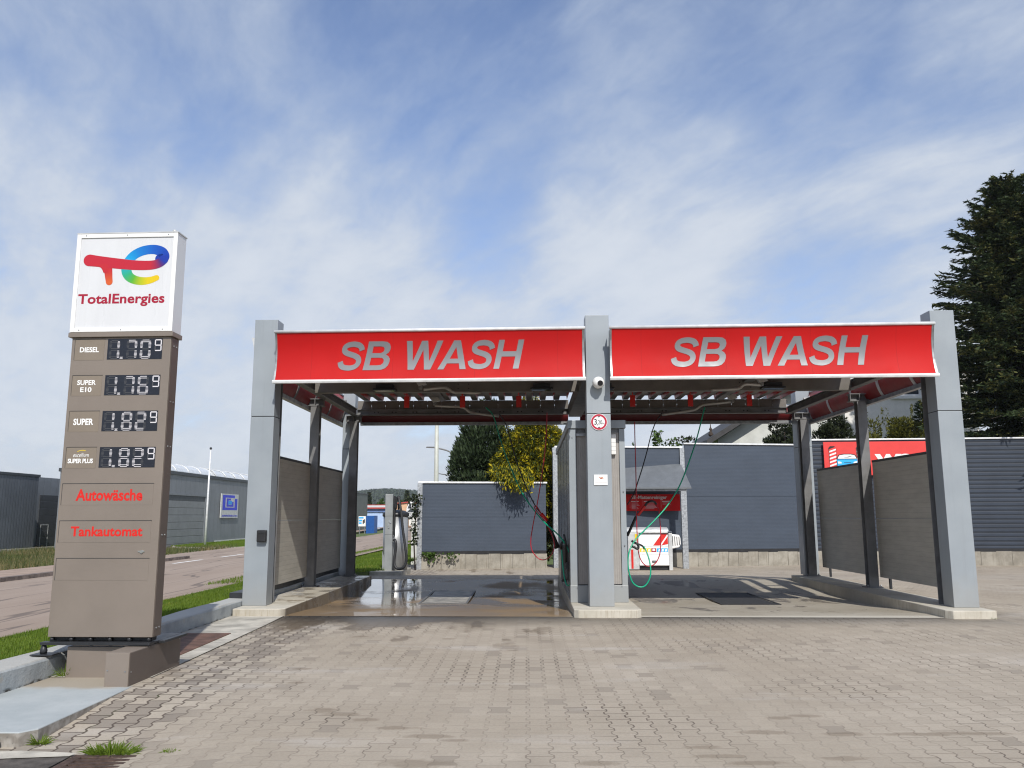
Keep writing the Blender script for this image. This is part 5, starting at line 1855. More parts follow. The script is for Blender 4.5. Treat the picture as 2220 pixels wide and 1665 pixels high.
MB().box(px_ - 0.16, px_ + 0.12, 29.76, 29.95, zs0 - 0.115, zs0 - 0.052).box(sx0, px_ - 0.17, 29.80, 29.90, zs0 - 0.13, zs0 - 0.055).build('beam', 'steel', sh)
# red information board
bx0, bx1 = at(1352, 1090, 30.6).x, at(1474.5, 1090, 30.6).x
bz1, bz0 = zpix(1072, 30.6), zpix(1108, 30.6)
ib = thing('instruction_board', ((bx0 + bx1) / 2, 30.6, bz0), 'red instruction board with small print under the shelter roof, above the mat cleaner', 'sign board')
MB().box(bx0, bx1, 30.60, 30.64, bz0, bz1).build('board', 'red', ib)
tx0, tx1 = at(1369, 1080, 30.6).x, at(1446, 1080, 30.6).x
tz1, tz0 = zpix(1074.5, 30.6), zpix(1084.5, 30.6)
M['grey_print'] = mat('grey_print', (0.5, 0.42, 0.42), 0.5, 0, 0)
text_on('lettering', 'SB-Mattenreiniger', 'grey_print', ib, flat(tx0, tx1, tz0, tz1, 30.595), bold=0.03)
b = MB()
W_ = bx1 - bx0
for c0 in (0.13, 0.36, 0.68):
    xa = bx0 + W_ * c0
    b.box(xa, xa + 0.14 * W_, 30.594, 30.599, bz0 + (bz1 - bz0) * 0.55, bz0 + (bz1 - bz0) * 0.60)
    for k in range(6 if c0 < 0.6 else 2):
        wl_ = W_ * (0.09 + 0.05 * ((k * 5 + int(c0 * 10)) % 4) / 3 + (0.08 if 0.3 < c0 < 0.6 else 0))
        zk = bz0 + (bz1 - bz0) * (0.47 - 0.07 * k)
        b.box(xa + 0.02, xa + 0.02 + wl_, 30.594, 30.599, zk, zk + 0.012)
    b.box(xa - 0.04, xa - 0.035, 30.594, 30.599, bz0 + 0.1, bz0 + (bz1 - bz0) * 0.65)
b.build('small_print', 'grey_print', ib)

# mat cleaner machine
Ym = 28.9
mx0, mx1 = at(1386, 1190, Ym).x, at(1450, 1190, Ym).x
mz0, mz1 = GZ + 0.16, zpix(1156, Ym)
mcx = (mx0 + mx1) / 2
mc = thing('mat_cleaner', (mcx, Ym + 0.4, GZ), 'white and grey floor mat cleaning machine with red stripes, by the fence', 'machine')
H_ = mz1 - mz0
b = MB().prism([(Ym, mz0), (Ym + 0.08, mz1), (Ym + 0.85, mz1), (Ym + 0.85, mz0)], 'x', mx0, mx1)
b.build('front_cover', 'white', mc, bevel=0.02)
zt_ = lambda f: mz1 - H_ * f
fyv = lambda z: Ym + 0.08 * (z - mz0) / H_ - 0.004
for f0, f1, nm in ((0.40, 0.41, 0), (0.66, 0.668, 0)):
    b = MB()
    b.quad((mx0, fyv(zt_(f0)), zt_(f0)), (mx1, fyv(zt_(f0)), zt_(f0)), (mx1, fyv(zt_(f1)), zt_(f1)), (mx0, fyv(zt_(f1)), zt_(f1)))
    b.build('seam', 'grey_frame', mc, flip_fix=False)
lid = MB()
x_a, x_b = at(1358, 1150, Ym).x, at(1458, 1150, Ym).x
pr_ = [(Ym - 0.02, mz1 + 0.005), (Ym + 0.05, mz1 + 0.13), (Ym + 0.25, mz1 + 0.19), (Ym + 0.9, mz1 + 0.19), (Ym + 0.9, mz1 + 0.005)]
lid.prism(pr_, 'x', x_a, x_b - 0.12)
lid.v = [(q[0], q[1], q[2]) for q in lid.v]
lid.build('lid', 'grey_frame', mc, bevel=0.05, seg=3)
MB().box(x_a, x_b - 0.02, Ym + 0.0, Ym + 0.88, mz1 + 0.003, mz1 + 0.06).build('lid_rim', 'slate', mc, bevel=0.02)
MB().box(mx1 + 0.004, mx1 + 0.13, Ym + 0.02, Ym + 0.86, GZ, mz1).build('side_frame', 'grey_frame', mc, bevel=0.01)
xl0 = at(1362, 1190, Ym).x
MB().box(xl0, mx0 - 0.004, Ym + 0.02, Ym + 0.86, GZ + 0.03, mz1).build('control_panel', 'grey_frame', mc, bevel=0.01)
MB().box(xl0 + 0.1, xl0 + 0.17, Ym + 0.005, Ym + 0.019, GZ + 0.06, GZ + 0.7).build('red_stripe', 'redtxt', mc)
MB().box(mx0 - 0.14, mx0 - 0.07, Ym + 0.005, Ym + 0.019, mz1 - 0.24, mz1 - 0.03).build('warning_label', 'yellow', mc)
b = MB().box(mx0 + 0.02, mx1 - 0.02, Ym + 0.1, Ym + 0.8, GZ, mz0)
b.build('base', 'black', mc)
st = MB()
for (p0, p1, q0, q1) in ((0.50, 0.80, 0.78, 1.0), (0.76, 0.93, 0.985, 1.0)):
    pass
fxm = lambda f: mx0 + (mx1 - mx0) * f


def mquad(bb, pts):
    bb.add([(fxm(a), fyv(zt_(f)), zt_(f)) for a, f in pts], [tuple(range(len(pts)))])


mquad(st, [(0.48, 0.385), (0.70, 0.385), (0.985, 0.02), (0.78, 0.02)])
mquad(st, [(0.76, 0.385), (0.985, 0.34), (0.985, 0.10)])
st.build('stripe', 'redtxt', mc, flip_fix=False)
for nm, mm, a0, a1 in (('pictogram', 'yellow', 0.02, 0.40), ('pictogram', 'brandtxt', 0.41, 0.58), ('pictogram', 'light_blue', 0.60, 0.97)):
    s_ = MB()
    mquad(s_, [(a0, 0.585), (a1, 0.585), (a1, 0.47), (a0, 0.47)])
    pg = s_.build(nm, mm, mc, flip_fix=False)
    w_ = MB()
    if mm == 'brandtxt':
        cxx, czz = fxm((a0 + a1) / 2), zt_(0.527)
        ring(w_, (cxx, czz), 0.0, 0.05, fyv(czz) - 0.002, 20)
    else:
        for k in range(3):
            aa = a0 + (a1 - a0) * (0.12 + 0.3 * k)
            w_.add([(fxm(aa), fyv(zt_(0.575)) - 0.002, zt_(0.57)), (fxm(aa + 0.07), fyv(zt_(0.575)) - 0.002, zt_(0.565)), (fxm(aa + 0.075), fyv(zt_(0.5)) - 0.002, zt_(0.49)), (fxm(aa + 0.02), fyv(zt_(0.5)) - 0.002, zt_(0.50))], [(0, 1, 2, 3)])
    w_.build('pictogram_print', 'white', pg, flip_fix=False)
hb = MB()
hx0, hz0 = fxm(0.43), zt_(0.90)
for (xa, xb, za, zb) in ((0, 0.15, 0, 0.012), (0, 0.15, 0.048, 0.06), (0, 0.012, 0.012, 0.048), (0.138, 0.15, 0.012, 0.048)):
    hb.box(hx0 + xa, hx0 + xb, fyv(hz0) - 0.03, fyv(hz0) - 0.002, hz0 + za, hz0 + zb)
hb.build('handle', 'black', mc)
# louvred bulge on the right
lv = MB()
lx0, lx1 = mx1 + 0.135, at(1474, 1180, Ym + 0.4).x
zl0, zl1 = zpix(1190, Ym + 0.3), zpix(1158, Ym + 0.3)
lv.prism([(lx0, zl0 + 0.0), (lx1 - 0.06, zl0 + 0.05), (lx1, zl0 + 0.17), (lx1 - 0.01, zl1 - 0.14), (lx1 - 0.05, zl1 - 0.03), (lx0, zl1)], 'y', Ym + 0.18, Ym + 0.75)
lo = lv.build('fan_cowl', 'white', mc, bevel=0.03, seg=3)
lv = MB()
for k in range(4):
    xx = lx0 + 0.04 + k * 0.075
    lv.bar((xx, Ym + 0.176, zl0 + 0.10 + 0.012 * k), (xx - 0.01, Ym + 0.176, zl1 - 0.07 - 0.01 * k), 0.022, 0.004, (0, 1, 0))
lv.build('slot', 'black', lo)

M['render_shaded'] = mat('shaded_white_render', (0.55, 0.55, 0.52), 0.9, 0, 0.05, 4)  # white toned down to grey: the gate pillar's partial shade is in the colour
# ------------------------------------------------------------------ vacuum station behind the left bay
Yv = 26.1
vz = yard(Yv) + 0.14
Vx = lambda a: at(770 + a * 0.1387, 1180, Yv).x
Vz = lambda b_: at(840, 1030 + b_ * 0.1387, Yv).z
vp = MB().box(Vx(280), Vx(775), Yv - 0.55, Yv + 1.5, yard(Yv) - 0.15, vz)
vpl = tag(vp.build('vacuum_plinth', 'concrete', bevel=0.012), 'concrete slab plinth under the car vacuum cleaner', 'plinth')
va = thing('car_vacuum', (Vx(600), Yv + 0.3, vz), 'grey coin-operated car vacuum cleaner with a black hose, standing behind the left bay', 'vacuum cleaner')
M['vac_grey'] = mat('vacuum_grey', (0.30, 0.315, 0.315), 0.45, 0.2, 0.05, 3)
M['brushed'] = mat('brushed_steel', (0.42, 0.43, 0.44), 0.42, 0.5, 0.05, 3, stretch=(8, 8, 0.5))
zv1 = Vz(640)
cxv, rv = (Vx(400) + Vx(790)) / 2, (Vx(790) - Vx(400)) / 2
MB().lathe([(rv, vz), (rv, zv1)], (cxv, Yv + rv + 0.02, 0), 40).build('drum', 'brushed', va)
MB().lathe([(rv + 0.01, zv1 - 0.02), (rv + 0.03, zv1 + 0.0), (rv + 0.03, zv1 + 0.09), (rv - 0.03, zv1 + 0.12), (rv * 0.7, zv1 + 0.17), (0.02, zv1 + 0.2)], (cxv, Yv + rv + 0.02, 0), 40).build('lid', 'black', va)
MB().box(Vx(470), Vx(588), Yv - 0.14, Yv + 0.06, vz, Vz(298)).build('column', 'vac_grey', va, bevel=0.008)
b = MB()
for bb in (640, 925):
    b.box(Vx(470) + 0.002, Vx(588) - 0.002, Yv - 0.1415, Yv - 0.139, Vz(bb) - 0.004, Vz(bb) + 0.004)
b.build('joint', 'clad_dark', va)
b = MB()
for (a, c) in ((540, 730), (525, 780), (530, 815), (560, 740)):
    b.box(Vx(a) - 0.02, Vx(a) + 0.02, Yv - 0.16, Yv - 0.139, Vz(c) - 0.03, Vz(c) + 0.03)
b.build('coin_slot', 'chrome', va, bevel=0.004)
MB().box(Vx(600), Vx(625), Yv - 0.1, Yv + 0.04, Vz(935), Vz(330)).build('hose_rail', 'black', va)
MB().prism([(Vx(438), vz + 0.01), (Vx(468), vz + 0.01), (Vx(468), Vz(1290)), (Vx(435), Vz(1190))], 'y', Yv - 0.10, Yv - 0.02).build('gusset', 'vac_grey', va)
vq = [(612, 400, 0), (620, 480, -.05), (632, 520, -.08), (640, 420, -.10), (655, 365, -.12), (680, 350, -.14), (690, 400, -.16), (712, 500, -.2), (735, 620, -.22), (750, 760, -.24), (770, 900, -.26), (795, 1050, -.28),
      (815, 1180, -.30), (828, 1290, -.3), (815, 1380, -.3), (775, 1440, -.3), (720, 1455, -.28), (670, 1440, -.26), (640, 1385, -.24), (635, 1300, -.22), (650, 1180, -.2), (655, 1090, -.2), (645, 1030, -.18), (625, 1010, -.12), (612, 1020, -.05)]
vpts = catmull([Vector((Vx(a), Yv - 0.02 + d, Vz(c))) for a, c, d in vq], 7)
MB().tube(vpts, [0.040 + 0.004 * (i % 2) for i in range(len(vpts))], 9).build('hose', 'rubber', va)
MB().tube([Vector((Vx(665), Yv - 0.13, Vz(345))), Vector((Vx(682), Yv - 0.14, Vz(360)))], 0.06, 8).build('hose_hook', 'black', va)
# white gate pillar and ivy at the fence end
gx = at(897, 1160, 34.0).x
o = MB().box(gx - 0.09, gx + 0.16, 33.9, 34.2, GZ - 0.2, at(898, 1130, 34).z).box(gx - 0.12, gx + 0.19, 33.87, 34.23, at(898, 1130, 34).z + 0.001, at(898, 1126, 34).z).build('gate_pillar', 'render_shaded', bevel=0.01)
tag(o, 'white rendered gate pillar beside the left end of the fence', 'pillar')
n = 240
zr = rng.choice([1.0, 1.0, 0.0], n) * rng.uniform(1.45, 2.3, n)
zr = np.where(zr < 0.5, rng.uniform(0.55, 1.3, n), zr)
yr = rng.normal(29.25, 0.10, n)
xr = np.where(zr < 1.4, rng.normal(-4.02, 0.05, n), rng.normal(-4.02, 0.11, n))
c_ = np.stack([xr, yr, zr], 1)
iv = thing('climbing_plant', (-4.0, 29.25, GZ), 'green climbing plant growing up the left end of the fence', 'plant')
np_mesh('leaves', leaves(c_, rng.normal(size=(n, 3)), rng.uniform(0.09, 0.17, n), rng.uniform(0.07, 0.12, n)), 4, 'shrub_dark', iv)
MB().tube([(-3.98, 29.28, GZ), (-4.05, 29.26, 0.9), (-3.95, 29.3, 1.7), (-4.1, 29.27, 2.25)], [0.03, 0.025, 0.018, 0.008], 6).build('stem', 'bark', iv)
n = 150
c_ = np.stack([rng.choice([-3.55, -3.35, -2.75], n) + rng.normal(0, 0.12, n), rng.uniform(29.4, 29.55, n), 0.28 - np.abs(rng.normal(0, 0.12, n))], 1)
o = np_mesh('ivy', leaves(c_, rng.normal(size=(n, 3)) - np.array([0, 0, 0.8]), rng.uniform(0.08, 0.15, n), rng.uniform(0.06, 0.11, n)), 4, 'leaf')
tag(o, 'ivy sprig creeping over the concrete plinth below the lower fence panel', 'plant')

# ------------------------------------------------------------------ trees and shrubs
def conifer(name, base, H, rad, label, cat='tree', m='fir', nb=420, leafL=0.16, leafW=0.05, tops=1, droop=0.25, zstart=0.1, dens=1.0, group=None, power=0.85, trunk_r=0.2):
    base = Vector(base)
    t = thing(name, base, label, cat, group)
    allq = []
    bark = MB()
    bark.tube([base, base + Vector((0.02, 0, H * 0.5)), base + Vector((0, 0, H * 0.98))], [trunk_r, trunk_r * 0.6, 0.015], 8)
    for i in range(nb):
        f = (i + rng.uniform(0, 1)) / nb
        f = f ** 0.8
        z = H * (zstart + (0.985 - zstart) * f)
        Lb = rad * max(0.03, (1 - (z / H)) ** power) * rng.uniform(0.5, 1.25) + 0.14
        az = rng.uniform(0, 2 * math.pi)
        rise = 0.55 * (z / H) ** 2 + 0.10 - droop * (1 - z / H)
        dr_ = np.array([math.cos(az), math.sin(az), rise])
        p0 = np.array([base.x, base.y, base.z + z])
        nt_ = max(4, int(Lb * 9 * dens))
        s = (np.arange(nt_) + rng.uniform(0, 1, nt_)) / nt_
        s = 0.10 + 0.90 * s
        pts = p0 + dr_ * (s * Lb)[:, None]
        pts[:, 2] -= 0.12 * Lb * s ** 2 - 0.10 * Lb * s ** 4
        side = np.where(rng.uniform(size=nt_) < 0.5, -1, 1)
        hor = np.array([-math.sin(az), math.cos(az), 0.0])
        tl = np.clip((0.50 * (1 - s) + 0.10) * Lb * 0.75, 0.10, 0.75) * rng.uniform(0.6, 1.2, nt_)
        td = unit(np.array([math.cos(az), math.sin(az), 0.05])[None] * rng.uniform(0.6, 1.1, nt_)[:, None] + hor[None] * (side * rng.uniform(0.4, 0.9, nt_))[:, None] + rng.normal(0, 0.12, (nt_, 3)) + np.array([0, 0, -0.12]))
        per = max(3, int(5 * dens))
        for k in range(per):
            fr_ = (k + 0.5) / per
            c = pts + td * (tl * fr_)[:, None]
            d = td + rng.normal(0, 0.35, (nt_, 3)) + np.array([0, 0, 0.10])
            allq.append(leaves(c, d, leafL * rng.uniform(0.7, 1.4, nt_), leafW * rng.uniform(0.7, 1.3, nt_)))
        # needles along the branch itself
        c = pts
        allq.append(leaves(c, np.broadcast_to(dr_, (nt_, 3)) + rng.normal(0, 0.3, (nt_, 3)), leafL * 1.2, leafW))
        if i % 6 == 0:
            bark.tube([p0, p0 + dr_ * Lb * 0.45, p0 + dr_ * Lb * 0.9 - np.array([0, 0, 0.09 * Lb])], [0.035, 0.022, 0.008], 5)
    bark.build('trunk', 'bark', t)
    np_mesh('crown', np.concatenate(allq), 4, m, t)
    return t


def bushy(name, base, H, rx, ry, label, m, n=9000, leafL=0.14, leafW=0.07, cat='shrub', shape='cone', up=0.6, lumps=14, group=None, spikes=0):
    base = Vector(base)
    t = thing(name, base, label, cat, group)
    lc = []
    for k in range(lumps):
        f = (k + 0.5) / lumps
        z = H * ((0.10 + 0.82 * f) if shape != 'full' else (0.34 + 0.56 * f))
        wv_ = {'cone': (1 - f) ** 0.65 + 0.12, 'egg': math.sin(math.pi * min(0.97, (0.20 + 0.80 * f))) ** 0.7 + 0.05, 'dome': math.sqrt(max(0.05, 1 - f * f)), 'full': 1.05 - 0.42 * f ** 4}[shape]
        for j in range(4):
            a = rng.uniform(0, 2 * math.pi)
            rr_ = 0.62 * wv_
            lc.append((math.cos(a) * rx * rr_, math.sin(a) * ry * rr_, z + rng.normal(0, 0.03 * H), 0.45 * wv_))
    lc = np.array(lc)
    w_ = lc[:, 3] ** 2
    pick = rng.choice(len(lc), n, p=w_ / w_.sum())
    dirs = unit(rng.normal(size=(n, 3)))
    rr_ = rng.uniform(0.55, 1.08, n) ** 0.6
    c = lc[pick, :3] + dirs * (lc[pick, 3] * rr_)[:, None] * np.array([rx, ry, max(0.5, 0.5 * (rx + ry))])[None]
    c[:, 2] = np.clip(c[:, 2], 0.02, None)
    outw = dirs * 0.9 + np.array([0, 0, up]) + rng.normal(0, 0.35, (n, 3))
    q = leaves(c + np.array(base), outw, leafL * rng.uniform(0.6, 1.5, n), leafW * rng.uniform(0.7, 1.3, n))
    qs = [q]
    for k in range(spikes):
        a = rng.uniform(0, 2 * math.pi)
        p = np.array(base) + np.array([math.cos(a) * rx * rng.uniform(0, 0.75), math.sin(a) * ry * 0.6, H * rng.uniform(0.72, 0.95)])
        hh = rng.uniform(0.18, 0.42) * H * 0.5
        m_ = 34
        s = rng.uniform(0, 1, m_)
        cc = p + np.array([0, 0, 1.0]) * (s * hh)[:, None] + rng.normal(0, 0.03, (m_, 3))
        qs.append(leaves(cc, rng.normal(0, 0.6, (m_, 3)) + np.array([0, 0, 0.7]), leafL * 0.8, leafW * 0.7))
    np_mesh('crown', np.concatenate(qs), 4, m, t)
    MB().tube([base + Vector((0, 0, -0.3)), base + Vector((0.03, 0, H * 0.4)), base + Vector((0, 0.02, H * 0.85))], [0.10, 0.07, 0.02], 7).build('trunk', 'bark', t)
    return t


# big fir at the right edge
p = at(2180, 365, 34.5)
conifer('fir_tree', (p.x, 34.5, GZ), 16.3, 5.6, 'tall dark fir tree behind the fence at the right edge', nb=900, leafL=0.26, leafW=0.075, dens=1.25, zstart=0.27, power=0.66, trunk_r=0.3)
p = at(2215, 420, 36.5)
conifer('fir_tree', (p.x, 36.0, GZ), 15.6, 4.6, 'second dark fir close behind the tall one, mostly past the right edge', nb=480, leafL=0.26, leafW=0.075, dens=1.1, zstart=0.30, power=0.7)


def at_tree(u, Y):
    p = at(u, 990, Y)
    return (p.x, Y, GZ)


# dark and golden cypress behind the lower fence panel
def cyp(name, u, Y, vtop, halfpx, label, m, n, leafL, leafW, shape, up, lumps=16):
    p = at_tree(u, Y)
    H = at(u, vtop, Y).z - GZ
    r_ = halfpx / 1790 * Y
    return bushy(name, p, H, r_, r_ * 0.9, label, m, n, leafL, leafW, 'tree', shape, up, lumps)


cyp('dark_cypress', 1058, 34.0, 845, 82, 'dark green cypress rising behind the lower fence panel', 'thuja', 36000, 0.22, 0.07, 'egg', 0.9, 22)
cyp('golden_cypress', 1150, 32.2, 830, 84, 'golden yellow cypress hanging over the lower fence panel', 'golden', 90000, 0.15, 0.042, 'egg', -0.15, 26)
# branch of the golden cypress that hangs over the fence top
n = 1900
t_ = rng.uniform(0, 1, n)
hang = np.stack([at(1112, 1050, 30.0).x + rng.normal(0, 0.42, n) * (1 - 0.55 * t_) + 0.35 * t_ - 0.1, 30.3 - 0.9 * t_ + rng.normal(0, 0.15, n), zA + 0.50 - 0.72 * t_ + rng.normal(0, 0.09, n)], 1)
gc = [o for o in S.objects if o.name == 'golden_cypress'][0]
np_mesh('hanging_branch', leaves(hang, rng.normal(0, 0.5, (n, 3)) + np.array([0, -0.2, -0.9]), rng.uniform(0.12, 0.24, n), rng.uniform(0.04, 0.07, n)), 4, 'golden', gc)

cyp('small_conifer', 1376, 37, 941, 24, 'bright green treetop peeping over the fence, just right of the cabinet', 'leaf', 6500, 0.2, 0.06, 'cone', 0.8, 12)
for k, (u, v, hp, lab) in enumerate(((1424, 934, 9, 'thin upright vine shoots above the fence, right of the small treetop'), (1455, 950, 26, 'low arching vine shoots along the fence top'), (1492, 946, 18, 'brownish vine clump on the fence top beside the green hose'))):
    p = at_tree(u, 31.9)
    zt = at(u, v, 31.9).z
    t = thing('vine', (p[0], 31.9, GZ), lab, 'plant', 'vines along the fence top')
    m_ = 120
    cc = np.stack([p[0] + rng.normal(0, hp / 2.2 / 1790 * 32, m_), 31.9 + rng.normal(0, 0.06, m_), zt - 0.35 + rng.uniform(-0.25, 0.35, m_) * (1.0 if k != 0 else 1.0)], 1)
    np_mesh('leaves', leaves(cc, rng.normal(size=(m_, 3)), rng.uniform(0.10, 0.18, m_), rng.uniform(0.07, 0.12, m_)), 4, 'leaf' if k < 2 else 'shrub_dark', t)
    bb = MB()
    for j in range(4):
        xx = p[0] + (j - 1.5) * hp / 3 / 1790 * 32
        bb.tube(catmull([(xx, 31.9, zB2 - 0.6), (xx + 0.03, 31.9, zB2 + 0.1), (xx + 0.12, 31.88, zt - 0.1), (xx + 0.22, 31.86, zt - 0.02)], 4), 0.010, 5)
    bb.build('stem', 'bark', t)
# shrubs in front of the white house
for u, Y, vt, hp, sp, m, lab, shp in ((1704, 36.5, 890, 52, 0, 'shrub_dark', 'dense dark shrub at the corner of the gabled house', 'dome'),
                                       (1806, 36.0, 872, 50, 0, 'shrub_dark', 'dense dark shrub between the back post and the white house wall', 'dome'),
                                       (1868, 35.5, 922, 36, 4, 'shrub_dark', 'small dark spiky shrub left of the yellow-green hedge', 'dome'),
                                       (1922, 35.2, 902, 62, 9, 'shrub_yellow', 'yellow-green hedge shrub with upright shoots before the white house', 'dome'),
                                       (1978, 35.0, 893, 52, 8, 'shrub_yellow', 'yellow-green shrub with taller shoots, right of the other yellow-green one', 'dome')):
    p = at_tree(u, Y)
    H = at(u, vt, Y).z - GZ
    bushy('garden_shrub', p, H, hp / 1790 * Y, hp / 1790 * Y * 0.8, lab, m, 14000, 0.16, 0.07, 'shrub', 'full', 0.7, 12, 'garden shrubs behind the fence', sp)
p = at_tree(2008, 36.4)
conifer('young_fir', p, at(2008, 868, 36.4).z - GZ, 1.6, 'young dark fir behind the right front post, left of the tall fir', nb=150, leafL=0.2, leafW=0.06, zstart=0.2)

# ------------------------------------------------------------------ houses behind the fence
M['render_white'] = mat('white_render', (0.74, 0.72, 0.68), 0.9, 0, 0.03, 4, 0.5, 7)
M['render_grey'] = mat('grey_render', (0.56, 0.57, 0.54), 0.9, 0, 0.04, 2, 0.2, 20)
M['eave'] = mat('dark_eave', (0.035, 0.034, 0.035), 0.6, 0, 0.1, 5)
M['tile'] = mat('dark_roof_tiles', (0.05, 0.047, 0.048), 0.6, 0, 0.15, 6, custom=stripes_dark('x', 0.3, 0.1, 0.6))
Yh = 41.0
gh_ = thing('gabled_house', (at(1640, 1000, Yh).x, Yh + 4, GZ), 'white gabled house with a dark roof, half hidden behind the right bay', 'house')
hp = lambda u, v, Y=Yh: at(u, v, Y)
xl, xr_ = hp(1556, 950).x, hp(1690, 950).x
ev = hp(1524, 957)
s_r = (hp(1584, 919).z - ev.z) / (hp(1584, 919).x - ev.x)
xa = ev.x
zr = lambda x: ev.z + s_r * (x - xa)
xpk = xa + 6.0
b = MB().prism([(xl, GZ), (xr_ + 2.4, GZ), (xr_ + 2.4, zr(xr_ + 2.4) - 0.35), (xl, zr(xl) - 0.35)], 'y', Yh, Yh + 8)
b.build('wall', 'render_grey', gh_)
b = MB()
b.add([(xa, Yh - 0.9, zr(xa)), (xa, Yh + 8.5, zr(xa)), (xpk, Yh + 8.5, zr(xpk)), (xpk, Yh - 0.9, zr(xpk)), (xa, Yh - 0.9, zr(xa) - 0.28), (xa, Yh + 8.5, zr(xa) - 0.28), (xpk, Yh + 8.5, zr(xpk) - 0.28), (xpk, Yh - 0.9, zr(xpk) - 0.28)],
      [(3, 2, 1, 0), (4, 5, 6, 7), (0, 1, 5, 4), (2, 3, 7, 6), (0, 4, 7, 3), (1, 2, 6, 5)])
rf = b.build('roof', 'eave', gh_)
q0, q1 = hp(1630, 939), hp(1672, 958)
b = MB().box(hp(1630, 1).x, hp(1672, 1).x, Yh - 0.02, Yh - 0.005, GZ + 2, hp(1650, 936).z)
b.build('porch_recess', 'render_white', gh_)
MB().prism([(hp(1628, 1).x, hp(1, 941).z), (hp(1673, 1).x, hp(1, 936).z), (hp(1673, 1).x, hp(1, 922).z)], 'y', Yh - 0.6, Yh - 0.03).build('porch_soffit', 'render_grey', gh_)
w0, w1 = hp(1657, 950), hp(1672, 962)
MB().box(w0.x, w1.x, Yh - 0.06, Yh - 0.021, w1.z - 0.6, w0.z).build('window', 'glass', gh_)
MB().box(hp(1673, 1).x, hp(1681, 1).x, Yh - 0.8, Yh - 0.5, GZ, hp(1, 915).z).build('pillar', 'render_white', gh_)
p = hp(1544, 944)
MB().lathe([(0.02, 0), (0.10, 0.03), (0.13, 0.12), (0.07, 0.22), (0.05, 0.3), (0.09, 0.36), (0.03, 0.46), (0.015, 0.62), (0.004, 0.75)], (p.x, Yh + 0.3, zr(p.x) - 0.02), 10).build('finial', 'bark', rf)

Yw = 43.0
wh = thing('white_house', (at(1930, 900, Yw).x, Yw + 4, GZ), 'tall white rendered house wall with a window, left of the fir tree', 'house')
x0, x1 = at(1832, 900, Yw).x, at(2120, 900, Yw).x
zt = at(1900, 700, Yw).z
wx0_, wx1_ = at(1935, 850, Yw).x, at(1997, 850, Yw).x
wz0_, wz1_ = at(1980, 858, Yw).z, at(1980, 800, Yw).z
b = MB()
b.box(x0, wx0_, Yw, Yw + 9, GZ, zt - 2.0).box(wx1_, x1, Yw, Yw + 9, GZ, zt - 2.0).box(wx0_, wx1_, Yw, Yw + 9, GZ, wz0_).box(wx0_, wx1_, Yw, Yw + 9, wz1_, zt - 2.0)
b.build('wall', 'render_white', wh)
MB().box(x0 - 0.5, x1 + 0.4, Yw - 0.6, Yw + 9.5, zt - 2.0, zt - 1.8).build('roof', 'eave', wh)
wn_ = MB()
fw = 0.09
wn_.box(wx0_, wx0_ + fw, Yw + 0.08, Yw + 0.14, wz0_, wz1_).box(wx1_ - fw, wx1_, Yw + 0.08, Yw + 0.14, wz0_, wz1_).box(wx0_ + fw, wx1_ - fw, Yw + 0.08, Yw + 0.14, wz0_, wz0_ + fw).box(wx0_ + fw, wx1_ - fw, Yw + 0.08, Yw + 0.14, wz1_ - fw, wz1_)
wo_ = wn_.build('window', 'white', wh)
MB().box(wx0_ + fw, wx1_ - fw, Yw + 0.10, Yw + 0.11, wz0_ + fw, wz1_ - fw).build('pane', 'glass', wo_)
MB().box(wx0_ - 0.12, wx1_ + 0.10, Yw - 0.10, Yw - 0.001, wz0_ - 0.16, wz0_ - 0.002).build('sill', 'white', wo_)
MB().box(at(1832, 900, Yw - 2).x - 0.25, at(1832, 900, Yw - 2).x + 0.1, Yw - 0.5, Yw - 0.02, GZ, at(1832, 905, Yw).z).build('side_pier', 'render_grey', wh)

# ------------------------------------------------------------------ halls across the road
M['hall_grey'] = mat('grey_hall_cladding', (0.20, 0.215, 0.235), 0.5, 0.2, 0.04, 0.6, custom=stripes_dark('y', 1.0, 0.03, 0.75))
M['hall_dark'] = mat('dark_hall_cladding', (0.135, 0.15, 0.17), 0.5, 0.2, 0.05, 0.6, custom=stripes_dark('y', 0.35, 0.12, 0.75))
M['hall_edge'] = mat('dark_roof_edge', (0.055, 0.063, 0.072), 0.5, 0.2, 0.05, 2)
M['gate_grey'] = mat('sectional_gate', (0.215, 0.225, 0.235), 0.5, 0.2, 0.04, 1, custom=stripes_dark('z', 0.62, 0.05, 0.6))
M['gate_dark'] = mat('dark_sectional_gate', (0.06, 0.064, 0.07), 0.5, 0.2, 0.05, 1, custom=stripes_dark('z', 0.62, 0.05, 0.7))
M['skylight'] = mat('skylight_dome', (0.62, 0.65, 0.68), 0.35, 0.0, 0.05, 2)
XB = -30.6
ha = thing('grey_hall', (XB - 8, 95, -1.1), 'grey industrial hall with a roller gate, blue logo board and barrel skylight', 'building')
zT = 5.15
MB().box(XB - 6.9, XB, 65.6, 122, -1.4, zT).build('wall', 'hall_grey', ha)
MB().box(XB - 7.0, XB + 0.12, 65.5, 122.1, zT, zT + 0.28).build('roof', 'hall_edge', ha)
MB().box(XB + 0.002, XB + 0.05, 81.0, 122, -1.3, -0.75).build('base_strip', 'render_grey', ha)
pg0, pg1 = atx(366, 1090, XB), atx(443, 1090, XB)
zg = atx(443, 1077, XB).z
g = MB().box(XB + 0.003, XB + 0.04, 66.0, pg1.y, -1.1, zg).build('gate', 'gate_grey', ha)
MB().box(XB + 0.003, XB + 0.12, 65.7, pg1.y + 0.5, zg, zg + 0.16).box(XB + 0.003, XB + 0.10, pg1.y + 0.003, pg1.y + 0.5, -1.1, zg - 0.003).build('gate_frame', 'hall_grey', g)
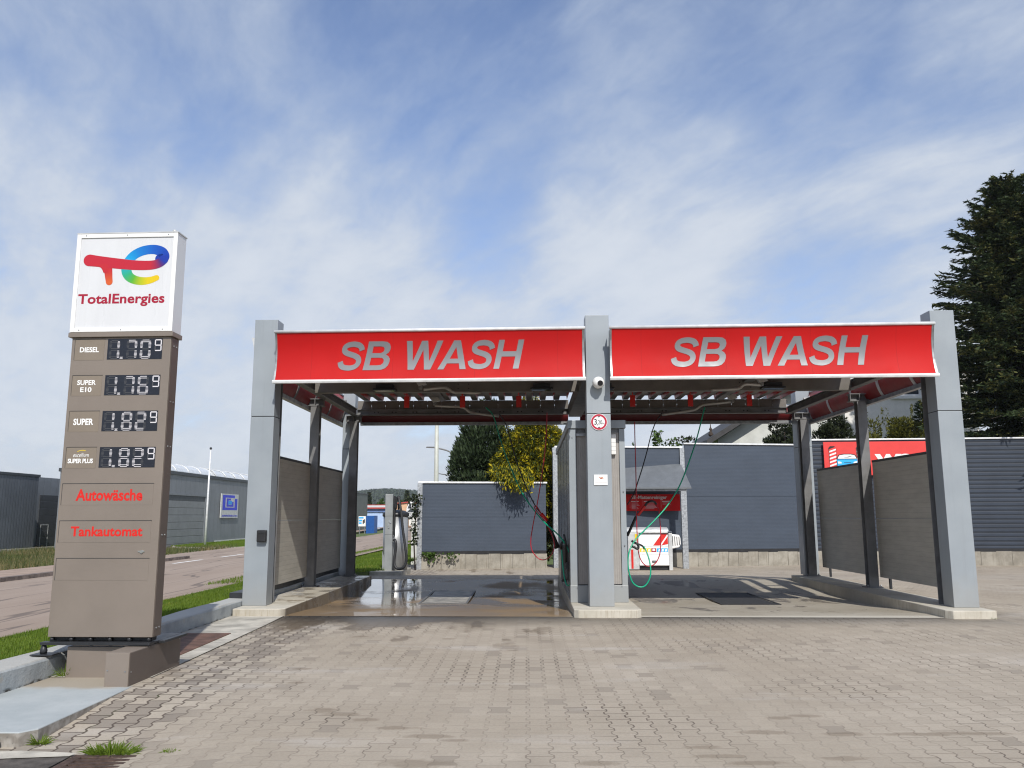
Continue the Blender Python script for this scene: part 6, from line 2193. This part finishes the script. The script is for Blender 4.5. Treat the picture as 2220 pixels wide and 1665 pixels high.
MB().box(XB + 0.041, XB + 0.046, 66.0, pg1.y, zg - 0.45, zg - 0.003).build('gate_top', 'hall_edge', g)
sk = MB()
n = 10
for (ya, yb, rr_) in ((67, 84.4, 1.05), (85.4, 104, 1.0)):
    for i in range(n):
        a0, a1 = math.pi * i / n, math.pi * (i + 1) / n
        xc__ = XB - 3.2
        sk.quad((xc__ + rr_ * math.cos(a0) * 1.3, ya, zT + 0.28 + rr_ * math.sin(a0)), (xc__ + rr_ * math.cos(a1) * 1.3, ya, zT + 0.28 + rr_ * math.sin(a1)),
                (xc__ + rr_ * math.cos(a1) * 1.3, yb, zT + 0.28 + rr_ * math.sin(a1)), (xc__ + rr_ * math.cos(a0) * 1.3, yb, zT + 0.28 + rr_ * math.sin(a0)))
    sk.add([(XB - 3.2 + rr_ * 1.3 * math.cos(math.pi * i / n), ya, zT + 0.28 + rr_ * math.sin(math.pi * i / n)) for i in range(n + 1)], [tuple(range(n + 1))])
sko = sk.build('skylight', 'skylight', ha)
for yy in [67 + 2.9 * k for k in range(7)] + [85.4 + 2.9 * k for k in range(7)]:
    rr_ = 1.07
    MB().tube([(XB - 3.2 + rr_ * 1.3 * math.cos(math.pi * i / 8), yy, zT + 0.28 + rr_ * math.sin(math.pi * i / 8)) for i in range(9)], 0.06, 5).build('skylight_rib', 'grey_frame', sko)
# logo board on the hall
l0, l1 = atx(477.5, 1070, XB), atx(513.5, 1123, XB)
yb0, yb1 = l0.y, atx(513.5, 1090, XB).y
zb1, zb0 = atx(495, 1071, XB).z, atx(495, 1123, XB).z
lbz = thing('company_board', (XB, (yb0 + yb1) / 2, zb0), 'pale board with a blue nested-square emblem on the grey hall', 'sign board')
MB().box(XB + 0.06, XB + 0.16, yb0, yb1, zb0, zb1).build('board', 'grey_frame', lbz)
fy_ = lambda f: yb0 + (yb1 - yb0) * f
fz_ = lambda f: zb0 + (zb1 - zb0) * f


def yquad(b, ya, yb, za, zb, off):
    b.quad((XB + 0.16 + off, fy_(ya), fz_(za)), (XB + 0.16 + off, fy_(yb), fz_(za)), (XB + 0.16 + off, fy_(yb), fz_(zb)), (XB + 0.16 + off, fy_(ya), fz_(zb)))


b = MB()
for (o_, w__) in ((0.0, 0.16), (0.225, 0.115)):
    y0_, y1_, z0_, z1_ = 0.07 + o_, 0.93 - o_, 0.33 + o_ * 0.62, 0.95 - o_ * 0.62
    wz = w__ * 0.66
    yquad(b, y0_, y0_ + w__, z0_, z1_, 0.01)
    yquad(b, y1_ - w__, y1_, z0_, z1_ - 0.14, 0.01)
    yquad(b, y0_ + w__, y1_ - w__, z0_, z0_ + wz, 0.01)
    yquad(b, y0_ + w__, y1_ - 0.16, z1_ - wz, z1_, 0.01)
b.build('emblem', 'blue_logo', lbz, flip_fix=False)
b = MB()
yquad(b, 0.385, 0.615, 0.565, 0.715, 0.012)
b.build('emblem_core', 'cyan_logo', lbz, flip_fix=False)
text_on('lettering', 'ZIMMERMANN', 'blue_logo', lbz, lambda u, v: (XB + 0.172, fy_(0.04 + 0.92 * u), fz_(0.055 + 0.075 * v)), bold=0.02)
# set-back hall at the far left
XA = -40.4
hl = thing('dark_hall', (XA - 8, 58, -1.1), 'dark grey ribbed hall with a tall gate at the far left', 'building')
MB().box(XA - 20, XA, 30, 67.6, -1.2, 4.8).build('wall', 'hall_dark', hl)
MB().box(XA - 20.1, XA + 0.08, 29.9, 67.7, 4.8, 5.0).build('roof', 'hall_edge', hl)
MB().box(XA - 20, XA - 2.4, 67.7, 90, -1.2, 5.0).build('gate_wall', 'hall_grey', hl)
MB().box(XA - 2.45, XA - 1.9, 67.72, 68.6, -1.2, 5.0).build('corner_column', 'hall_grey', hl)
gq0, gq1 = atx(84, 1100, XA - 2.4), atx(128, 1100, XA - 2.4)
g = MB().box(XA - 2.398, XA - 2.34, gq0.y, gq1.y + 2, -1.0, atx(84, 1073, XA - 2.4).z).build('gate', 'gate_dark', hl)
d0, d1 = atx(87, 1150, XA - 2.34), atx(104, 1150, XA - 2.34)
zd = atx(95, 1137, XA - 2.34).z
b = MB()
b.box(XA - 2.338, XA - 2.32, d0.y, d0.y + 0.07, -1.0, zd).box(XA - 2.338, XA - 2.32, d1.y - 0.07, d1.y, -1.0, zd).box(XA - 2.338, XA - 2.32, d0.y + 0.07, d1.y - 0.07, zd - 0.07, zd)
b.build('door_frame', 'grey_frame', g)
MB().box(XA - 2.338, XA - 2.28, d1.y - 0.28, d1.y - 0.14, 0.0, 0.1).build('door_handle', 'black', g)
o = MB().box(XA + 0.6, XA + 0.9, 28, 76, -1.4, -0.86).build('garden_wall', 'concrete')
tag(o, 'low pale concrete wall at the foot of the dark hall on the far left', 'wall')

# green-grey building and the little settlement down the road
def box_house(name, label, u0, u1, vb, vt, Y, dep, m, cat='building', par=None):
    a, c = at(u0, vb, Y), at(u1, vt, Y)
    t = thing(name, ((a.x + c.x) / 2, Y + dep / 2, a.z), label, cat)
    MB().box(a.x, c.x, Y, Y + dep, a.z - 1.0, c.z).build('wall', m, t)
    return t, a, c


M['green_grey'] = mat('green_grey_sheet', (0.10, 0.118, 0.108), 0.6, 0.1, 0.04, 0.6)
t = thing('green_grey_hall', (-40, 132, -1.1), 'flat-roofed green-grey building across the road, seen past the left back post', 'building')
MB().box(-60, -29.0, 129, 149, -1.4, 5.35).build('wall', 'green_grey', t)
MB().box(-60.1, -28.9, 128.9, 149.1, 5.35, 5.52).build('roof', 'hall_edge', t)
M['blue_wall'] = mat('blue_render', (0.19, 0.30, 0.62), 0.8, 0, 0.04, 1)
M['pale_blue'] = mat('pale_blue_render', (0.42, 0.55, 0.80), 0.8, 0, 0.04, 1)
M['red_trim'] = mat('red_trim', (0.45, 0.06, 0.05), 0.6, 0, 0.05)
Yb = 175
t, a, c = box_house('blue_building', 'long blue building with a grey and red roof band down the road', 770, 868, 1141, 1103, Yb, 16, 'pale_blue')
zz = lambda v: at(830, v, Yb).z
MB().box(a.x, c.x, Yb - 0.3, Yb - 0.05, zz(1110), zz(1103)).build('upper_wall', 'blue_wall', t)
MB().box(a.x - 0.3, c.x + 0.3, Yb - 0.9, Yb + 16, zz(1102.9), zz(1100)).build('red_edge', 'red_trim', t)
MB().prism([(Yb - 0.8, zz(1099.9)), (Yb + 8, zz(1094.5)), (Yb + 16, zz(1099.9))], 'x', a.x - 0.3, c.x + 0.3).build('roof', 'render_grey', t)
MB().box(a.x - 0.3, c.x + 0.3, Yb + 7.9, Yb + 8.2, zz(1094.4), zz(1093)).build('ridge', 'red_trim', t)
M['orange_wall'] = mat('apricot_render', (0.66, 0.42, 0.26), 0.85, 0, 0.03, 1)
Yo = 168
t, a, c = box_house('apricot_building', 'apricot coloured building with a red roof edge down the road', 848, 883, 1136, 1090, Yo, 12, 'orange_wall')
zz = lambda v: at(870, v, Yo).z
MB().add([(a.x - 0.2, Yo - 0.3, zz(1092)), (c.x + 0.2, Yo - 0.3, zz(1087.6)), (c.x + 0.2, Yo + 12, zz(1087.6)), (a.x - 0.2, Yo + 12, zz(1092)),
          (a.x - 0.2, Yo - 0.3, zz(1094)), (c.x + 0.2, Yo - 0.3, zz(1089.8)), (c.x + 0.2, Yo + 12, zz(1089.8)), (a.x - 0.2, Yo + 12, zz(1094))],
         [(0, 1, 2, 3), (7, 6, 5, 4), (0, 4, 5, 1), (1, 5, 6, 2), (2, 6, 7, 3), (3, 7, 4, 0)]).build('roof', 'red_trim', t)
MB().box(at(866, 1, Yo).x, at(878, 1, Yo).x, Yo - 0.1, Yo - 0.01, zz(1130), zz(1101.5)).build('gate', 'render_grey', t)
MB().box(at(866, 1, Yo).x, at(878, 1, Yo).x, Yo - 0.15, Yo - 0.02, zz(1101.4), zz(1099)).build('lintel', 'red_trim', t)
MB().box(at(883, 1, Yo).x, at(886, 1, Yo).x, Yo, Yo + 12, zz(1140), zz(1089)).build('side_wall', 'orange_wall', t)
Yk = 160
t, a, c = box_house('white_cottage', 'small white house with a dark solar roof at the end of the road', 886.5, 907, 1128, 1104, Yk, 10, 'render_white', 'house')
zz = lambda v: at(895, v, Yk).z
M['solar'] = mat('solar_roof', (0.10, 0.12, 0.16), 0.3, 0.2, 0.05, 1)
MB().prism([(Yk - 0.5, zz(1104)), (Yk + 5, zz(1092.5)), (Yk + 10.5, zz(1104))], 'x', a.x - 0.3, c.x + 0.6).build('roof', 'solar', t)
# notice board and blue fence in front of the blue building
Yn = 118
t = thing('poster_board', (at(814, 1130, Yn).x, Yn, -1.1), 'white poster board with blue print beside the road, before the blue building', 'sign board')
x0, x1 = at(807, 1, Yn).x, at(821, 1, Yn).x
z0, z1 = at(814, 1141, Yn).z, at(814, 1119, Yn).z
MB().box(x0, x1, Yn, Yn + 0.1, z0, z1).build('board', 'white', t)
b = MB()
for f0, f1, g0, g1 in ((0.06, 0.7, 0.78, 0.92), (0.06, 0.5, 0.5, 0.66), (0.06, 0.45, 0.25, 0.4)):
    b.box(x0 + (x1 - x0) * f0, x0 + (x1 - x0) * f1, Yn - 0.03, Yn - 0.005, z0 + (z1 - z0) * g0, z0 + (z1 - z0) * g1)
b.build('print', 'light_blue', t)
b = MB().box(x0 + (x1 - x0) * 0.6, x0 + (x1 - x0) * 0.75, Yn - 0.03, Yn - 0.005, z0 + (z1 - z0) * 0.25, z0 + (z1 - z0) * 0.62)
b.box(x0 + (x1 - x0) * 0.76, x0 + (x1 - x0) * 0.9, Yn - 0.03, Yn - 0.005, z0 + (z1 - z0) * 0.35, z0 + (z1 - z0) * 0.7)
b.build('picture', 'bark', t)
MB().box(x0 + 0.1, x0 + 0.2, Yn + 0.1, Yn + 0.2, -1.2, z1).box(x1 - 0.2, x1 - 0.1, Yn + 0.1, Yn + 0.2, -1.2, z1).build('post', 'steel', t)
x0, x1 = at(822, 1, 121).x, at(838, 1, 121).x
t = thing('blue_container', (x0, 122, -1.1), 'blue metal container behind the poster board', 'container')
M['dark_blue'] = mat('dark_blue_metal', (0.008, 0.085, 0.32), 0.5, 0, 0.05)
MB().box(x0, x1, 121, 123.5, -1.15, at(830, 1118, 121).z).build('box', 'dark_blue', t)
b = MB()
for k in range(7):
    xx = x0 + (x1 - x0) * (k + 0.5) / 7
    b.box(xx - 0.02, xx + 0.02, 120.96, 120.999, -1.1, at(830, 1118.6, 121).z)
b.build('rib', 'dark_blue', t)
# small lorry and car at the end of the road
Yc = 120
t = thing('white_lorry', (at(905, 1, Yc).x, Yc, -0.4), 'white lorry cab seen at the end of the road beside the ivy', 'lorry')
x0, x1 = at(899, 1, Yc).x, at(913, 1, Yc).x
z0 = at(905, 1126, Yc).z
MB().prism([(x0, z0 + 0.5), (x1, z0 + 0.5), (x1, z0 + 2.6), (x0 + 0.55, z0 + 2.6), (x0 + 0.1, z0 + 1.6)], 'y', Yc, Yc + 2.2).build('body', 'white', t, bevel=0.06)
MB().prism([(x0 + 0.25, z0 + 1.55), (x0 + 0.8, z0 + 1.55), (x0 + 0.8, z0 + 2.3), (x0 + 0.55, z0 + 2.3)], 'y', Yc - 0.02, Yc - 0.002).build('window', 'glass', t)
for xx in (x0 + 0.3,):
    MB().lathe([(0.42, -0.15), (0.45, 0.0), (0.42, 0.15)], (xx + 0.3, Yc + 0.05, z0 + 0.45), 16, 'y').build('wheel', 'rubber', t)
Yc = 96
t = thing('silver_car', (at(893, 1, Yc).x, Yc, -0.4), 'pale parked car at the end of the road, partly hidden by the white pillar', 'car')
x0, x1 = at(886, 1, Yc).x, at(905, 1, Yc).x
z0 = at(895, 1128, Yc).z
b = MB().prism([(x0, z0 + 0.3), (x1 + 2.6, z0 + 0.3), (x1 + 2.6, z0 + 0.9), (x1 + 1.8, z0 + 1.35), (x0 + 1.2, z0 + 1.35), (x0 + 0.75, z0 + 0.92), (x0, z0 + 0.8)], 'y', Yc, Yc + 1.7)
b.build('body', 'grey_frame', t, bevel=0.08)
for xx in (x0 + 0.65, x0 + 2.9):
    MB().lathe([(0.28, -0.1), (0.31, 0.0), (0.28, 0.1)], (xx, Yc + 0.02, z0 + 0.31), 16, 'y').build('wheel', 'rubber', t)
MB().prism([(x0 + 0.95, z0 + 0.93), (x1 + 1.7, z0 + 0.93), (x1 + 1.6, z0 + 1.28), (x0 + 1.25, z0 + 1.28)], 'y', Yc - 0.02, Yc - 0.003).build('window', 'glass', t)

# lamp masts and flagpole
M['mast'] = mat('pale_mast', (0.50, 0.51, 0.46), 0.6, 0.1, 0.05, 2)
p = at(945, 1100, 46)
t = thing('light_mast', (p.x, 46, -0.6), 'tall pale tapering mast behind the lower fence panel', 'mast')
MB().lathe([(0.16, -0.8), (0.10, at(945, 860, 46).z)], (p.x, 46, 0), 14).build('pole', 'mast', t)
MB().lathe([(0.09, 0), (0.06, 0.12)], (p.x, 46, at(945, 860, 46).z), 14).build('pole_cap', 'steel', t)
for (Y, ub, pts, lab) in ((60, 995, [(995, 1060), (994, 1010), (987, 990), (972, 978), (950, 972), (940, 970)], 'street lamp with a curved arm, the nearer one reaching left past the pale mast'),
                          (92, 992, [(992, 1075), (991, 1048), (984, 1036), (970, 1030), (958, 1028), (953, 1027)], 'street lamp with a curved arm, the smaller one farther away')):
    t = thing('street_lamp', at(pts[0][0], 1110, Y), lab, 'street lamp', 'street lamps down the road')
    pp_ = [at(pts[0][0], 1118, Y)] + [at(u, v, Y) for u, v in pts]
    pp_[0].z = -0.8
    MB().tube(catmull(pp_, 5), 0.055, 7).build('pole', 'steel_dull', t)
    e = at(*pts[-1], Y)
    MB().prism([(e.x - 0.55, e.z - 0.02), (e.x + 0.1, e.z - 0.05), (e.x + 0.1, e.z + 0.05), (e.x - 0.5, e.z + 0.06)], 'y', Y - 0.12, Y + 0.12).build('lamp_head', 'steel_dull', t, bevel=0.02)
pf_ = Vector((-28.3, 72.5, -0.95))
pb = at(444.5, 1176, 72.5)
ptop = at(457, 975, 72.5)
t = thing('flagpole', (pb.x, 72.5, -0.95), 'slim white flagpole on the lawn before the grey hall', 'flagpole')
MB().tube([(pb.x, 72.5, -1.0), (ptop.x * 0.35 + pb.x * 0.65, 72.5, 2.5), (ptop.x, 72.5, ptop.z)], [0.11, 0.09, 0.06], 10).build('pole', 'alu_white', t)
MB().lathe([(0.05, 0), (0.12, 0.08), (0.08, 0.2), (0.01, 0.24)], (ptop.x, 72.5, ptop.z), 10).build('finial', 'black', t)

# ------------------------------------------------------------------ far trees and wooded hill
for u, Y, vt, hp_, m, lab, kind in ((800, 210, 1068, 10, 'fir', 'dark conifer standing behind the blue building', 'c'), (882, 215, 1064, 14, 'fir', 'broad dark spruce behind the apricot building', 'c'),
                                    (826, 205, 1078, 15, 'leaf', 'light green leafy tree behind the blue building', 'b'), (852, 230, 1074, 14, 'forest', 'grey-green leafy tree beside the vacuum column', 'b'), (905, 225, 1078, 14, 'leaf', 'light green leafy tree right of the broad spruce', 'b'),
                                    (868, 240, 1080, 12, 'leaf', 'low light green tree between the two conifers', 'b')):
    p = at(u, 1110, Y)
    H = at(u, vt, Y).z + 1.0
    if kind == 'c':
        conifer('far_conifer', (p.x, Y, -1.0), H, hp_ / 1790 * Y, lab, nb=150, leafL=0.9, leafW=0.35, dens=0.5, m='fir', group='trees down the road', zstart=0.12)
    else:
        bushy('far_tree', (p.x, Y, -1.0), H, hp_ / 1790 * Y, hp_ / 1790 * Y, lab, m, 2600, 0.8, 0.45, 'tree', 'dome', 0.5, 10, 'trees down the road')
Yl = 1250
us = [0, 200, 420, 600, 700, 760, 790, 820, 850, 880, 905, 940, 1000, 1100, 1250, 1500, 1800, 2220]
vs_ = [1112, 1106, 1100, 1094, 1086, 1076, 1068, 1064, 1063, 1065, 1067, 1070, 1078, 1088, 1096, 1104, 1110, 1114]
b = MB()
nh = 160
hrow = []
for i in range(nh):
    u = 2220 * i / (nh - 1)
    k = max(j for j in range(len(us)) if us[j] <= u)
    k = min(k, len(us) - 2)
    f = (u - us[k]) / (us[k + 1] - us[k])
    hrow.append((u, vs_[k] + (vs_[k + 1] - vs_[k]) * f))
crest = [at(u, v, Yl) for u, v in hrow]
rowsz = []
for j, (yy, ff) in enumerate(((700, 0.0), (850, 0.25), (1000, 0.62), (1130, 0.88), (1250, 1.0), (1450, 0.9), (1900, 0.2), (2300, -0.1))):
    rowsz.append([(c.x * (yy / Yl) ** 0.5, yy, -1.3 + (c.z + 1.3 - 2.0) * ff) for c in crest])
b.add([q for r_ in rowsz for q in r_], [(j * nh + i, j * nh + i + 1, (j + 1) * nh + i + 1, (j + 1) * nh + i) for j in range(len(rowsz) - 1) for i in range(nh - 1)], True)
M['hillside'] = mat('wooded_hillside', (0.030, 0.042, 0.026), 0.95, 0, 0.2, 0.02)
struct(b.build('hill', 'hillside', flip_fix=False))
# the wood that covers it reads as one mass
n = 90000
j = rng.integers(0, nh - 1, n)
f1 = rng.uniform(0, 1, n)
ff = rng.uniform(0, 1, n) ** 0.7
yy = 700 + 550 * ff
prof_ = np.interp(yy, [700, 850, 1000, 1130, 1250], [0, 0.25, 0.62, 0.88, 1.0])
cx = np.array([c.x for c in crest]); cz = np.array([c.z for c in crest])
keep_u = 2220 * (j + f1) / (nh - 1)
xx = (cx[j] + (cx[j + 1] - cx[j]) * f1) * (yy / Yl) ** 0.5
zz_ = -1.3 + ((cz[j] + (cz[j + 1] - cz[j]) * f1) - 0.7) * prof_
c_ = np.stack([xx, yy, zz_ + rng.uniform(0, 4.5, n)], 1)
o = np_mesh('wood', leaves(c_, rng.normal(0, 0.5, (n, 3)) + np.array([0, 0, 1.0]), rng.uniform(2.5, 5, n), rng.uniform(1.8, 3.2, n)), 4, 'forest')
tag(o, 'dark wooded hillside on the horizon', 'wood', kind='stuff')

# ------------------------------------------------------------------ grass
def blades(name, n, xf, L, Wd, m, label, zoff=-0.01, lean=0.35):
    x, y = xf(n)
    z = np.array([gh(a, b_) for a, b_ in zip(x, y)]) + zoff
    L = L * rng.uniform(0.5, 1.4, len(x))
    a = rng.uniform(0, 2 * math.pi, len(x))
    d = np.stack([np.cos(a) * lean, np.sin(a) * lean, np.ones(len(x))], 1) + rng.normal(0, 0.12, (len(x), 3))
    base = np.stack([x, y, z], 1)
    r_ = np.stack([-np.sin(a), np.cos(a), np.zeros(len(x))], 1) * (Wd / 2)
    tip = base + unit(d) * L[:, None]
    q = np.stack([base - r_, base + r_, tip], 1).reshape(-1, 3)
    o = np_mesh(name, q, 3, m)
    return tag(o, label, 'grass', kind='stuff')


def verge(n):
    y = 6.0 + 34 * rng.uniform(0, 1, n) ** 1.8
    x = -7.30 + 2.26 * rng.uniform(0, 1, n)
    clump = np.sin(x * 7 + np.sin(y * 3) * 2) * np.sin(y * 5.3 + x * 2) * 0.5 + 0.5
    k = rng.uniform(size=n) < 0.5 + 0.5 * clump
    return x[k], y[k]


blades('grass', 150000, verge, 0.046, 0.011, 'grass', 'short green grass verge between the low wall and the road')


def verge2(n):
    y = rng.uniform(21.0, 60, n)
    x = rng.uniform(-8.2, -4.45, n)
    return x, y


blades('grass', 60000, verge2, 0.085, 0.022, 'grass', 'green grass strip behind the left bay, around the car vacuum', zoff=-0.02)


def farleft(n):
    y = rng.uniform(25, 68, n)
    x = rng.uniform(-39.5, -23.6, n)
    return x, y


blades('tall_grass', 45000, farleft, 0.36, 0.035, 'dry_grass', 'tall rough grass in front of the dark hall on the far left', zoff=-0.02)


def lawn(n):
    x = rng.uniform(-30.8, -23.0, n)
    y = rng.uniform(67.5, 90, n)
    k = y > 67.5 + np.abs(x + 26) * 0.75
    return x[k], y[k]


x_, y_ = lawn(26000)
q = np.stack([x_, y_, np.full(len(x_), -0.93)], 1)
a = rng.uniform(0, 6.28, len(x_))
r_ = np.stack([np.cos(a), np.sin(a), 0 * a], 1) * 0.02
tip = q + np.stack([np.cos(a) * 0.04, np.sin(a) * 0.04, rng.uniform(0.06, 0.16, len(x_))], 1)
tag(np_mesh('grass', np.stack([q - r_, q + r_, tip], 1).reshape(-1, 3), 3, 'grass'), 'lawn around the flagpole before the grey hall', 'grass', kind='stuff')


def tuft(u, v, z, rx, n, L, label, m='grass'):
    p = atz(u, v, z)
    t = thing('grass_tuft', (p.x, p.y, z), label, 'plant', 'grass tufts in the joints')
    a = rng.uniform(0, 6.28, n)
    rr_ = rng.uniform(0, 1, n) ** 0.6
    base = np.stack([p.x + np.cos(a) * rx * rr_, p.y + np.sin(a) * rx * 0.4 * rr_, np.full(n, z - 0.005)], 1)
    d = unit(np.stack([np.cos(a) * rr_ * 1.5, np.sin(a) * rr_ * 1.1, np.ones(n) * 0.8], 1) + rng.normal(0, 0.35, (n, 3)))
    w_ = np.cross(d, np.array([0, 1.0, 0.1]))
    w_ = unit(w_) * 0.0035
    LL = (L * rng.uniform(0.5, 1.2, n))[:, None]
    mid = base + d * LL * 0.55
    tip = base + d * LL + np.array([0, 0, -0.25]) * LL * rng.uniform(0.2, 0.9, n)[:, None]
    q1_ = np.stack([base - w_, base + w_, mid + w_ * 0.8, mid - w_ * 0.8], 1).reshape(-1, 3)
    np_mesh('blades', q1_, 4, m, t)
    np_mesh('blade_tips', np.stack([mid - w_ * 0.8, mid + w_ * 0.8, tip], 1).reshape(-1, 3), 3, m, t)
    return t


tuft(243, 1634, -0.085, 0.16, 260, 0.105, 'bushy green grass tuft growing at the edge of the street drain')
tuft(86, 1612, -0.09, 0.05, 60, 0.10, 'little green weed at the corner of the grey painted slab')
tuft(372, 1633, -0.07, 0.05, 60, 0.05, 'tiny grass tuft right of the street drain')
tuft(140, 1468, 0.0, 0.03, 40, 0.18, 'thin grass stalks between the low wall and the foot of the price sign')
tuft(1256, 1339, 0.0, 0.06, 40, 0.03, 'moss and tiny weeds at the foot of the middle plinth')
tuft(2155, 1342, 0.0, 0.04, 60, 0.04, 'tiny weeds at the corner of the right plinth')


# ------------------------------------------------------------------ thin haze that pales the far hill
hm = bpy.data.materials.new('haze')
hm.use_nodes = True
X.nt = hm.node_tree
hm.node_tree.nodes.clear()
pv_ = node('ShaderNodeVolumePrincipled')
pv_.inputs['Color'].default_value = (0.9, 0.95, 1.0, 1)
pv_.inputs['Density'].default_value = 0.00020
pv_.inputs['Anisotropy'].default_value = 0.2
ho_ = node('ShaderNodeOutputMaterial')
link(pv_.outputs[0], ho_.inputs['Volume'])
M['haze'] = hm
hz_o = MB().box(-3050, 3050, -70, 3560, -2.3, 68).build('haze', 'haze')
tag(hz_o, 'thin pale haze in the distance', 'haze', kind='stuff')
